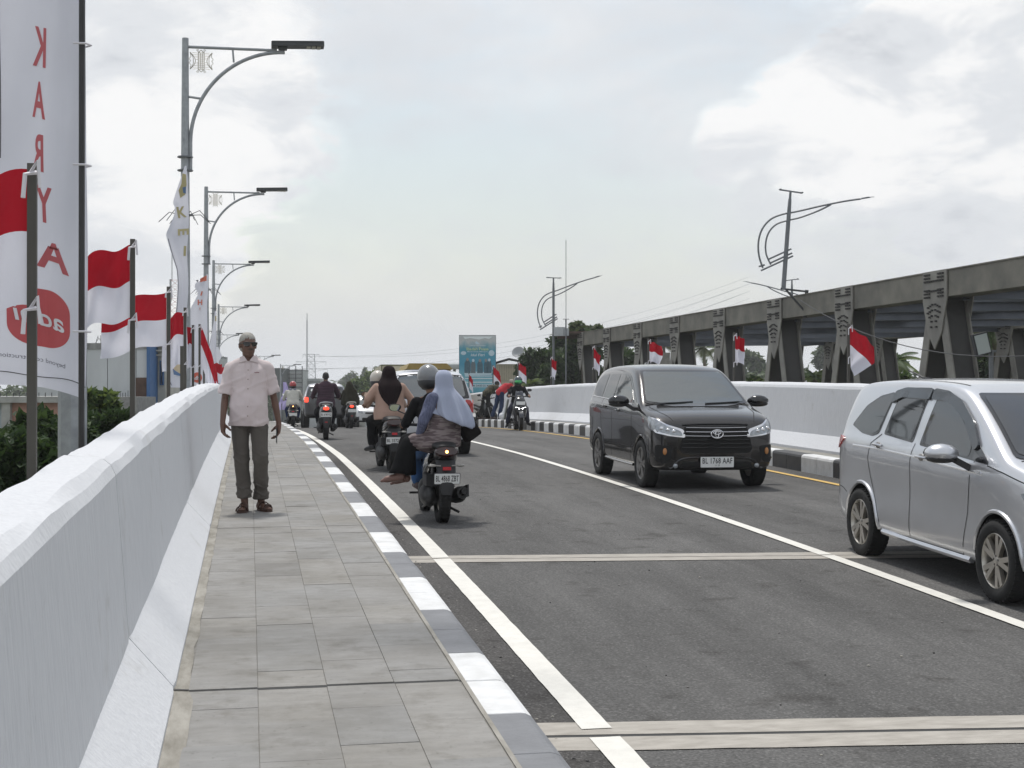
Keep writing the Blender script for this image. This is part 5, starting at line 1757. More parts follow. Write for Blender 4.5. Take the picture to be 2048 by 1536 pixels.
def far_white_car():
    root = thing('car', (0, 0, 0), 'small white van facing the viewer in the distance, beside the woman in the dark hijab', 'car', 'vehicles in the oncoming lane')
    st = [(-.6, .4, 1.0, 1.1, .7), (-.55, .3, 1.1, 1.55, .78), (-.3, .28, 1.1, 1.72, .8), (1.4, .27, 1.08, 1.74, .8), (1.9, .27, 1.05, 1.6, .8), (2.3, .27, 1.0, 1.2, .8), (2.45, .27, .95, 1.05, .8), (2.8, .3, .85, .95, .78), (2.95, .36, .7, .78, .7)]
    B = Body(st, .25, root, P_WHITE2, 2.3, .28, .7)
    B.panel('windscreen', [(-.62, 1.55), (.62, 1.55), (.72, 1.12), (-.72, 1.12)], 'F', mat('windscreen_grey', (.16, .17, .17), rough=.1), .008, 1)
    B.panel('grille', [(-.34, .78), (.34, .78), (.34, .70), (-.34, .70)], 'F', M_BLKM, .01, 1)
    B.panel('air_intake', [(-.5, .5), (.5, .5), (.5, .36), (-.5, .36)], 'F', M_BLKM, .01, 1)
    for sd_ in (-1, 1):
        B.panel('headlamp', [(sd_ * .48, .84), (sd_ * .70, .88), (sd_ * .70, .74), (sd_ * .46, .72)], 'F', M_HL, .01, 1)
        for yy in (0, 2.3): wheel(root, (sd_ * .7, yy, .28), .28, .17, sd_, M_RIMD, 5, False)
    plate(root, None, (0, 3.0, .55), .4, .12, 1)
    x, s = ground_p(745, 76)
    root.scale = (1, 1, 1)
    place(root, x - cx(s), s + 2.9, math.pi)
far_white_car()
def trucks():
    my = mat('truck_mustard', (.30, .22, .065), rough=.6, var=.15); mc = mat('truck_cream', (.52, .47, .34), rough=.6, var=.1)
    root = thing('truck', (0, 0, 0), 'mustard tipper truck whose flared upper edge shows above the pale people carrier', 'truck', 'vehicles in the oncoming lane')
    b = MB(); b.prism([(-.97, 2.36), (.97, 2.36), (.84, 2.60), (-.72, 2.60)], lambda u, v, d: Vector((u, -1.9 + d, v)), 3.4); b.obj('tipper_lip', my, root, smooth=False, fix=True)
    b = MB(); b.box((0, -.3, 1.6), (1.8, 3.2, 1.5)); b.obj('tipper_body', my, root, smooth=False)
    b = MB(); b.box((0, 2.3, 1.25), (1.75, 1.4, 1.7), taper=.9); b.obj('cab', my, root, smooth=False)
    b = MB(); b.box((0, 3.0, 1.6), (1.4, .06, .6)); b.obj('windscreen', M_GLASS, root, smooth=False)
    b = MB(); b.box((0, .3, .7), (1.5, 5.0, .2)); b.obj('chassis', M_BLK, root, smooth=False)
    for yy in (-1.1, 2.2):
        for sd_ in (-1, 1): wheel(root, (sd_ * .76, yy, .38), .38, .24, sd_, M_RIMD, 5, False)
    x, s = ground_p(851, 61)
    place(root, x - cx(s), s, math.pi)
    root = thing('truck', (0, 0, 0), 'cream box truck showing left of the mustard tipper, behind the woman in black headscarf', 'truck', 'vehicles in the oncoming lane')
    b = MB(); b.box((0, -.6, 1.95), (1.8, 4.2, 2.2)); b.obj('cargo_box', mc, root, smooth=False)
    b = MB()
    for q in (-1, 1):
        for yy in (-2.7, 1.5): b.box((q * .9, yy, 1.95), (.06, .06, 2.24))
    b.box((0, 1.5, 3.05), (1.86, .06, .06)); b.box((0, 1.5, .87), (1.86, .06, .06)); b.obj('box_frame', mat('frame_olive', (.14, .14, .07), rough=.6), root, smooth=False)
    b = MB(); b.box((0, 2.4, 1.3), (1.7, 1.5, 1.6), taper=.9); b.obj('cab', P_WHITE2, root, smooth=False)
    b = MB(); b.box((0, 3.14, 1.65), (1.4, .06, .55)); b.obj('windscreen', M_GLASS, root, smooth=False)
    b = MB(); b.box((0, .3, .7), (1.5, 5.0, .2)); b.obj('chassis', M_BLK, root, smooth=False)
    for yy in (-1.4, 2.3):
        for sd_ in (-1, 1): wheel(root, (sd_ * .76, yy, .38), .38, .24, sd_, M_RIMD, 5, False)
    x, s = ground_p(794, 73)
    place(root, x - cx(s), s, math.pi)
trucks()
# ------------------------------------------------------------------ bodies grown from capsules and fused into one skin
def cap_prim(b, p0, p1, r0, r1, n=12):
    p0, p1 = Vector(p0), Vector(p1)
    d = p1 - p0
    L = d.length
    if L < 1e-4: return b.ell(p0, r0, n, 8)
    d.normalize()
    pts, rs = [], []
    for k in (80, 55, 28): pts.append(p0 - d * r0 * math.sin(R(k))); rs.append(r0 * math.cos(R(k)))
    pts += [p0, p0.lerp(p1, .5), p1]; rs += [r0, (r0 + r1) / 2, r1]
    for k in (28, 55, 80): pts.append(p1 + d * r1 * math.sin(R(k))); rs.append(r1 * math.cos(R(k)))
    u = Vector((0, 0, 1)) if abs(d.z) < .9 else Vector((1, 0, 0))
    x = d.cross(u).normalized(); y = d.cross(x)
    rings = [[p + (x * math.cos(2 * math.pi * k / n) + y * math.sin(2 * math.pi * k / n)) * r for k in range(n)] for p, r in zip(pts, rs)]
    return b.loft(rings, True)
def ell_ring(c, rx, ry, xd=(1, 0, 0), yd=(0, 1, 0), n=20, rip=0.0, k=7, ph=0.0, p=2.0):
    c, xd, yd = Vector(c), Vector(xd), Vector(yd)
    out = []
    for i in range(n):
        t = 2 * math.pi * i / n
        f = 1 + rip * math.sin(k * t + ph) + rip * .5 * math.sin((k * 2 + 1) * t + ph * 1.7)
        ct, st = math.cos(t), math.sin(t)
        cxp = math.copysign(abs(ct) ** (2 / p), ct); syp = math.copysign(abs(st) ** (2 / p), st)
        out.append(c + xd * rx * f * cxp + yd * ry * f * syp)
    return out
def fuse(b, name, m, voxel, parent, smooth=4, disp=None, extra=None):
    """join closed shapes into one continuous surface"""
    me = b.mesh(name, [M_BLK], smooth=False)
    fix_each = bmesh.new(); fix_each.from_mesh(me); bmesh.ops.recalc_face_normals(fix_each, faces=fix_each.faces); fix_each.to_mesh(me); fix_each.free()
    o = link(name, me)
    r = o.modifiers.new('r', 'REMESH'); r.mode = 'VOXEL'; r.voxel_size = voxel; r.adaptivity = 0
    s = o.modifiers.new('s', 'SMOOTH'); s.factor = .5; s.iterations = smooth
    bpy.context.view_layer.update()
    nm = eval_mesh(o, name)
    bpy.data.objects.remove(o); bpy.data.meshes.remove(me)
    if disp:
        n = len(nm.vertices)
        co = np.empty(n * 3); nm.vertices.foreach_get('co', co); co = co.reshape(-1, 3)
        no = np.empty(n * 3); nm.vertices.foreach_get('normal', no); no = no.reshape(-1, 3)
        co = co + no * disp(co)[:, None]
        nm.vertices.foreach_set('co', co.ravel())
    nm.materials.clear()
    for q in (m if isinstance(m, (list, tuple)) else [m]): nm.materials.append(q)
    nm.polygons.foreach_set('use_smooth', [True] * len(nm.polygons))
    if extra: extra(nm)
    nm.update()
    return link(name, nm, parent)
def folds(amp, f=18, dirn=(0.3, .2, 1), seed=0.0):
    """cloth creases: bands that wander"""
    def g(co):
        x, y, z = co[:, 0], co[:, 1], co[:, 2]
        w = np.sin(x * f * .7 + seed) * 1.2 + np.sin(y * f * .6 + seed * 2) * 1.0
        a = np.sin((x * dirn[0] + y * dirn[1] + z * dirn[2]) * f + w * 1.3 + seed)
        c = np.sin((x * -dirn[2] * .5 + z * .6 + y) * f * 1.7 + w + seed * 3)
        return amp * (a * .65 + c * .35 * np.abs(a))
    return g
M_SKIN = mat('skin_brown', (.20, .105, .065), rough=.5, var=.12, vscale=12)
M_SKIND = mat('skin_dark', (.13, .068, .047), rough=.5, var=.12, vscale=12)
M_HAIRG = mat('hair_grey', (.42, .40, .36), rough=.7, col2=(.24, .23, .21), vscale=60, bump=.5, bscale=120)
M_HAIRK = mat('hair_black', (.010, .009, .009), rough=.6)
def cloth(name, col, var=.08, bump=.3, bscale=160, rough=.9, **k): return mat(name, col, rough=rough, var=var, vscale=5, bump=bump, bscale=bscale, bdist=.003, spec=.12, sheen=.08 if max(col) > .1 else 0, **k)
def hand_prims(b, wr, d, n, side, curl=.5, hold=False, sc=1.0):
    """palm, four unequal fingers bent towards the palm normal n, and a thumb from the side"""
    d, n = Vector(d).normalized(), Vector(n).normalized()
    n = (n - d * n.dot(d)).normalized()
    x = d.cross(n) * side
    wr = Vector(wr)
    S = sc
    cap_prim(b, wr + d * .012 * S, wr + d * .05 * S + x * .012 * S, .024 * S, .024 * S)
    for q in (-1, 0, 1): cap_prim(b, wr + d * .025 * S + x * q * .016 * S, wr + d * .082 * S + x * q * .024 * S, .0175 * S, .0135 * S)
    for i, (off, ln) in enumerate(((-.026, .062), (-.009, .078), (.009, .084), (.027, .074))):
        p = wr + d * .080 * S + x * off * S
        ang = 0.0
        L = ln * S
        rr = .0095 * S
        for j, fr in enumerate((.44, .32, .24)):
            ang += curl * (0.75 if j else .5) * (1 - .06 * i)
            dirv = d * math.cos(ang) + n * math.sin(ang)
            q = p + dirv * L * fr
            cap_prim(b, p, q, rr, rr * .93, 8)
            p, rr = q, rr * .93
    p = wr + d * .022 * S + x * .024 * S
    t = (d * .62 + x * .62 + n * (.25 + .5 * curl)).normalized()
    q = p + t * .040 * S
    cap_prim(b, p, q, .0145 * S, .012 * S, 8)
    t2 = (d * .85 + x * (.30 - .35 * curl) + n * (.25 + .6 * curl)).normalized()
    cap_prim(b, q, q + t2 * .034 * S, .0115 * S, .0095 * S, 8)
def head_prims(b, c, f, up=(0, 0, 1), s=1.0, detail=True):
    """c: centre of the head; f: facing direction"""
    c, f, up = Vector(c), Vector(f).normalized(), Vector(up).normalized()
    x = f.cross(up).normalized(); up = x.cross(f)
    Rm = Matrix((x, f, up)).transposed()
    P = lambda a, bb, cc: c + Rm @ (Vector((a, bb, cc)) * s)
    b.ell(P(0, -.012, .028), Vector((.074, .093, .088)) * s, 18, 12, Rm)
    b.ell(P(0, .018, -.035), Vector((.060, .072, .080)) * s, 16, 12, Rm)
    b.ell(P(0, .052, -.085), Vector((.032, .030, .026)) * s, 12, 8, Rm)
    b.ell(P(0, .070, .030), Vector((.050, .018, .012)) * s, 12, 8, Rm)       # brow
    cap_prim(b, P(0, .084, .015), P(0, .108, -.022), .0085 * s, .0145 * s, 10)   # nose
    for q in (-1, 1):
        b.ell(P(q * .014, .096, -.024), Vector((.010, .011, .009)) * s, 8, 6, Rm)
        b.ell(P(q * .077, -.008, -.004), Vector((.010, .021, .033)) * s, 10, 8, Rm)  # ear
        b.ell(P(q * .038, .060, -.018), Vector((.022, .022, .018)) * s, 10, 8, Rm)  # cheek
    cap_prim(b, P(-.020, .084, -.050), P(.020, .084, -.050), .0070 * s, .0070 * s, 8)  # lips
    cap_prim(b, P(-.016, .083, -.061), P(.016, .083, -.061), .0080 * s, .0080 * s, 8)
    return P, Rm
def body_prims(b, J, g=1.0, feet=True, hands=True):
    """whole figure from its joints; g thins or thickens it"""
    pel, ch, nk, hd = (Vector(J[k]) for k in ('pelvis', 'chest', 'neck', 'head'))
    up = (ch - pel).normalized()
    sx = (Vector(J['shR']) - Vector(J['shL'])).normalized()
    fy = up.cross(sx).normalized()
    Rm = Matrix((sx, fy, up)).transposed()
    b.ell(pel, Vector((.150, .105, .12)) * g, 16, 10, Rm)
    b.ell(pel.lerp(ch, .45), Vector((.130, .095, .15)) * g, 16, 10, Rm)
    b.ell(ch, Vector((.155, .105, .16)) * g, 16, 10, Rm)
    cap_prim(b, Vector(J['shL']), nk - up * .04, .058 * g, .06 * g)
    cap_prim(b, Vector(J['shR']), nk - up * .04, .058 * g, .06 * g)
    cap_prim(b, nk - up * .06, hd - Vector((0, 0, .05)), .062 * g, .055)
    for s in 'LR':
        sh, el, wr = Vector(J['sh' + s]), Vector(J['el' + s]), Vector(J['wr' + s])
        cap_prim(b, sh, el, .050 * g, .039 * g)
        m = el.lerp(wr, .3)
        cap_prim(b, el, m, .039 * g, .040 * g); cap_prim(b, m, wr, .040 * g, .026)
        hp, kn, an = Vector(J['hip' + s]), Vector(J['kn' + s]), Vector(J['an' + s])
        cap_prim(b, hp, kn, .083 * g, .056 * g)
        m = kn.lerp(an, .32)
        cap_prim(b, kn, m, .053 * g, .054 * g); cap_prim(b, m, an, .054 * g, .036)
        if feet:
            toe = Vector(J['toe' + s]); dv = (toe - an); dv.z = 0
            dv.normalize()
            heel = an - dv * .045; heel.z = toe.z + .012
            cap_prim(b, an, heel, .036, .032); cap_prim(b, heel, toe, .032, .026); cap_prim(b, an, heel.lerp(toe, .6), .034, .028)
            sd_ = Vector((dv.y, -dv.x, 0))
            for k in range(5):
                q = toe + sd_ * (-.028 + .014 * k) + dv * (.012 if 0 < k < 4 else .004)
                cap_prim(b, q - dv * .02, q + dv * .014, .011, .0095, 8)
        if hands:
            side = 1 if s == 'L' else -1
            d = Vector(J.get('hd' + s, (wr - el).normalized()))
            hand_prims(b, wr, d, J.get('hn' + s, (0, 0, -1)), side * J.get('hs' + s, 1), J.get('curl' + s, .55), sc=J.get('hsc', 1.0))
    return sx, fy, up

# ------------------------------------------------------------------ the man walking towards us on the footway
def walking_man():
    root = thing('person', (0, 0, 0), 'grey-haired man in sunglasses and a pale pink shirt walking on the footway', 'person')
    J = dict(pelvis=(0, 0, .93), chest=(0, -.01, 1.27), neck=(.0, .0, 1.47), head=(.01, .015, 1.60),
             shL=(-.172, -.01, 1.375), shR=(.172, -.01, 1.375), elL=(-.235, -.06, 1.10), elR=(.228, .01, 1.095),
             wrL=(-.285, -.03, .85), wrR=(.240, .13, .865),
             hipL=(-.09, 0, .90), hipR=(.09, 0, .90), knL=(-.118, .10, .505), knR=(.068, .02, .50), anL=(-.115, -.03, .085), anR=(.038, .04, .085),
             toeL=(-.19, .11, .028), toeR=(.055, .22, .03), hsc=1.16, hnL=(1, .25, 0), hnR=(-1, .25, 0), hdL=(.04, .05, -1), hdR=(-.05, .10, -1), curlL=.85, curlR=.85)
    b = MB()
    body_prims(b, J, .90)
    face = Vector((-.38, 1, -.03))
    P, Rm = head_prims(b, J['head'], face, s=1.04)
    fuse(b, 'body', M_SKIND, .0062, root, 3)
    # hair
    b = MB()
    b.ell(P(0, -.018, .040), (.079, .098, .086), 20, 14, Rm)
    b.ell(P(0, -.055, -.01), (.070, .060, .070), 16, 10, Rm)
    fuse(b, 'hair', M_HAIRG, .007, root, 2, folds(.002, 140))
    b = MB(); b.ell(P(0, .098, -.036), (.026, .007, .006), 10, 6, Rm); b.obj('moustache', mat('moustache_dark', (.07, .055, .045), rough=.8), root)
    # sunglasses
    g = MB()
    for q in (-1, 1):
        g.prism([(q * .034 + .031 * math.cos(t) * (1.0), .010 + .022 * math.sin(t) * (.9 if math.sin(t) < 0 else 1)) for t in [2 * math.pi * k / 16 for k in range(16)]], lambda u, v, d: P(u, .095 - abs(u) * .32 + d, v), .005)
        g.tube([P(q * .064, .075, .018), P(q * .082, .03, .016), P(q * .084, -.02, .008)], .0042, 6)
    g.tube([P(-.066, .076, .024), P(-.03, .094, .027), (P(0, .098, .024)), P(.03, .094, .027), P(.066, .076, .024)], .0045, 6)
    g.obj('sunglasses', M_BLKG, root, fix=True)
    # trousers
    b = MB()
    tr = M_TROU = cloth('trouser_khaki', (.105, .094, .083), .12)
    b.loft([ell_ring((0, 0, 1.02), .160, .118), ell_ring((0, -.005, .95), .172, .128), ell_ring((0, -.01, .87), .178, .13), ell_ring((0, -.01, .82), .165, .115)])
    for s in 'LR':
        hp, kn, an = Vector(J['hip' + s]), Vector(J['kn' + s]), Vector(J['an' + s])
        hem = an + Vector((0, 0, .03 if s == 'L' else .045))
        cap_prim(b, hp, kn, .092, .074, 16); cap_prim(b, kn, kn.lerp(an, .5), .074, .067, 16)
        b.loft([ell_ring(kn.lerp(an, .2), .073, .077), ell_ring(kn.lerp(an, .6) , .068, .075), ell_ring(hem + Vector((0, 0, .05)), .064, .074), ell_ring(hem, .063, .073)])
        b.loft([ell_ring(hem + Vector((0, 0, .07)), .070, .081), ell_ring(hem + Vector((0, 0, .0)), .072, .083)])
    fuse(b, 'trousers', tr, .0085, root, 3, lambda co: folds(.006, 26, (.25, .15, 1))(co) * np.clip((1.0 - co[:, 2]) * 1.6, .3, 1.2) + .011 * np.maximum(0, np.sin(co[:, 2] * 78 + np.sin(co[:, 0] * 30) * 1.8 + co[:, 1] * 14)) ** 2 * (np.exp(-((co[:, 2] - .20) / .10) ** 2) + .7 * np.exp(-((co[:, 2] - .52) / .07) ** 2) + .6 * np.exp(-((co[:, 2] - .83) / .05) ** 2)))
    # shirt, hanging open at the hem
    sh_m = cloth('shirt_pink', (.64, .555, .55), .05, .4, 90)
    b = MB()
    b.loft([ell_ring((0, .0, .825), .188, .145, n=28, rip=.025, k=6), ell_ring((0, .015, .92), .184, .152, n=28, rip=.015, k=6), ell_ring((0, .02, 1.02), .180, .152, n=28), ell_ring((0, .005, 1.13), .172, .136, n=28),
            ell_ring((0, -.005, 1.25), .178, .126, n=28, p=2.3), ell_ring((0, -.01, 1.35), .178, .112, n=28, p=2.4), ell_ring((0, -.01, 1.405), .140, .095, n=28, p=2.2), ell_ring((0, -.008, 1.45), .080, .074, n=28)])
    for s, q in (('L', -1), ('R', 1)):
        shp, el = Vector(J['sh' + s]), Vector(J['el' + s])
        d = (el - shp).normalized()
        e = shp + d * .25
        yd = Vector((0, 1, 0)); xd = yd.cross(d).normalized()
        cap_prim(b, (q * .055, -.01, 1.425), shp, .058, .068, 14)
        cap_prim(b, shp, shp + d * .16, .068, .070, 14)
        b.loft([ell_ring(shp + d * .08, .066, .072, xd, yd), ell_ring(shp + d * .16, .070, .080, xd, yd), ell_ring(e, .074, .088, xd, yd)])
    def shf(co):
        z = co[:, 2]
        tw = np.sin(co[:, 0] * 22 + z * 34 + np.sin(z * 15) * 1.5)
        tw2 = np.sin(co[:, 0] * -26 + z * 30 + np.sin(co[:, 0] * 14))
        return .0065 * np.maximum(0, tw) ** 2 + .006 * np.maximum(0, tw2) ** 2 * (z < 1.2) + folds(.003, 40, (.9, .3, .7), 1.0)(co)
    fuse(b, 'shirt', sh_m, .0075, root, 3, shf)
    # placket, collar, buttons, small chest mark
    b = MB()
    b.loft([[Vector((x, y0 - .006 + e, z)) for x, e in ((-.020, 0), (.020, 0), (.020, .012), (-.020, .012))] for z, y0 in ((1.42, .085), (1.36, .103), (1.27, .118), (1.13, .133), (1.02, .168), (.92, .166), (.85, .150))])
    b.obj('placket', sh_m, root)
    b = MB()
    for z, y0 in ((1.36, .113), (1.27, .128), (1.18, .138), (1.10, .152), (1.01, .178), (.92, .176)): b.ell((0, y0, z), (.006, .003, .006), 8, 6)
    tag(b.obj('buttons', mat('button', (.32, .24, .22), rough=.4), root), kind='stuff')
    b = MB()
    for q in (-1, 1):
        b.loft([[Vector((q * .012, .082, 1.445)), Vector((q * .085, .060, 1.425)), Vector((q * .092, .055, 1.432)), Vector((q * .012, .092, 1.452))],
                [Vector((q * .045, .050, 1.492)), Vector((q * .080, .0, 1.480)), Vector((q * .086, .0, 1.486)), Vector((q * .045, .060, 1.497))],
                [Vector((q * .035, -.062, 1.505)), Vector((q * .070, -.055, 1.47)), Vector((q * .076, -.058, 1.475)), Vector((q * .037, -.068, 1.512))],
                [Vector((0, -.080, 1.505)), Vector((0, -.092, 1.465)), Vector((0, -.098, 1.468)), Vector((0, -.086, 1.512))]])
    b.obj('collar', sh_m, root, fix=True)
    b = MB(); b.tube([(-.105, .123, 1.335), (-.085, .127, 1.338), (-.075, .129, 1.333), (-.06, .131, 1.336)], .0032, 5); b.obj('chest_mark', mat('print_maroon', (.16, .03, .04), rough=.7), root)
    # sandals
    for s in 'LR':
        an, toe = Vector(J['an' + s]), Vector(J['toe' + s])
        d = (toe - an); d.z = 0; d.normalize(); x = Vector((d.y, -d.x, 0))
        M_SAN = mat('sandal_brown', (.060, .030, .022), rough=.6, var=.2)
        c = an.lerp(toe, .5); c.z = 0
        b = MB()
        out = []
        for k in range(24):
            t = 2 * math.pi * k / 24
            L, wd = .138, .050 * (1.08 - .12 * math.cos(t + 2.6))
            out.append((wd * math.sin(t), L * math.cos(t)))
        b.loft([[c + x * u + d * v + Vector((0, 0, z)) for u, v in out] for z in (0.0, .020)])
        b.obj('sandal', M_SAN, root)
        b = MB()
        for yy in (.055, .085, -.01):
            b.tube([c + x * (.050 * math.cos(t)) + d * (yy + .03 * math.cos(t) * (1 if yy > 0 else -1)) + Vector((0, 0, .015 + (.052 if yy > 0 else .075) * math.sin(t))) for t in [math.pi * k / 8 for k in range(9)]], .010, 6, squash=.6)
        b.obj('strap', M_SAN, root)
    # phone in the hand that hangs at the right of the picture
    ph = MB(); wr = Vector(J['wrL'])
    ph.box(wr + Vector((.018, .045, -.125)), (.010, .070, .145), Matrix.Rotation(R(12), 3, 'X'))
    o = ph.obj('phone', M_BLKG, None, smooth=False)
    return root, o
man, phone = walking_man()
v = at(505, 1018, 13.9)
mx_, ms_ = ground_p(498, 14.5)
man.location = W(mx_, ms_, KERB)
man.rotation_euler = (0, 0, math.pi - R(4))
man.scale = (1.03, 1.03, 1.035)
bpy.context.view_layer.update()
phone.matrix_world = man.matrix_world.copy()
tag(phone, 'dark phone held low in the walking man\'s hand, on the kerb side', 'phone')

# ------------------------------------------------------------------ motor scooters
def scooter(label, body_m, mx=.31, style='matic', rail=None, lit=True, plate_txt=None, group='motorcycles and scooters on the bridge', lowpoly=False):
    """scooter, rear axle at the origin, front at +y"""
    root = thing('motor_scooter', (0, 0, 0), label, 'scooter', group)
    wr, ww = .285, .125
    wheel(root, (0, 0, wr), wr, ww, 1, M_RIMD, 5, False, .62)
    wheel(root, (0, 1.28, wr), wr, ww * .85, 1, M_RIMD, 5, False, .62)
    # tail and side panels
    b = MB()
    def sec(y, z, w, h, n=18, p=2.6): return ell_ring((0, y, z), w, h, (1, 0, 0), (0, 0, 1), n, p=p)
    b.loft([sec(-.30, .785, .055, .035), sec(-.26, .775, .105, .070), sec(-.15, .745, .140, .105), sec(.0, .71, .155, .120), sec(.2, .67, .165, .135), sec(.40, .60, .165, .17), sec(.55, .50, .15, .20), sec(.62, .42, .12, .16)])
    b.obj('side_panel', body_m, root, angle=60)
    b = MB()
    b.loft([sec(-.24, .835, .09, .022), sec(-.15, .855, .130, .042), sec(.05, .84, .145, .052), (sec(.22, .80, .15, .055)), sec(.35, .775, .145, .050), sec(.52, .77, .12, .045), sec(.64, .74, .08, .04)])
    b.obj('seat', mat('seat_vinyl', (.02, .02, .021), rough=.55, bump=.2, bscale=50), root)
    # floor board, leg shield and front
    b = MB()
    b.box((0, .78, .33), (.34, .40, .07)); b.box((0, .62, .36), (.24, .2, .16))
    b.obj('floor_board', M_BLK, root, smooth=False)
    b = MB()
    def sh(y, z, w, d): return [Vector((w * math.cos(t), y + d * math.sin(t), z)) for t in [math.pi * k / 10 for k in range(11)]] + [Vector((-w * .9, y - .03, z)), Vector((w * .9, y - .03, z))]
    b.loft([sh(1.03, .30, .12, .05), sh(1.02, .42, .19, .09), sh(.99, .60, .225, .13), sh(.95, .78, .20, .15), sh(.91, .92, .14, .12), sh(.88, 1.00, .10, .08)])
    b.obj('leg_shield', body_m, root, angle=50, fix=True)
    b = MB()
    b.loft([[Vector((x, 1.28 + r * math.cos(th), wr + r * math.sin(th))) for x, r in ((-.07, wr + .012), (-.05, wr + .035), (.05, wr + .035), (.07, wr + .012))] for th in [R(a) for a in range(20, 166, 12)]], closed=True)
    b.obj('front_fender', body_m, root, fix=True)
    b = MB()
    for q in (-1, 1): b.tube([(q * .085, 1.28, wr), (q * .085, 1.12, .72), (q * .03, 1.08, .75)], .02, 8)
    b.tube([(0, 1.09, .72), (0, .93, 1.02)], .028, 8)
    b.obj('fork', M_RIMD, root)
    # handlebar, grips, levers, mirrors
    b = MB()
    b.ell((0, .93, 1.03), (.13, .10, .055), 14, 8)
    b.tube([(-.30, .86, 1.04), (-.14, .92, 1.03), (.14, .92, 1.03), (.30, .86, 1.04)], .018, 8)
    b.obj('handlebar', M_BLK, root)
    for q in (-1, 1):
        b = MB(); b.tube([(q * .23, .88, 1.038), (q * .345, .845, 1.042)], .020, 8); b.obj('grip', M_BLKM, root)
        b = MB()
        b.tube([(q * .19, .90, 1.05), (q * .22, .93, 1.13), (q * (mx - .04), .95, 1.19)], .007, 6)
        mpos = Vector((q * mx, .95, 1.225))
        b.prism([(mpos.x + u, mpos.z + v) for u, v in chaikin([(-.075, .0), (-.045, .045), (.055, .045), (.08, .01), (.05, -.04), (-.04, -.04)], 1)], lambda u, v, d: Vector((u, .96 + d, v)), .025)
        mo = b.obj('mirror', M_BLK, root, fix=True)
        b = MB()
        b.prism([(mpos.x + u * .88, mpos.z + v * .86) for u, v in chaikin([(-.075, .0), (-.045, .045), (.055, .045), (.08, .01), (.05, -.04), (-.04, -.04)], 1)], lambda u, v, d: Vector((u, .957 + d, v)), .004)
        b.obj('mirror_glass', mat('mirror_silver', (.8, .82, .8), rough=.03, metal=1.0), mo, smooth=False, fix=True)
    # engine, transmission, air box, muffler, shock absorber, stand
    b = MB()
    b.box((-.02, .30, .30), (.20, .34, .24)); b.ell((-.15, .10, .30), (.085, .26, .125), 16, 10); b.ell((-.15, .30, .34), (.075, .15, .13), 14, 8)
    for k in range(6): b.box((-.02, .46 + .022 * k, .34), (.17, .008, .17))
    b.tube([(-.10, -.05, .24), (-.12, .1, .19), (-.08, .35, .19)], .035, 8)
    b.obj('engine', mat('engine_metal', (.06, .06, .06), rough=.55, metal=.4, var=.4, vscale=14), root, angle=50)
    b = MB(); b.box((-.12, .08, .47), (.13, .30, .13)); b.obj('air_box', M_BLK, root, smooth=False)
    b = MB()
    b.tube([(.13, .35, .22), (.15, .22, .22), (.165, .10, .25)], [.022, .03, .05], 10)
    b.tube([(.175, .14, .27), (.185, -.06, .31), (.19, -.22, .345)], [.068, .078, .062], 14, squash=1.15)
    b.tube([(.19, -.21, .345), (.195, -.27, .36)], [.04, .026], 10)
    mf = b.obj('muffler', mat('muffler_black', (.018, .018, .018), rough=.5, metal=.4, var=.2), root)
    b = MB(); b.box((.265, -.02, .34), (.018, .26, .13), Matrix.Rotation(R(-9), 3, 'X')); b.obj('heat_shield', M_BLK, mf, smooth=False)
    b = MB()
    for q in (-1, 1):
        b.tube([(q * .115, -.02, .33), (q * .12, -.05, .60)], .014, 8)
        for k in range(7): b.lathe([(.022, -.006), (.028, 0), (.022, .006)], (q * .117, -.03, .40 + .027 * k), 'z', 8)
    tag(b.obj('shock_absorber', mat('shock_grey', (.14, .14, .14), rough=.5, metal=.5), root), kind='stuff')
    b = MB(); b.tube([(-.12, .35, .20), (-.19, .15, .16), (-.16, -.05, .22)], .013, 6); b.tube([(.08, .25, .16), (.15, -.02, .13), (.18, -.05, .115)], .014, 6)
    b.tube([(.20, .45, .29), (.30, .45, .29)], .014, 6); b.tube([(-.20, .45, .29), (-.30, .45, .29)], .014, 6)
    tag(b.obj('foot_pegs_and_stand', M_BLK, root), kind='stuff')
    # tail end: lamp, mudguard, plate, signals, reflector
    if style == 'matic':
        b = MB(); b.loft([ell_ring((0, -.312, .80), .115, .040, (1, 0, 0), (0, .15, 1), 16, p=2.4), ell_ring((0, -.29, .79), .125, .055, (1, 0, 0), (0, .1, 1), 16, p=2.4)]); b.obj('tail_lamp', mat('tail_smoked', (.03, .008, .008), rough=.15, coat=.6), root)
        if lit:
            b = MB(); b.ell((.0, -.325, .795), (.016, .010, .016), 10, 8); b.obj('tail_bulb', M_ORLIT, root)
        b = MB(); b.loft([ell_ring((0, -.22, .70), .11, .02, (1, 0, 0), (0, 1, 0), 12), ell_ring((0, -.27, .60), .105, .018, (1, 0, 0), (0, 1, 0), 12, p=3), ell_ring((0, -.315, .55), .10, .018, (1, 0, 0), (0, 1, 0), 12, p=3), ell_ring((0, -.33, .44), .075, .015, (1, 0, 0), (0, 1, 0), 12, p=3), ell_ring((0, -.335, .33), .055, .012, (1, 0, 0), (0, 1, 0), 12, p=3)])
        b.obj('mudguard', M_BLK, root, fix=True)
        plate(root, plate_txt, (.0, -.348, .505), .275, .112, -1, tilt=-R(10))
        b = MB(); b.box((0, -.325, .615), (.088, .02, .036)); b.obj('reflector', mat('reflector_red', (.5, .02, .03), rough=.2, coat=.6), root, smooth=False)
        for q in (-1, 1):
            b = MB(); b.tube([(q * .06, -.28, .64), (q * .12, -.29, .645)], .008, 6); b.ell((q * .155, -.295, .645), (.045, .022, .017), 12, 8); b.obj('turn_signal', mat('signal_clear', (.30, .29, .27), rough=.2), root)
    elif style == 'rounded':
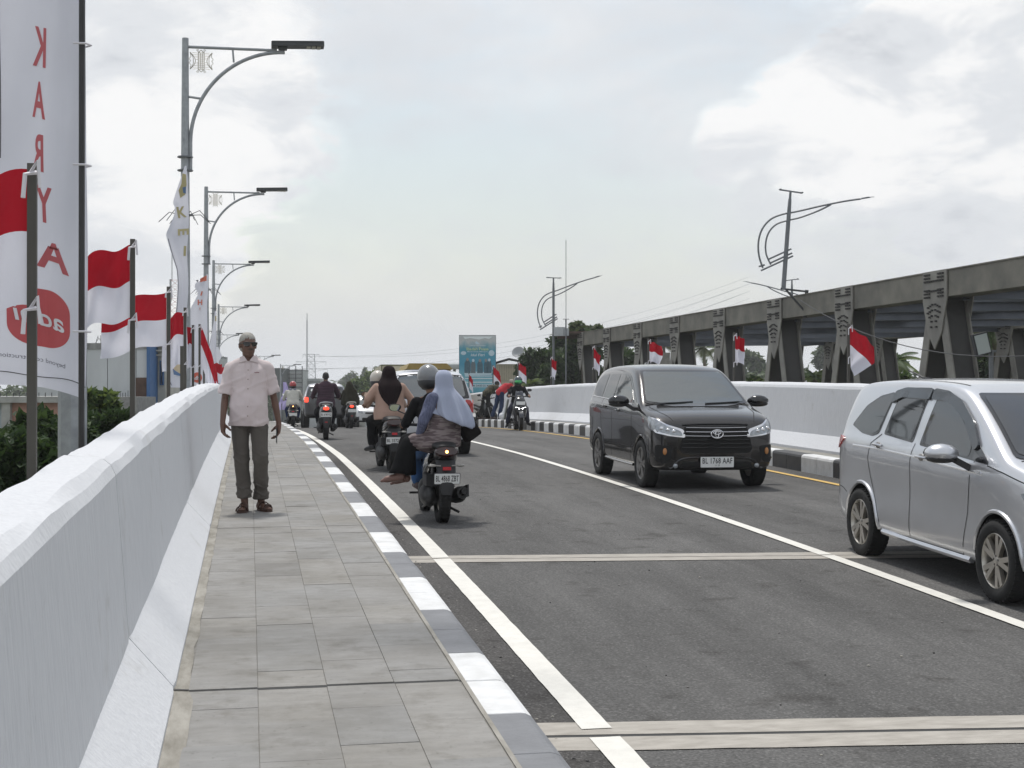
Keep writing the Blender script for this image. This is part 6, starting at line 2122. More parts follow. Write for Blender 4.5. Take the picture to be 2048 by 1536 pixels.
        b = MB(); b.ell((0, -.30, .775), (.075, .035, .045), 14, 8); b.obj('tail_lamp', M_REDLIT if lit else M_REDL, root)
        b = MB(); b.loft([ell_ring((0, -.25, .68), .10, .03, (1, 0, 0), (0, 1, 0), 12), ell_ring((0, -.31, .58), .09, .02, (1, 0, 0), (0, 1, 0), 12, p=3), ell_ring((0, -.33, .40), .065, .015, (1, 0, 0), (0, 1, 0), 12, p=3), ell_ring((0, -.33, .30), .05, .012, (1, 0, 0), (0, 1, 0), 12, p=3)]); b.obj('mudguard', M_BLK, root, fix=True)
        plate(root, plate_txt, (0, -.345, .625), .275, .11, -1, tilt=-R(8))
        b = MB(); b.box((0, -.345, .44), (.07, .012, .025)); b.obj('reflector', M_REDL, root, smooth=False)
    if rail:
        b = MB()
        b.tube(smooth_path([(-.155, .05, .83), (-.16, -.10, .87), (-.13, -.24, .915), (0, -.30, .93), (.13, -.24, .915), (.16, -.10, .87), (.155, .05, .83)]), .017, 8)
        b.obj('grab_rail', rail, root)
    return root

def rider(label, P, fwd=.42, lean=.12, cols=None, helmet=None, hijab=None, wide=1.0, hip_z=.84, arms='bar', legs='fwd', head_dir=(0, 1, 0), vox=.011, sleeve=1.0, mats=None, hip_y=.42, neckline=0, shoe=None, extra=None, head_off=(0, 0, 0), shoulder=.18, group='riders on motorcycles'):
    """seated figure in scooter coordinates; P is the scooter root whose place it shares"""
    root = thing('person', (0, 0, 0), label, 'person', group)
    top_m, leg_m = mats
    g = wide
    H = Vector((0, hip_y, hip_z))
    C = H + Vector((0, .02 + lean * .6, .34)); N = H + Vector((0, .03 + lean, .53)); HD = H + Vector((0, .07 + lean, .66)) + Vector(head_off)
    J = dict(pelvis=H, chest=C, neck=N, head=HD, shL=C + Vector((-shoulder, .0, .095)), shR=C + Vector((shoulder, .0, .095)))
    if arms == 'bar':
        J.update(wrL=(-.30, .83, 1.075), wrR=(.30, .83, 1.075))
        for s, q in (('L', -1), ('R', 1)):
            m = (Vector(J['sh' + s]) + Vector(J['wr' + s])) / 2
            J['el' + s] = m + Vector((q * .07, -.05, -.13))
            J['hd' + s] = (q * .1, .9, -.2); J['hn' + s] = (0, -.2, -1)
            J['curl' + s] = 1.1
    elif isinstance(arms, dict): J.update(arms)
    if legs == 'fwd':
        for s, q in (('L', -1), ('R', 1)):
            J['hip' + s] = H + Vector((q * .09, .0, -.03)); J['kn' + s] = Vector((q * .20, max(.78, hip_y + .36), .68)); J['an' + s] = Vector((q * .16, .74, .36)); J['toe' + s] = Vector((q * .18, .92, .355 - .02))
    elif isinstance(legs, dict): J.update(legs)
    b = MB()
    body_prims(b, J, .94, feet=shoe is None)
    Pq, Rm = head_prims(b, J['head'], head_dir)
    fuse(b, 'body', cols or M_SKIN, vox * .85, root, 3)
    # trousers
    b = MB()
    b.ell(H + Vector((0, 0, -.02)), (.175 * g, .15 * g, .13), 16, 10)
    for s in 'LR':
        hp, kn, an = Vector(J['hip' + s]), Vector(J['kn' + s]), Vector(J['an' + s])
        cap_prim(b, hp, kn, .100 * g, .078 * min(g, 1.15), 14); cap_prim(b, kn, kn.lerp(an, .85), .078 * min(g, 1.15), .066, 14)
    fuse(b, 'trousers', leg_m, vox, root, 3, folds(.006, 24, (.3, .6, 1), 1))
    # top
    b = MB()
    up = (C - H).normalized()
    sx = (Vector(J['shR']) - Vector(J['shL'])).normalized(); fy = up.cross(sx).normalized()
    rows = [(H + up * -.10, .20, .165), (H + up * .02, .205, .165), (H + up * .12, .182, .145), (H + up * .24, .180, .135), (C + up * .02, .190, .130), (C + up * .12, .185, .110), (C + up * .17, .12, .085), (C + up * .21, .065, .065)]
    b.loft([ell_ring(c, a * g, d * g, sx, fy, 28, p=2.3) for c, a, d in rows])
    for s in 'LR':
        shp, el, wr = Vector(J['sh' + s]), Vector(J['el' + s]), Vector(J['wr' + s])
        ga = min(g, 1.12)
        cap_prim(b, shp, el, .066 * ga, .054 * ga, 14)
        if sleeve > .5: cap_prim(b, el, el.lerp(wr, .9), .054 * ga, .042, 14)
    fuse(b, 'top', top_m, vox, root, 3, folds(.006, 22, (.5, .3, .9), 2.0))
    if shoe:
        for s in 'LR':
            an, toe = Vector(J['an' + s]), Vector(J['toe' + s])
            d = (toe - an).normalized()
            b = MB(); cap_prim(b, an + Vector((0, 0, -.02)), toe - d * .02, .046, .036, 12); cap_prim(b, an - d * .03 + Vector((0, 0, -.03)), an + Vector((0, 0, .0)), .042, .045, 12)
            fuse(b, 'shoe', shoe, .010, root, 3)
    if helmet:
        hm, vis = helmet
        b = MB()
        b.ell(Pq(0, -.012, .030), (.128, .148, .135), 24, 16, Rm)
        h = b.obj('helmet', hm, root, angle=180)
        b = MB(); b.ell(Pq(0, .030, -.012), (.122, .128, .085), 20, 12, Rm); b.obj('visor', vis, h, angle=180)
        b = MB(); b.ell(Pq(0, -.014, -.040), (.124, .143, .090), 20, 10, Rm); b.obj('helmet_rim', M_BLK, h, angle=180)
        b = MB(); b.tube([Pq(-.1, 0, -.05), Pq(-.06, .03, -.12), Pq(0, .045, -.135), Pq(.06, .03, -.12), Pq(.1, 0, -.05)], .007, 5); b.obj('chin_strap', M_BLK, h)
    if extra: extra(root, J, Pq, Rm)
    return root, J
def seat_on(root, sc):
    root.location = sc.location; root.rotation_euler = sc.rotation_euler; root.scale = sc.scale
def place_scooter(sc, x, Z, yaw=0.0, lean=0.0):
    p, s = ground_p(x, Z)
    sc.location = W(p - cx(s), s)
    pitch = SLOPE(s)
    if abs(yaw) > math.pi / 2: pitch = -pitch
    sc.rotation_euler = Euler((pitch, lean, yaw), 'XYZ')
def drape(name, rings, m, root, n=64):
    """hanging cloth from closed rings given as (centre, rx, ry, ripple, phase, xdir, ydir)"""
    b = MB()
    b.loft([ell_ring(c, rx, ry, xd, yd, n, rip * 1.3, 9, ph * .4) for c, rx, ry, rip, ph, xd, yd in rings])
    o = b.obj(name, m, root, angle=180, fix=True)
    md = o.modifiers.new('s', 'SUBSURF'); md.levels = md.render_levels = 1
    return o
X, Y = (1, 0, 0), (0, 1, 0)

# nearest scooter with two riders
sc1 = scooter('nearest black scooter, plate BL 4868 ZBT, ridden by two people', M_BLKG, style='matic', mx=.405, plate_txt='BL 4868 ZBT')
place_scooter(sc1, 884, 15.95, R(1.5))
blue_vis = (mat('helmet_silver', (.20, .205, .21), rough=.25, coat=.7, metal=.3), M_BLK)
d1, _ = rider('driver in a black jacket and silver-grey helmet on the nearest scooter', sc1, mats=(cloth('jacket_black', (.012, .012, .013), .2), cloth('jeans_blue', (.05, .11, .24), .25)), helmet=blue_vis, hip_y=.50, lean=.10, hip_z=.86, shoe=mat('shoe_dark', (.05, .03, .03), rough=.5), shoulder=.20, wide=1.08, vox=.010, head_off=(-.06, 0, .05))
seat_on(d1, sc1)
M_HIJB = cloth('hijab_blue', (.36, .395, .50), .05, .25, 200)
M_CARD = mat('cardigan_check', (.24, .20, .195), rough=.9, col2=(.12, .092, .095), vscale=11, bump=.4, bscale=80, stretch=(.7, .7, 5), spec=.12, vdetail=1, sharp=True)
M_SLV = mat('sleeve_blue_knit', (.125, .14, .22), rough=.9, col2=(.085, .095, .155), vscale=30, bump=.5, bscale=60, stretch=(3, 3, .3), sharp=True, vdetail=1)
M_SHOE = mat('shoe_brown', (.19, .105, .085), rough=.55, var=.2)
def passenger():
    root = thing('person', (0, 0, 0), 'woman sitting sideways behind the driver, in a long light blue headscarf and checked cardigan', 'person', 'riders on motorcycles')
    H = Vector((.03, .10, .90)); C = Vector((.06, .13, 1.22)); N = Vector((.05, .14, 1.36)); HD = Vector((.035, .16, 1.49))
    J = dict(pelvis=H, chest=C, neck=N, head=HD, shL=(-.10, .04, 1.315), shR=(.17, .24, 1.315),
             elL=(-.20, .00, 1.08), wrL=(-.235, .08, .935), elR=(.24, .32, 1.08), wrR=(.10, .42, 1.0),
             hipL=(-.04, .04, .86), hipR=(-.02, .20, .87), knL=(-.34, .12, .84), knR=(-.33, .30, .86), anL=(-.44, .12, .50), anR=(-.36, .30, .47), toeL=(-.62, .12, .44), toeR=(-.50, .26, .40),
             hdL=(-.3, .6, -.5), hnL=(1, 0, -.4), curlL=.8, hdR=(-.5, .5, 0), hnR=(0, 0, -1), curlR=.7)
    b = MB(); body_prims(b, J, .9, feet=False); Pq, Rm = head_prims(b, J['head'], (-.75, .8, -.08)); fuse(b, 'body', M_SKIN, .009, root, 3)
    b = MB()
    for s in 'LR':
        hp, kn, an = Vector(J['hip' + s]), Vector(J['kn' + s]), Vector(J['an' + s])
        cap_prim(b, hp, kn, .110, .085, 14); cap_prim(b, kn, kn.lerp(an, .5), .085, .095, 14)
        b.loft([ell_ring(kn, .09, .09), ell_ring(kn.lerp(an, .5), .105, .10), ell_ring(an + Vector((0, 0, .02)), .12, .105)])
    fuse(b, 'trousers', cloth('trouser_black', (.010, .010, .011), .2), .011, root, 3, folds(.008, 18, (.8, .3, .4)))
    # cardigan: spreads over the seat
    sx = (Vector(J['shR']) - Vector(J['shL'])).normalized(); sx.z = 0; sx.normalize(); fy = Vector((0, 0, 1)).cross(sx)
    b = MB()
    b.loft([ell_ring((-.01, .08, .80), .235, .18, sx, fy, 28, .03, 7), ell_ring((.0, .08, .87), .235, .185, sx, fy, 28, .02, 7), ell_ring((.02, .10, .95), .215, .17, sx, fy, 28), ell_ring((.04, .11, 1.05), .19, .15, sx, fy, 28),
            ell_ring((.055, .12, 1.18), .185, .135, sx, fy, 28), ell_ring((.06, .13, 1.30), .175, .115, sx, fy, 28), ell_ring((.055, .13, 1.37), .09, .08, sx, fy, 28)])
    cap_prim(b, (-.12, .05, .86), (-.27, .10, .86), .12, .095, 14)
    fuse(b, 'cardigan', M_CARD, .010, root, 3, folds(.007, 26, (.8, .2, .6), 1.5))
    b = MB()
    for s in 'LR':
        shp, el, wr = Vector(J['sh' + s]), Vector(J['el' + s]), Vector(J['wr' + s])
        cap_prim(b, shp, el, .072, .062, 14); cap_prim(b, el, el.lerp(wr, .92), .062, .045, 14)
        o = fuse(b, 'sleeve', M_SLV, .010, root, 3, folds(.006, 30, (.3, .3, 1)))
        b = MB()
    # headscarf: close on the head, then falling over the back and out to the right
    drape('headscarf', [((.035, .15, 1.625), .03, .03, 0, 0, X, Y), ((.035, .15, 1.61), .062, .070, 0, 0, X, Y), ((.037, .15, 1.575), .090, .104, .0, 0, X, Y), ((.040, .15, 1.50), .097, .118, .006, 0, X, Y), ((.045, .145, 1.43), .093, .115, .014, .4, X, Y),
                        ((.050, .13, 1.375), .145, .145, .030, .8, X, Y), ((.065, .12, 1.29), .195, .170, .045, 1.2, X, Y), ((.085, .10, 1.20), .220, .190, .070, 1.5, X, (0, 1, .10)), ((.110, .08, 1.135), .228, .205, .085, 2.0, (1, 0, -.20), (0, 1, .15)),
                        ((.130, .07, 1.10), .215, .205, .095, 2.4, (1, 0, -.38), (0, 1, .2)), ((.140, .07, 1.085), .185, .185, .065, 2.7, (1, 0, -.45), (0, 1, .2)), ((.14, .08, 1.11), .13, .13, .05, 2.9, (1, 0, -.4), (0, 1, .2))], M_HIJB, root)
    for s in 'LR':
        an, toe = Vector(J['an' + s]), Vector(J['toe' + s]); d = (toe - an).normalized()
        b = MB(); cap_prim(b, an + Vector((.02, 0, -.02)), an, .048, .044, 12); cap_prim(b, an + Vector((0, 0, -.02)), toe - d * .05, .046, .036, 12); cap_prim(b, toe - d * .06, toe + d * .01, .034, .015, 12)
        fuse(b, 'shoe', M_SHOE, .008, root, 3)
    seat_on(root, sc1)
    root.scale = (1.04, 1.04, 1.03)
    bag = MB()
    bag.box((.33, .22, 1.01), (.20, .14, .24), Matrix.Rotation(R(-32), 3, 'Y') @ Matrix.Rotation(R(20), 3, 'Z'))
    bo = bag.obj('handbag', cloth('bag_black', (.012, .010, .010), .2), None, smooth=False)
    md = bo.modifiers.new('b', 'BEVEL'); md.width = .03; md.segments = 3
    seat_on(bo, sc1)
    tag(bo, 'black handbag carried on the far side of the woman in the light blue headscarf', 'handbag')
passenger()

# the woman in the beige blouse, one scooter ahead
sc2 = scooter('black scooter with a blank-looking white plate, ridden by the woman in the beige blouse', M_BLKG, style='matic', lit=False, plate_txt='BL 3572 JE')
place_scooter(sc2, 783, 23.6, R(3))
M_BEI = cloth('blouse_beige', (.40, .27, .215), .05, .3, 120)
M_BH = cloth('hijab_black', (.016, .010, .011), .2)
def black_scarf(root, J, Pq, Rm):
    h = Vector(J['head'])
    drape('headscarf', [(h + Vector((0, 0, .13)), .03, .03, 0, 0, X, Y), (h + Vector((0, 0, .115)), .075, .08, 0, 0, X, Y), (h + Vector((0, -.01, .07)), .105, .118, 0, 0, X, Y), (h + Vector((0, -.01, -.02)), .120, .135, .01, 0, X, Y), (h + Vector((0, -.02, -.10)), .135, .14, .02, 0, X, Y),
                        (h + Vector((0, -.06, -.17)), .215, .20, .03, 1, X, Y), (h + Vector((0, -.09, -.26)), .215, .20, .03, 1, X, (0, 1, .1)), (h + Vector((-.01, -.12, -.36)), .165, .19, .03, 1, X, (0, 1, .2)), (h + Vector((.0, -.15, -.46)), .105, .17, .03, 1, X, (0, 1, .2)), (h + Vector((.02, -.17, -.57)), .03, .15, .03, 1, X, (0, 1, .2))], M_BH, root)
r2, _ = rider('heavy-set woman in a beige blouse and long black headscarf riding a scooter', sc2, mats=(M_BEI, cloth('trouser_black2', (.011, .011, .012), .2)), hip_y=.22, hip_z=.92, lean=.02, wide=1.30, extra=black_scarf, shoe=M_BLK, shoulder=.205, vox=.012,
      arms=dict(elL=(-.36, .24, 1.16), wrL=(-.37, .42, 1.08), elR=(.36, .24, 1.16), wrR=(.36, .42, 1.06), hdL=(0, 1, -.2), hdR=(0, 1, -.2), hnL=(0, 0, -1), hnR=(0, 0, -1)),
      legs=dict(hipL=(-.10, .22, .87), hipR=(.10, .22, .87), knL=(-.26, .50, .80), knR=(.24, .52, .78), anL=(-.27, .42, .38), anR=(.26, .42, .38), toeL=(-.36, .52, .32), toeR=(.30, .56, .32)))
seat_on(r2, sc2)
r2b, _ = rider('rider in front of the beige-bloused woman, only a cream helmet and arm showing', sc2, mats=(cloth('jacket_beige', (.36, .27, .22), .1), M_BLKM), hip_y=.55, hip_z=.84, helmet=(mat('helmet_cream', (.50, .46, .40), rough=.3, coat=.5), M_BLK), vox=.014, head_off=(-.13, .0, -.03), shoe=M_BLK)
seat_on(r2b, sc2)

# man in the purple shirt
sc3 = scooter('grey scooter with lit red tail lamp and silver grab rail under the man in purple', mat('paint_grey_scooter', (.16, .17, .175), rough=.3, metal=.5, coat=.7), style='rounded', rail=mat('rail_grey', (.40, .42, .43), rough=.35, metal=.5), plate_txt='BL 6140 KQ')
place_scooter(sc3, 652, 36.0, R(-2))
M_PUR = mat('shirt_purple', (.058, .028, .042), rough=.9, col2=(.032, .016, .025), vscale=9, stretch=(.3, .3, 6), sharp=True, bump=.3, bscale=70)
def short_hair(root, J, Pq, Rm):
    b = MB(); b.ell(Pq(0, -.02, .035), (.080, .098, .088), 18, 12, Rm); b.ell(Pq(0, -.05, -.01), (.07, .06, .06), 14, 8, Rm); fuse(b, 'hair', M_HAIRK, .010, root, 2)
r3, _ = rider('bareheaded man in a dark purple striped shirt riding a grey scooter', sc3, mats=(M_PUR, cloth('trouser_dark', (.014, .014, .018), .2)), cols=M_SKIND, hip_y=.30, hip_z=.90, lean=.05, wide=1.16, sleeve=.3, extra=short_hair, shoe=M_BLK, shoulder=.21, vox=.014)
seat_on(r3, sc3)

# woman in the dark olive headscarf
sc4 = scooter('black scooter with a pale grab rail carrying the rider in the dark olive headscarf', M_BLKG, style='rounded', rail=mat('rail_pale', (.55, .54, .5), rough=.35), plate_txt=None)
place_scooter(sc4, 702, 51, R(2))
M_OL = cloth('hijab_olive', (.030, .028, .018), .15)
def long_scarf(root, J, Pq, Rm):
    h = Vector(J['head'])
    drape('headscarf', [(h + Vector((0, 0, .13)), .03, .03, 0, 0, X, Y), (h + Vector((0, 0, .11)), .08, .085, 0, 0, X, Y), (h + Vector((0, -.01, .04)), .112, .125, 0, 0, X, Y), (h + Vector((0, -.02, -.10)), .15, .15, .02, 0, X, Y),
                        (h + Vector((0, -.03, -.22)), .235, .18, .03, 1, X, Y), (h + Vector((.02, -.05, -.45)), .30, .20, .04, 1, X, Y), (h + Vector((.03, -.06, -.66)), .33, .21, .05, 1, X, Y), (h + Vector((.0, -.06, -.74)), .30, .18, .05, 1, X, Y)], M_OL, root)
r4, _ = rider('rider in a long dark olive headscarf on the scooter beside the dark four-wheel-drive', sc4, mats=(M_OL, M_BLKM), hip_y=.30, hip_z=.88, extra=long_scarf, vox=.018, shoe=M_BLK)
seat_on(r4, sc4)

# rider with the red helmet
sc5 = scooter('black motorcycle with an orange indicator, ridden by the person with the red helmet', M_BLKG, style='matic', plate_txt=None)
place_scooter(sc5, 586, 51.5, R(-1))
r5, _ = rider('rider in a white hooded jacket, red helmet and blue skirt, left of the dark four-wheel-drive', sc5, mats=(cloth('jacket_white', (.52, .51, .46), .1), cloth('skirt_blue', (.02, .035, .09), .2)), helmet=(mat('helmet_red', (.33, .018, .02), rough=.25, coat=.7), M_BLK), hip_y=.25, hip_z=.88, wide=1.2, vox=.016, shoe=mat('shoe_beige', (.3, .25, .2)), shoulder=.21,
              extra=lambda root, J, Pq, Rm: fuse(cap_prim(cap_prim(MB(), Vector(J['neck']) + Vector((-.07, -.08, -.02)), Vector(J['neck']) + Vector((0, -.13, -.24)), .07, .04), Vector(J['neck']) + Vector((.07, -.08, -.02)), Vector(J['neck']) + Vector((0, -.13, -.24)), .07, .04), 'hood', cloth('hood_grey', (.24, .24, .28)), .014, root, 3))
seat_on(r5, sc5)

# facing rider with the green visor, at the right kerb
def maxi_scooter():
    root = scooter('black scooter facing the viewer at the right kerb with both headlamps lit', mat('paint_navy', (.012, .014, .022), rough=.3, coat=.7), style='none', plate_txt=None)
    b = MB()
    M_F = M_BLKG
    b.loft([ell_ring((0, 1.12, .42), .13, .10, n=16), ell_ring((0, 1.20, .56), .19, .14, n=16, p=2.4), ell_ring((0, 1.18, .68), .215, .15, n=16, p=2.4), ell_ring((0, 1.12, .82), .20, .14, n=16), ell_ring((0, 1.04, .96), .15, .10, n=16), ell_ring((0, .98, 1.04), .09, .05, n=16)])
    b.obj('front_fairing', M_F, root, fix=True)
    b = MB(); b.grid(lambda u, v: Vector(((u - .5) * (.30 - .10 * v), 1.10 - .22 * v - .16 * abs(u - .5) ** 1.6, .93 + .27 * v)), 8, 6)
    w_ = b.obj('windshield', mat('shield_smoke', (.015, .018, .03), rough=.15, coat=.5), root, angle=180); md = w_.modifiers.new('s', 'SOLIDIFY'); md.thickness = .006
    for q in (-1, 1):
        b = MB(); b.prism(chaikin([(q * .015, .665), (q * .10, .70), (q * .165, .715), (q * .155, .67), (q * .07, .635)], 1), lambda u, v, d: Vector((u, 1.335 - abs(u) * .45 + d, v)), .02); b.obj('headlamp', M_HLLIT, root, fix=True)
    plate(root, None, (0, 1.285, .83), .27, .10, 1)
    return root
sc6 = maxi_scooter()
place_scooter(sc6, 1032, 45.2, math.pi - R(4), 0)
r6, _ = rider('rider dressed in black with a green-visored helmet on the scooter at the right kerb', sc6, mats=(cloth('jacket_black2', (.014, .014, .017), .2), cloth('trouser_greyw', (.03, .032, .05), .2)), helmet=(mat('helmet_black_green', (.03, .05, .06), rough=.2, coat=.7), mat('visor_green', (.10, .30, .22), rough=.05, metal=.6, col2=(.08, .5, .12), vscale=9)), hip_y=.35, hip_z=.86, lean=.20, vox=.014, shoe=M_BLK, head_off=(0, 0, -.02),
              legs=dict(hipL=(-.09, .35, .83), hipR=(.09, .35, .83), knL=(-.24, .68, .66), knR=(.27, .66, .62), anL=(-.30, .60, .22), anR=(.34, .60, .18), toeL=(-.36, .76, .16), toeR=(.40, .76, .10)))
seat_on(r6, sc6)
b = MB(); b.grid(lambda u, v: Vector((.30 + .12 * v + .03 * math.sin(u * 8), .45 + .22 * u, .95 - .62 * v)), 8, 12)
o = b.obj('pale_shawl', cloth('shawl_pale', (.42, .43, .40), .1), r6, angle=180); md = o.modifiers.new('s', 'SOLIDIFY'); md.thickness = .02

# parked motorcycle and the two people leaning over the parapet
sc7 = scooter('parked black motorcycle with a white front cowl, left of the leaning man in red', M_BLKG, style='none', plate_txt=None)
place_scooter(sc7, 962, 55.0, math.pi + R(14), R(8))
b = MB(); b.loft([ell_ring((0, 1.0, .80), .06, .05, n=12), ell_ring((0, .98, .92), .11, .09, n=12), ell_ring((0, .93, 1.04), .12, .09, n=12), ell_ring((0, .90, 1.10), .06, .05, n=12)]); b.obj('headlamp_cowl', mat('cowl_white', (.62, .62, .60), rough=.3, coat=.5), sc7, fix=True)
def leaning(label, p, s, top, legm, yaw, hair=True, cap_=None):
    root = thing('person', W(p, s, KERB), label, 'person', 'people leaning over the right parapet', yaw)
    J = dict(pelvis=(0, 0, .92), chest=(.0, .27, 1.12), neck=(0, .42, 1.24), head=(.0, .52, 1.30), shL=(-.17, .34, 1.21), shR=(.17, .34, 1.21), elL=(-.22, .52, 1.08), elR=(.22, .52, 1.08), wrL=(-.10, .66, 1.15), wrR=(.10, .66, 1.15),
             hipL=(-.09, 0, .90), hipR=(.09, 0, .90), knL=(-.10, -.10, .50), knR=(.12, -.02, .50), anL=(-.11, -.26, .09), anR=(.14, -.14, .09), toeL=(-.12, -.10, .03), toeR=(.15, .02, .03), hnL=(0, 0, -1), hnR=(0, 0, -1), curlL=.4, curlR=.4)
    b = MB(); body_prims(b, J, feet=False); Pq, Rm = head_prims(b, J['head'], (0, .8, -.6)); fuse(b, 'body', M_SKIND, .012, root, 3)
    b = MB()
    b.ell((0, 0, .92), (.17, .13, .13))
    for q in 'LR':
        hp, kn, an = (Vector(J[k + q]) for k in ('hip', 'kn', 'an'))
        cap_prim(b, hp, kn, .098, .078); cap_prim(b, kn, an + Vector((0, 0, .04)), .078, .066)
    fuse(b, 'trousers', legm, .014, root, 3, folds(.007, 26))
    b = MB(); cap_prim(b, (0, 0, .96), (0, .27, 1.13), .155, .165, 16); cap_prim(b, (-.14, .3, 1.18), (.14, .3, 1.18), .10, .10)
    for q in 'LR': cap_prim(b, Vector(J['sh' + q]), Vector(J['el' + q]), .075, .06)
    fuse(b, 'top', top, .014, root, 3, folds(.006, 24))
    for q in 'LR':
        an, toe = Vector(J['an' + q]), Vector(J['toe' + q]); b = MB(); cap_prim(b, an - Vector((0, .02, .04)), toe, .045, .036); fuse(b, 'shoe', mat('shoe_dark', (.05, .03, .03)), .012, root, 3)
    b = MB(); b.ell(Pq(0, -.015, .035), (.086, .104, .09), 18, 12, Rm); fuse(b, 'cap' if cap_ else 'hair', cap_ or M_HAIRK, .010, root, 2)
    return root
leaning('man in a red shirt and jeans leaning over the right parapet', 9.0, 50.9, cloth('shirt_red', (.42, .035, .045), .1), cloth('jeans_dark', (.028, .042, .085), .3), -R(62), cap_=mat('cap_pale', (.35, .33, .28), rough=.8))
leaning('person in a camouflage jacket leaning over the parapet behind the man in red', 8.95, 53.4, mat('camouflage', (.085, .075, .045), rough=.9, col2=(.03, .03, .02), vscale=14, sharp=True), cloth('trouser_dark2', (.02, .02, .02)), -R(58))
# plastic bag on the kerb
v = W(8.85, 49.6, KERB)
b = MB(); b.ell((0, 0, .11), (.14, .11, .13), 14, 10); b.ell((.02, 0, .25), (.05, .04, .06), 8, 6)
o = fuse(b, 'plastic_bag', mat('bag_white', (.55, .56, .58), rough=.3), .014, None, 2, folds(.012, 40)); o.location = v; tag(o, 'whitish plastic bag standing on the right kerb by the leaning man', 'bag')
# ------------------------------------------------------------------ vegetation
def leaf_mat(name, c1, c2, trans=.25, rough=.6):
    m = mat(name, c1, rough=rough, col2=c2, vscale=1.1, spec=.25, vdetail=8)
    nt = m.node_tree; L = nt.links.new
    b = nt.nodes['Principled BSDF']; o = nt.nodes['Material Output']
    t = NT(nt, 'ShaderNodeBsdfTranslucent'); t.inputs['Color'].default_value = (c1[0] * 1.2, c1[1] * 1.3, c1[2] * .8, 1)
    ms = NT(nt, 'ShaderNodeMixShader'); ms.inputs[0].default_value = trans
    L(b.outputs[0], ms.inputs[1]); L(t.outputs[0], ms.inputs[2]); L(ms.outputs[0], o.inputs['Surface'])
    return m
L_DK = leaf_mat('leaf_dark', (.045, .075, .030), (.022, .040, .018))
L_MD = leaf_mat('leaf_mid', (.075, .115, .040), (.040, .068, .026))
L_LT = leaf_mat('leaf_light', (.19, .24, .08), (.10, .145, .045))
L_OL = leaf_mat('leaf_olive', (.12, .135, .06), (.055, .07, .03))
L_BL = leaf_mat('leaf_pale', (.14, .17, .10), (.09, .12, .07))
M_BARK = mat('bark', (.13, .105, .08), rough=.9, var=.3, vscale=4, bump=.5, bscale=12, stretch=(3, 3, .5))

def leaves(name, clumps, n, size, mats, parent=None, seed=1, droop=.3, aspect=.45, shell=.55, kind=None, loc=None, fold=True):
    """leaf-sized faces scattered through ellipsoid clumps (centre, radii)"""
    rs = np.random.RandomState(seed)
    C = np.array([c for c, r in clumps], float); Rr = np.array([r for c, r in clumps], float)
    w = (Rr[:, 0] * Rr[:, 1] + Rr[:, 1] * Rr[:, 2] + Rr[:, 0] * Rr[:, 2]); w /= w.sum()
    idx = rs.choice(len(clumps), n, p=w)
    d = rs.normal(size=(n, 3)); d /= np.linalg.norm(d, axis=1)[:, None]
    rad = shell + (1 - shell) * rs.rand(n) ** .6
    rad *= 1 + .16 * np.sin(d[:, 0] * 7 + idx) * np.sin(d[:, 2] * 8 + idx * 2) + .10 * rs.normal(size=n)
    P = C[idx] + d * rad[:, None] * Rr[idx]
    out = d * .6 + rs.normal(size=(n, 3)) * .55
    out[:, 2] -= droop * .4
    out /= np.linalg.norm(out, axis=1)[:, None]           # direction of the leaf's length
    nr = d * .5 + np.array([0, 0, .75]) + rs.normal(size=(n, 3)) * .45
    side = np.cross(out, nr); side /= np.linalg.norm(side, axis=1)[:, None] + 1e-9
    nr = np.cross(side, out)
    s = size * (.6 + .8 * rs.rand(n))[:, None]
    a = P - out * s * .5
    tip = P + out * s * .5 - np.array([0, 0, 1]) * s * droop * .3
    q1 = P + side * s * aspect * .5 + nr * s * .06
    q2 = P - side * s * aspect * .5 + nr * s * .06
    V = np.stack([a, q1, tip, q2], 1).reshape(-1, 3)
    me = bpy.data.meshes.new(name)
    me.vertices.add(4 * n); me.vertices.foreach_set('co', V.ravel())
    F = 2 * n
    f = np.arange(n)[:, None] * 4
    tri = np.concatenate([f + np.array([0, 1, 2]), f + np.array([0, 2, 3])], 1).reshape(-1)
    me.loops.add(6 * n); me.loops.foreach_set('vertex_index', tri)
    me.polygons.add(F); me.polygons.foreach_set('loop_start', np.arange(F) * 3); me.polygons.foreach_set('loop_total', np.full(F, 3))
    for m in mats: me.materials.append(m)
    mi = np.repeat(rs.randint(0, len(mats), n), 2)
    me.polygons.foreach_set('material_index', mi)
    me.update(calc_edges=True)
    o = link(name, me, parent, loc)
    if kind: o['kind'] = kind
    return o
def blob_clumps(c, r, n, seed, k=.42, flat=1.0):
    rnd = random.Random(seed)
    out = []
    for i in range(n):
        th = rnd.uniform(0, 2 * math.pi); u = rnd.uniform(-.75, 1)
        q = math.sqrt(max(0, 1 - u * u)) * rnd.uniform(.45, .85)
        cc = (c[0] + r[0] * q * math.cos(th), c[1] + r[1] * q * math.sin(th), c[2] + r[2] * u * .72)
        f = k * rnd.uniform(.7, 1.25)
        out.append((cc, (r[0] * f, r[1] * f, r[2] * f * flat)))
    return out
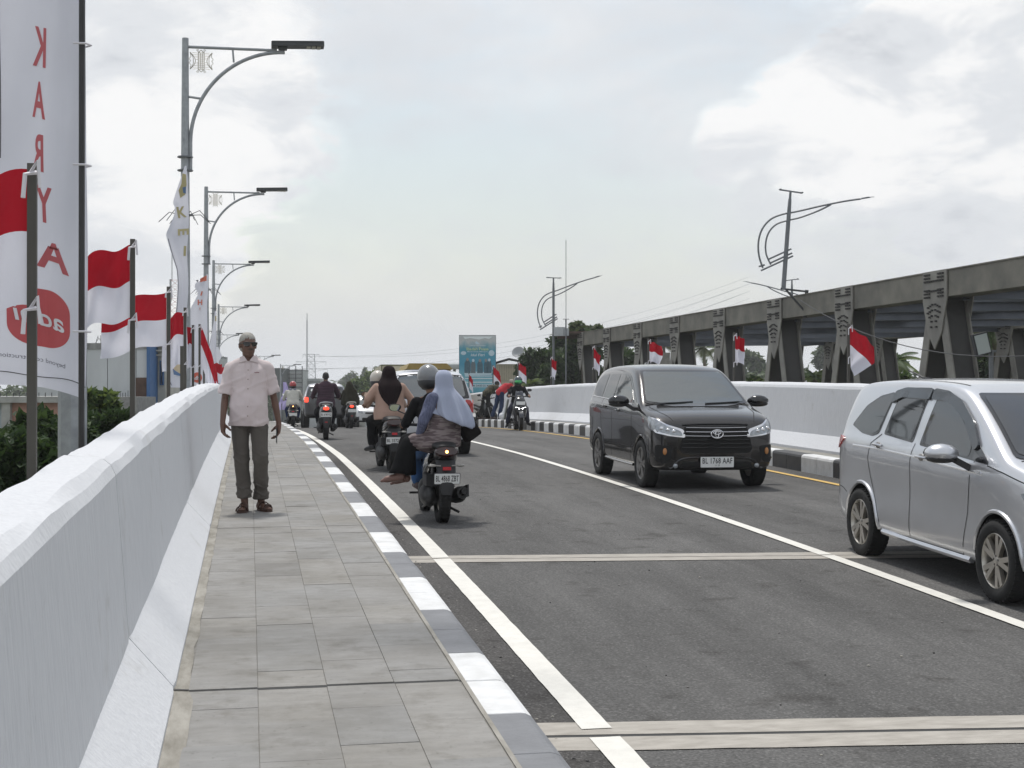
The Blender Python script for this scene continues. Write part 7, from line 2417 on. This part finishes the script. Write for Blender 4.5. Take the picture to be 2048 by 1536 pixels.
def tree(label, base, crown_c, crown_r, n, size, mats, seed, ncl=16, group=None, trunk=True, k=.42, cat='tree', name='tree', core=True, flat=.8):
    o = thing(name, base, label, cat, group)
    bc = Vector(base)
    cc = Vector(crown_c) - bc
    cl = blob_clumps(tuple(cc), crown_r, ncl, seed, k, flat)
    crown = leaves('crown', cl, n, size, mats, o, seed)
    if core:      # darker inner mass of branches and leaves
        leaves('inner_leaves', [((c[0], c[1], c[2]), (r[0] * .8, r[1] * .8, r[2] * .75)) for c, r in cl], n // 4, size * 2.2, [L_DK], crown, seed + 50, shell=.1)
    if trunk:
        b = MB()
        rt = max(.12, crown_r[2] * .06)
        b.tube(smooth_path([(0, 0, -.3), (.1, 0, cc.z * .4), (0, .1, cc.z * .75), tuple(cc)]), [rt * (1 - .045 * i) for i in range(13)], 8)
        for i, (c, r) in enumerate(cl[:7]): b.tube([(0, 0, cc.z * (.5 + .05 * i)), tuple((Vector(c) + Vector((0, 0, cc.z * .6))) / 2), c], [rt * .45, rt * .3, rt * .12], 6)
        b.obj('trunk', M_BARK, o)
    return o
def px_tree(label, x, ytop, ybot, wpx, Z, n, size, mats, seed, **kw):
    """tree whose crown is seen at those pixels from depth Z"""
    ppm = 2900 / Z
    c = at(x, (ytop + ybot) / 2, Z)
    r = (wpx / 2 / ppm, wpx / 2 / ppm * .9, (ybot - ytop) / 2 / ppm)
    g = GH(c.x, c.y)
    return tree(label, (c.x, c.y, g), c, r, n, size, mats, seed, **kw)
# beside the deck on the left: large drooping leaves, close below the flags
GB = 'leafy trees below the left parapet'
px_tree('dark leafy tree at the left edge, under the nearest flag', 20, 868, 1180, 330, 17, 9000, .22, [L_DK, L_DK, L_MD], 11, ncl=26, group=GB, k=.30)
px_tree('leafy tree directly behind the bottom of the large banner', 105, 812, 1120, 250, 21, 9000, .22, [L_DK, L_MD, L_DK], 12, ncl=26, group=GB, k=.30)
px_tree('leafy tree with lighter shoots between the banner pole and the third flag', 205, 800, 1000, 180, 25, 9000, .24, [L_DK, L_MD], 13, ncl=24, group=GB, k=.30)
px_tree('light green shoots at the top of the left trees, against the white building', 190, 776, 840, 80, 26, 900, .30, [L_LT, L_MD], 14, ncl=9, group=GB, k=.34, trunk=False, core=False)
# the dense tree at the head of the truss
GT = 'trees beyond the truss bridge'
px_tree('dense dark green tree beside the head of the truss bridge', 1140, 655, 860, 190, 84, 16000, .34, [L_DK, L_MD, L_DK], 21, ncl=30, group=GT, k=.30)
px_tree('paler top branches of the dense tree by the curved-arm lamp', 1165, 640, 700, 90, 82, 1600, .34, [L_OL, L_MD], 22, ncl=12, group=GT, k=.28, core=False)
px_tree('lower left part of the dense trees, behind the flags', 1078, 690, 850, 110, 80, 5000, .32, [L_MD, L_DK], 23, ncl=18, group=GT, k=.30)
px_tree('bushy tree between the second and third truss uprights', 1255, 690, 860, 110, 88, 4500, .34, [L_DK, L_MD], 24, ncl=16, group=GT, k=.32)
px_tree('young light green tree seen through the truss above the silver car', 1828, 735, 860, 130, 62, 2600, .34, [L_LT, L_MD], 25, ncl=16, group=GT, k=.3)
px_tree('light green bushes seen low between the truss uprights', 1650, 735, 850, 120, 70, 2600, .36, [L_LT, L_MD, L_OL], 26, ncl=16, group=GT, k=.3)
px_tree('dark trees filling the truss at the far right edge', 2010, 640, 880, 230, 66, 9000, .40, [L_DK, L_DK, L_MD], 27, ncl=26, group=GT, k=.32)
px_tree('mid green tree seen between the truss uprights, behind the large red flag', 1760, 690, 860, 150, 85, 4500, .42, [L_MD, L_DK], 28, ncl=18, group=GT, k=.32)
px_tree('bright green shrubs with reddish tips low behind the black car', 1520, 742, 850, 90, 66, 1800, .32, [L_LT, L_OL], 29, ncl=12, group=GT, k=.3)
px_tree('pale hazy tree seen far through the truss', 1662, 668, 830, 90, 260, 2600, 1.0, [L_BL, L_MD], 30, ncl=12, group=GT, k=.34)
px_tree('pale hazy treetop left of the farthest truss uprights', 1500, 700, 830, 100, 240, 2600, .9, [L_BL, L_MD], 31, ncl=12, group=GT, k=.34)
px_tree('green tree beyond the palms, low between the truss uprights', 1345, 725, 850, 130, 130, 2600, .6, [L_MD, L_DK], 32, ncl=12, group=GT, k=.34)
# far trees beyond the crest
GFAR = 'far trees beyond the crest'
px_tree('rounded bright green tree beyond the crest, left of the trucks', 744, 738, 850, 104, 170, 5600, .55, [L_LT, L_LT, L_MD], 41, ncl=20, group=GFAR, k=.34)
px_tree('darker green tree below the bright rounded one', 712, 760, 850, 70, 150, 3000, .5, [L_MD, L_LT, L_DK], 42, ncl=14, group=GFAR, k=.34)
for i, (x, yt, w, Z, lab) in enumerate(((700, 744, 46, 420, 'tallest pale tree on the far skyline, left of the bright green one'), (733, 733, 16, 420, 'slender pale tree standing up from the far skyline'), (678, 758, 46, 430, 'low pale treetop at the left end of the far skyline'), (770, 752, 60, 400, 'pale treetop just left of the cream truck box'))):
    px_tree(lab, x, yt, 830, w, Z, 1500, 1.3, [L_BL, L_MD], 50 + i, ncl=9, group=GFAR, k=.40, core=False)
def palm(label, x, ytop, Z, h_px, n=15, L=2.6, seed=1, group='coconut palms', droop=1.0, mats=None, trunk_h=None):
    top = at(x, ytop + h_px * .35, Z)
    g = GH(top.x, top.y)
    o = thing('palm_tree', (top.x, top.y, g), label, 'palm tree', group)
    H = top.z - g
    L = h_px / (2900 / Z) * .62
    rnd = random.Random(seed)
    b = MB(); b.tube([(0, 0, 0), (.15, 0, H * .5), (0, 0, H)], [.2, .15, .12], 8); b.obj('trunk', M_BARK, o)
    for k in range(n):
        th = 2 * math.pi * k / n + rnd.uniform(-.2, .2)
        el = rnd.uniform(-.2, 1.2)
        d = Vector((math.cos(th), math.sin(th), 0))
        pts = []
        for i in range(9):
            t = i / 8
            pts.append(Vector((0, 0, H)) + d * (L * t * math.cos(el * (1 - t * .5))) + Vector((0, 0, L * (math.sin(el) * t - droop * .55 * t * t))))
        b = MB()
        b.tube(pts, [.03] * 9, 4, mi=0)
        for i in range(26):
            t = .12 + .86 * i / 25
            j = min(7, int(t * 8)); f = t * 8 - j
            p = pts[j].lerp(pts[j + 1], f); tg = (pts[j + 1] - pts[j]).normalized()
            sdv = tg.cross(Vector((0, 0, 1))).normalized()
            ll = L * .34 * math.sin(math.pi * min(.98, t * .85 + .12))
            for q in (-1, 1):
                e = p + sdv * q * ll * .75 + tg * ll * .45 - Vector((0, 0, ll * .42))
                w = tg * L * .022
                b.add([p - w, p + w, e], [(0, 1, 2)])
        b.obj('frond', (mats or [L_OL, L_MD])[k % 2], o, smooth=False)
    return o
palm('coconut palm seen between truss uprights, the broader one', 1408, 668, 125, 75, 17, seed=3)
palm('coconut palm left of the broader one, partly behind a truss upright', 1328, 668, 130, 66, 15, seed=4)
palm('coconut palm just right of the broader one', 1440, 676, 135, 60, 13, seed=5)
palm('palm with drooping fronds at the far right behind the floodlight', 1990, 610, 58, 150, 19, seed=6, droop=1.5)
palm('palm showing behind the large right flag through the truss', 1790, 690, 75, 90, 15, seed=7, mats=[L_LT, L_MD])
palm('low palm right of the head of the truss, by the rider with the green helmet', 1062, 752, 70, 50, 13, seed=8, mats=[L_MD, L_LT])
palm('lone palm standing above the far trees, left of the trucks', 757, 727, 300, 22, 11, seed=9, mats=[L_BL, L_MD])
palm('banana-like palm low between the truss uprights', 1630, 730, 66, 70, 13, seed=10, mats=[L_LT, L_MD])
# woods that read as one mass
def wood(name, x0, x1, ytop, Z, n, size, mats, seed, amp=10, depth=30):
    rnd = random.Random(seed)
    cl = []
    k = int((x1 - x0) / 16)
    for i in range(k):
        x = x0 + (x1 - x0) * (i + rnd.random()) / k
        z = Z + rnd.uniform(-.5, .5) * depth
        ppm = 2900 / z
        y = ytop + rnd.uniform(0, amp)
        h = (860 - y) / 2
        c = at(x, y + h, z)
        cl.append((tuple(c), (rnd.uniform(12, 26) / ppm, rnd.uniform(12, 26) / ppm, h / ppm)))
    o = leaves(name, cl, n, size, mats, None, seed, shell=.5, kind='stuff')
    return o
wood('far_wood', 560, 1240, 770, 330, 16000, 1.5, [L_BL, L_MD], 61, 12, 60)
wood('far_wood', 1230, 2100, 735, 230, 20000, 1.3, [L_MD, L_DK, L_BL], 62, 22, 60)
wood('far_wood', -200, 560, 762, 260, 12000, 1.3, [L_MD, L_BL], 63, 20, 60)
wood('undergrowth', 1200, 2100, 768, 70, 12000, .5, [L_MD, L_LT, L_DK], 64, 14, 12)
wood('undergrowth', 640, 1100, 806, 200, 6000, 1.0, [L_BL, L_MD, L_OL], 65, 14, 16)
wood('undergrowth', -300, 300, 980, 34, 8000, .4, [L_DK, L_MD], 66, 40, 8)

# ------------------------------------------------------------------ buildings
def bld(name, label, x0, x1, Z, cat='building'):
    c = at((x0 + x1) / 2, 780, Z)
    g = GH(c.x, c.y)
    return thing(name, (c.x, c.y, g), label, cat, None, -YAW), 2900 / Z, g
M_BW = mat('render_white', (.60, .62, .63), rough=.85, col2=(.47, .49, .50), vscale=.8, stretch=(1, 1, .3), vdetail=9)
M_STAIN = mat('render_stained', (.42, .42, .41), rough=.9, col2=(.05, .05, .05), vscale=1.1, stretch=(1.4, 1, .25), vdetail=8)
M_BLUE = mat('paint_blue', (.045, .13, .30), rough=.6, var=.1)
M_RUST = mat('rusty_sheet', (.09, .05, .035), rough=.8, var=.35, vscale=3)
def white_building():
    Z = 62
    o, ppm, g = bld('building', 'white rendered building with a blue corner column and stained roof edge, left', 170, 320, Z)
    X = lambda x: (x - 245) / ppm
    H = lambda y: CAM_Z + (780 - y) / ppm - g
    b = MB()
    xs = (60, 215, 272, 295)
    for i, (a, c) in enumerate(zip(xs, xs[1:])):
        b = MB()
        lo = 0 if i < 2 else 0
        b.box(((X(a) + X(c)) / 2, 2.0, H(698) / 2), (X(c) - X(a) - .03, 4, H(698)))
        b.obj('wall', M_BW, o, smooth=False)
    b = MB(); b.box(((X(60) + X(296)) / 2, 2.0, (H(686) + H(698)) / 2), (X(296) - X(60), 4.1, H(686) - H(698)))
    b.obj('parapet', M_STAIN, o, smooth=False)
    b = MB(); b.box(((X(272) + X(294)) / 2, -.03, (H(755) + H(800)) / 2), (X(294) - X(272), .1, H(755) - H(800))); b.obj('shutter', M_RUST, o, smooth=False)
    b = MB(); b.box((X(299), 1.9, H(676) / 2), (X(303) - X(296), 4.2, H(676))); b.obj('blue_column', M_BLUE, o, smooth=False)
    M_FR = mat('facade_cream', (.46, .45, .40), rough=.8, var=.15, vscale=2)
    b = MB(); b.box((X(311), 3.2, H(678) / 2), (X(319) - X(303), 4.2, H(678))); b.obj('front_facade', M_FR, o, smooth=False)
    for y in (690, 700, 709):
        b = MB(); b.box((X(311), .98, H(y)), (X(320) - X(303), .3, .06)); b.obj('cornice', M_FR, o, smooth=False)
    w = MB(); w.box((X(312), 1.04, (H(720) + H(770)) / 2), (X(316) - X(308), .1, H(720) - H(770))); w = w.obj('window', M_BLUE, o, smooth=False)
    b = MB(); b.box((X(312), .98, (H(722) + H(768)) / 2), (X(314) - X(310), .06, H(722) - H(768))); b.obj('pane', M_GLASS, w, smooth=False)
    b = MB()
    rnd = random.Random(4)
    for k in range(34):
        x = X(178) + (X(292) - X(178)) * rnd.random(); z = H(686); b.tube([(x, rnd.uniform(0, 3), z), (x + rnd.uniform(-.06, .06), 1, z + rnd.uniform(.15, .42))], .012, 4)
    tag(b.obj('rebar', M_DARK, o), kind='stuff')
    # lower annexe with its own rods
    b = MB(); b.box((X(270), -2, H(793) / 2), (X(320) - X(225), 3.0, H(793))); b.obj('annexe', mat('concrete_grey', (.27, .27, .26), rough=.9, var=.2), o, smooth=False)
    b = MB()
    for k in range(12): x = X(232 + 5 * k); b.tube([(x, -2.5, H(793)), (x, -2.5, H(786 - rnd.random() * 6))], .014, 4)
    tag(b.obj('rebar', M_DARK, o), kind='stuff')
white_building()
def left_low_building():
    Z = 48
    o, ppm, g = bld('building', 'low concrete-edged building with a salmon wall at the left edge, under the large banner', -60, 130, Z)
    X = lambda x: (x - 35) / ppm
    H = lambda y: CAM_Z + (780 - y) / ppm - g
    mg = mat('concrete_pale', (.36, .36, .34), rough=.9, var=.25, vscale=2)
    b = MB(); b.box((X(20), 2, (H(793) + H(805)) / 2), (X(140) - X(-100), 5, H(793) - H(805))); b.obj('roof_slab', mg, o, smooth=False)
    b = MB(); b.box((X(75), 2, H(805) / 2), (X(135) - X(22), 4.4, H(805))); b.obj('wall', mat('render_salmon', (.42, .24, .19), rough=.85, var=.15), o, smooth=False)
    b = MB(); b.box((X(-40), 2, H(805) / 2), (X(16) - X(-100), 4.3, H(805))); b.obj('wall', mat('render_bluegrey', (.36, .40, .43), rough=.85, var=.15), o, smooth=False)
    b = MB(); b.box((X(20), -.25, H(805) / 2), (.28, .3, H(805))); b.obj('column', mg, o, smooth=False)
    for x in (44, 78):
        b = MB(); b.box((X(x), -.22, H(822)), (.09, .05, .12)); b.obj('vent', M_BLKM, o, smooth=False)
    b = MB()
    for k in range(9): b.tube([(X(-10 + 13 * k), .5, H(793)), (X(-10 + 13 * k), .5, H(785))], .015, 4)
    tag(b.obj('rebar', M_DARK, o), kind='stuff')
left_low_building()
def grey_shed(label, x0, x1, ytop, ymid, Z, m1, m2=None, seed=0):
    o, ppm, g = bld('building', label, x0, x1, Z)
    H = lambda y: CAM_Z + (780 - y) / ppm - g
    w = (x1 - x0) / ppm
    b = MB(); b.box((0, 3, H(ymid) / 2), (w, 6, H(ymid))); b.obj('wall', m1, o, smooth=False)
    b = MB(); b.box((0, 3, (H(ytop) + H(ymid)) / 2), (w * 1.01, 6.1, H(ytop) - H(ymid))); b.obj('roof', m2 or m1, o, smooth=False)
    return o, ppm, H, w
M_GR1 = mat('cladding_grey', (.26, .275, .28), rough=.8, var=.15, vscale=.6)
M_GR2 = mat('cladding_light', (.42, .44, .44), rough=.8, var=.15, vscale=.6)
grey_shed('grey flat-roofed building seen between the building with the blue column and a flag', 316, 352, 720, 745, 120, M_GR1, M_GR2)
o, ppm, H, w = grey_shed('grey building with scaffolding, left of the dark four-wheel-drive', 566, 605, 739, 742, 210, M_GR2, M_GR1)
b = MB()
for k in range(4): b.tube([(-w / 2 + w * k / 3, -.3, 0), (-w / 2 + w * k / 3, -.3, H(732))], .06, 4)
for y in (748, 756, 765, 774): b.tube([(-w / 2, -.3, H(y)), (w / 2, -.3, H(y))], .05, 4)
b.obj('scaffold', M_DARK, o)
grey_shed('lower grey building right of the scaffolded one', 605, 640, 757, 762, 215, M_GR1, M_GR2)
grey_shed('dark narrow building behind the walking man\'s arm', 546, 566, 736, 745, 205, mat('cladding_dark', (.09, .10, .10), rough=.8, var=.2))
grey_shed('pale building block seen just left of the walking man', 426, 436, 712, 716, 180, M_GR2, M_GR1)
grey_shed('greyish long low building on the far side, behind the man in purple', 610, 716, 792, 797, 170, M_GR2, M_GR1)
grey_shed('pale low row of shops beyond the crest, below the bright green tree', 700, 800, 806, 812, 165, mat('render_pale', (.33, .33, .30), rough=.9, var=.2), M_GR1)
def house():
    Z = 118
    o, ppm, g = bld('house', 'cream house with a dark pitched roof, between the billboard and the dense tree', 990, 1062, Z, 'house')
    X = lambda x: (x - 1026) / ppm
    H = lambda y: CAM_Z + (780 - y) / ppm - g
    b = MB(); b.box((X(1016), 2, H(728) / 2), (X(1040) - X(992), 4, H(728))); b.obj('wall', mat('house_cream', (.42, .38, .29), rough=.85, var=.2, vscale=2), o, smooth=False)
    b = MB(); b.prism([(X(990), H(724)), (X(1018), H(716)), (X(1062), H(725)), (X(1062), H(727)), (X(1018), H(718.5)), (X(990), H(726.5))], lambda u, v, d: Vector((u, -.6 + d, v)), 5); b.obj('roof', M_DARK, o, smooth=False, fix=True)
    for k in range(8):
        b = MB(); b.box((X(997 + 4.6 * k), -.04, (H(730) + H(760)) / 2), (.045, .08, H(730) - H(760))); b.obj('louvre', mat('louvre_cream', (.55, .50, .40), rough=.8), o, smooth=False)
    b = MB(); b.box((X(1050), 2, H(740) / 2), (X(1062) - X(1040), 3, H(740))); b.obj('annexe', M_GR1, o, smooth=False)
    d = thing('satellite_dish', (0, 0, 0), 'mesh satellite dish on the cream house\'s roof, left of the dense tree', 'satellite dish')
    v = at(1037, 706, Z - 1)
    d.location = v
    b = MB(); b.lathe([(.01, .0), (.25, .04), (.5, .16), (.52, .16), (.25, .02), (.01, -.03)], n=20); q = b.obj('dish', mat('dish_mesh', (.30, .31, .32), rough=.6), d); q.rotation_euler = (R(50), R(-35), 0)
    b = MB(); b.tube([(.25, 0, -.9), (.1, 0, -.1)], .03, 5); b.obj('mount', M_DARK, d)
house()
v = at(909, 732, 112)
b = MB(); b.lathe([(.01, -.25), (.55, -.25), (.62, -.1), (.62, .12), (.45, .25), (.01, .28)], n=18)
o = b.obj('dish', M_GR2, None, loc=v); tag(o, 'round pale tank or dish rim just left of the teal billboard', 'dish')
b = MB(); b.tube([(0, 0, -6), (0, 0, -.2)], .12, 6); b.obj('mount', M_GR1, o)
# plain wall bay with an opening seen inside the truss
g_, ppm_, H_, w_ = grey_shed('small weathered masonry house seen behind the flag above the black car', 1310, 1340, 705, 712, 105, mat('masonry', (.21, .195, .18), rough=.9, var=.2, vscale=3))

# ------------------------------------------------------------------ billboard
def billboard():
    Z = 100
    ppm = 2900 / Z
    c = at(955, 728, Z)
    g = GH(c.x, c.y)
    o = thing('billboard', (c.x, c.y, g), 'tall teal billboard of greeting text over a family portrait, beyond the crest', 'billboard', None, -YAW)
    H = lambda y: CAM_Z + (780 - y) / ppm - g
    X = lambda x: (x - 955) / ppm
    b = MB(); b.box((0, .06, (H(670) + H(786)) / 2), (X(992) - X(918), .12, H(670) - H(786)))
    p = b.obj('panel', mat('billboard_frame', (.10, .12, .13), rough=.7), o, smooth=False)
    m = bpy.data.materials.new('billboard_teal'); m.use_nodes = True
    nt = m.node_tree; L = nt.links.new
    tc = NT(nt, 'ShaderNodeTexCoord'); sp = NT(nt, 'ShaderNodeSeparateXYZ'); L(tc.outputs['Generated'], sp.inputs[0])
    nn = NT(nt, 'ShaderNodeTexNoise'); nn.inputs['Scale'].default_value = 5; L(tc.outputs['Generated'], nn.inputs['Vector'])
    ad = NT(nt, 'ShaderNodeMath', operation='MULTIPLY_ADD'); ad.inputs[1].default_value = .22; L(nn.outputs['Fac'], ad.inputs[0]); L(sp.outputs['Z'], ad.inputs[2])
    cr = NT(nt, 'ShaderNodeValToRGB')
    for k, (pos, col) in enumerate(((.10, (.07, .33, .44)), (.30, (.20, .46, .55)), (.42, (.16, .42, .52)), (.62, (.05, .29, .44)), (.88, (.08, .32, .42)), (1.0, (.52, .55, .55)))):
        e = cr.color_ramp.elements[k] if k < 2 else cr.color_ramp.elements.new(pos)
        e.position = pos; e.color = (*col, 1)
    L(ad.outputs[0], cr.inputs[0]); L(cr.outputs[0], nt.nodes['Principled BSDF'].inputs['Base Color'])
    nt.nodes['Principled BSDF'].inputs['Roughness'].default_value = .6
    b = MB(); b.box((0, -.012, (H(671) + H(785.5)) / 2), (X(991.3) - X(918.7), .02, H(671) - H(785.5))); b.obj('poster', m, p, smooth=False)
    def pr(pts, mm, lvl): 
        b = MB(); b.prism(pts, lambda u, v, d: Vector((X(u), -.03 - .006 * lvl + d, H(v))), .004); b.obj('print', mm, p, smooth=False, fix=True)
    MW = mat('print_white', (.78, .84, .85), rough=.6); MT = mat('print_teal_dark', (.06, .13, .17), rough=.6, var=.2, vscale=8); MP = mat('print_pale', (.52, .66, .74), rough=.6); MG = mat('print_green', (.62, .72, .38), rough=.6); MK = mat('print_grey', (.12, .16, .18), rough=.6); MS = mat('print_skin', (.30, .27, .25), rough=.6)
    pr([(926, 673), (985, 673), (978, 678), (970, 676), (958, 679), (940, 676), (930, 678)], MW, 0)
    pr([(950, 685), (953, 682), (958, 686), (960, 689), (952, 688)], MP, 1)
    for cx_, r in ((927, 5.5), (983, 6)): pr([(cx_ + r * math.cos(t) * 1.0, 706 + r * math.sin(t) * (1 if cx_ > 950 else .7)) for t in [2 * math.pi * k / 14 for k in range(14)]], MP, 1)
    pr([(928, 744), (940, 742), (965, 744), (985, 743), (982, 750), (930, 751)], MP, 0)
    # the portrait: plain figures in grey robes
    for x, w, hh, col, sc_ in ((935, 6, 722, MT, MK), (946.5, 4.5, 724, MK, MP), (960, 5.5, 724, MT, MK), (972, 4, 724, MT, MK), (978.5, 4.5, 723, MT, MP)):
        pr([(x - w * .5, hh - 2), (x + w * .5, hh - 2), (x + w, hh + 4), (x + w * 1.05, 746), (x - w * 1.05, 746), (x - w, hh + 4)], col, 1)
        pr([(x + 2.6 * math.cos(t), hh - 3.2 + 3.2 * math.sin(t)) for t in [2 * math.pi * k / 12 for k in range(12)]], sc_ if sc_ is MP else MS, 2)
    for y0, y1 in ((751, 753), (756, 757.5), (763.5, 765)): pr([(930, y0), (988, y0), (988, y1), (930, y1)], MW if y0 > 755 else MP, 0)
    pr([(940, 768), (986, 768), (986, 774.5), (940, 774.5)], MP, 0)
    def tx(t, x, y, wpx, hpx, mm, lvl=3, bold=.0, shear=0):
        me = text_mesh(t, 1.0, bold=bold, res=2, shear=shear)
        W_ = max(q.co.x for q in me.vertices) - min(q.co.x for q in me.vertices); H2 = max(q.co.y for q in me.vertices) - min(q.co.y for q in me.vertices)
        me.transform(Matrix.Diagonal((wpx / ppm / W_, hpx / ppm / H2, 1, 1)))
        me.transform(frame((X(x), -.03 - .008 * lvl, H(y)), (1, 0, 0), (0, 0, 1)))
        me.materials.clear(); me.materials.append(mm); link('lettering', me, p)
    tx('Selamat Menunaikan', 955, 691, 32, 2.2, MW)
    tx('Ibadah Puasa', 955, 698, 44, 6, MG, bold=.01)
    tx('Ramadhan', 955, 703.2, 40, 2.2, MW)
    tx('Idul Fitri', 955, 710, 28, 5.5, MW, bold=.005, shear=.2)
    tx('H.M. DAUD S.E. M.A.P', 963, 771.3, 42, 3.6, MT, 4, bold=.015)
    b = MB()
    for x in (935, 975): b.box((X(x), .3, H(786) / 2), (.28, .25, H(786)))
    b.obj('post', M_GR1, o, smooth=False)
billboard()

# ------------------------------------------------------------------ masts
def lattice(name, label, x, ytop, Z, w0, w1, cat, m, steps=14, arms=False, red=None, group=None):
    t = at(x, ytop, Z); g = GH(t.x, t.y)
    H = t.z - g
    o = thing(name, (t.x, t.y, g), label, cat, group)
    b = MB()
    r = .00013 * Z
    cor = lambda k, f: Vector(((w0 + (w1 - w0) * f) * (1 if k in (0, 1) else -1) / 2, (w0 + (w1 - w0) * f) * (1 if k in (1, 2) else -1) / 2, H * f))
    for k in range(4): b.tube([cor(k, 0), cor(k, 1)], r, 4)
    b.obj('leg', m, o)
    b = MB()
    for i in range(steps):
        f0, f1 = i / steps, (i + 1) / steps
        for k in range(4):
            b.tube([cor(k, f0), cor((k + 1) % 4, f1)], r * .6, 3); b.tube([cor((k + 1) % 4, f0), cor(k, f1)], r * .6, 3)
            b.tube([cor(k, f1), cor((k + 1) % 4, f1)], r * .6, 3)
    tag(b.obj('lattice_bracing', red or m, o), kind='stuff')
    if arms:
        for f, L in ((.995, .5), (.86, .9), (.72, 1.0)):
            b = MB()
            for q in (-1, 1):
                b.tube([(0, 0, H * f), (q * L * w0 * 1.4, 0, H * f)], r, 4); b.tube([(0, 0, H * f - .9), (q * L * w0 * 1.4, 0, H * f)], r * .7, 3); b.tube([(q * L * w0 * 1.4, 0, H * f), (q * L * w0 * 1.4, 0, H * f - 1.2)], r * .8, 3)
            b.obj('cross_arm', m, o)
    return o, H
M_MAST = mat('mast_grey_hazed', (.34, .36, .38), rough=.6)  # grey lightened, with distance haze put into the colour
M_MASTR = mat('mast_red', (.40, .10, .09), rough=.6, col2=(.5, .5, .5), vscale=.25, stretch=(.1, .1, 1), sharp=True)
lattice('transmission_tower', 'lattice power pylon standing right of the thin mast, far behind the riders', 622, 708, 420, 3.4, 2.0, 'pylon', M_MAST, 9, arms=True)
o, H = lattice('radio_mast', 'very thin radio mast behind the pylon, left of it', 614, 640, 460, .42, .34, 'mast', M_MAST, 26)
b = MB(); b.tube([(0, 0, H), (0, 0, H + 2.2)], .12, 4); b.obj('antenna', M_MAST, o)
o, H = lattice('telecom_tower', 'red and white lattice telecom tower between the banners', 350, 560, 190, 1.6, 1.0, 'tower', M_MAST, 24, red=M_MASTR)
b = MB()
for k, (q, z) in enumerate(((-.6, -.5), (.6, -.6), (-.55, -2.2), (.6, -2.6), (.5, 1.0))): b.box((q, 0, H + z), (.22, .22, 1.2))
b.tube([(-.4, 0, H), (-.4, 0, H + 3.4)], .06, 4); b.tube([(.35, 0, H), (.35, 0, H + 2.0)], .05, 4); b.obj('antenna_panel', M_GR2, o)
# power lines
b = MB()
for dz in (0, -3.6, -7.2):
    for q in (-2.4, 2.4):
        A = at(622 + q * 7, 712 - dz * 6.9, 420); C = at(1500, 560 - dz * 4 + q * 3, 420)
        b.tube([A.lerp(C, t) + Vector((0, 0, -26 * t * (1 - t))) for t in [i / 20 for i in range(21)]], .045, 3)
tag(b.obj('power_lines', M_MAST), 'power lines strung from the far pylon across the sky', 'power line')
o['note'] = ''
del o['note']
# distant street furniture: thin white pole
v = at(732, 798, 90)
b = MB(); b.tube([(0, 0, 0), (0, 0, -3)], .05, 5)
tag(b.obj('marker_pole', M_GR2, None, loc=v), 'thin pale pole between the far trees and the white van', 'pole')

# ------------------------------------------------------------------ grit and litter on the road
rnd = random.Random(12)
b = MB()
for k in range(520):
    near_kerb = rnd.random() < .55
    p = rnd.uniform(1.27, 1.55) if near_kerb else rnd.uniform(1.3, 8.6)
    s = 4.5 + 34 * rnd.random() ** 1.8
    r = rnd.uniform(.003, .010)
    c = W(p, s, r * .4)
    b.ell(c, (r, r * rnd.uniform(.6, 1.3), r * .6), 5, 4, mi=k % 3)
tag(b.obj('road_grit', [mat('grit_pale', (.36, .34, .30), rough=.9), mat('grit_grey', (.2, .19, .18), rough=.9), mat('grit_dark', (.03, .03, .03), rough=.9)]), kind='stuff')

# ------------------------------------------------------------------ moist air
def haze():
    b = MB()
    x0, x1, y0, y1, z0, z1 = -700, 900, -60, 560, -14, 60
    b.box(((x0 + x1) / 2, (y0 + y1) / 2, (z0 + z1) / 2), (x1 - x0, y1 - y0, z1 - z0))
    m = bpy.data.materials.new('moist_air'); m.use_nodes = True
    nt = m.node_tree; nt.nodes.clear()
    o = NT(nt, 'ShaderNodeOutputMaterial'); v = NT(nt, 'ShaderNodeVolumePrincipled')
    v.inputs['Color'].default_value = (.97, .985, 1.0, 1); v.inputs['Density'].default_value = HAZE
    v.inputs['Anisotropy'].default_value = .2
    nt.links.new(v.outputs[0], o.inputs['Volume'])
    q = b.obj('haze', m, smooth=False); q['kind'] = 'stuff'
HAZE = .00055
haze()
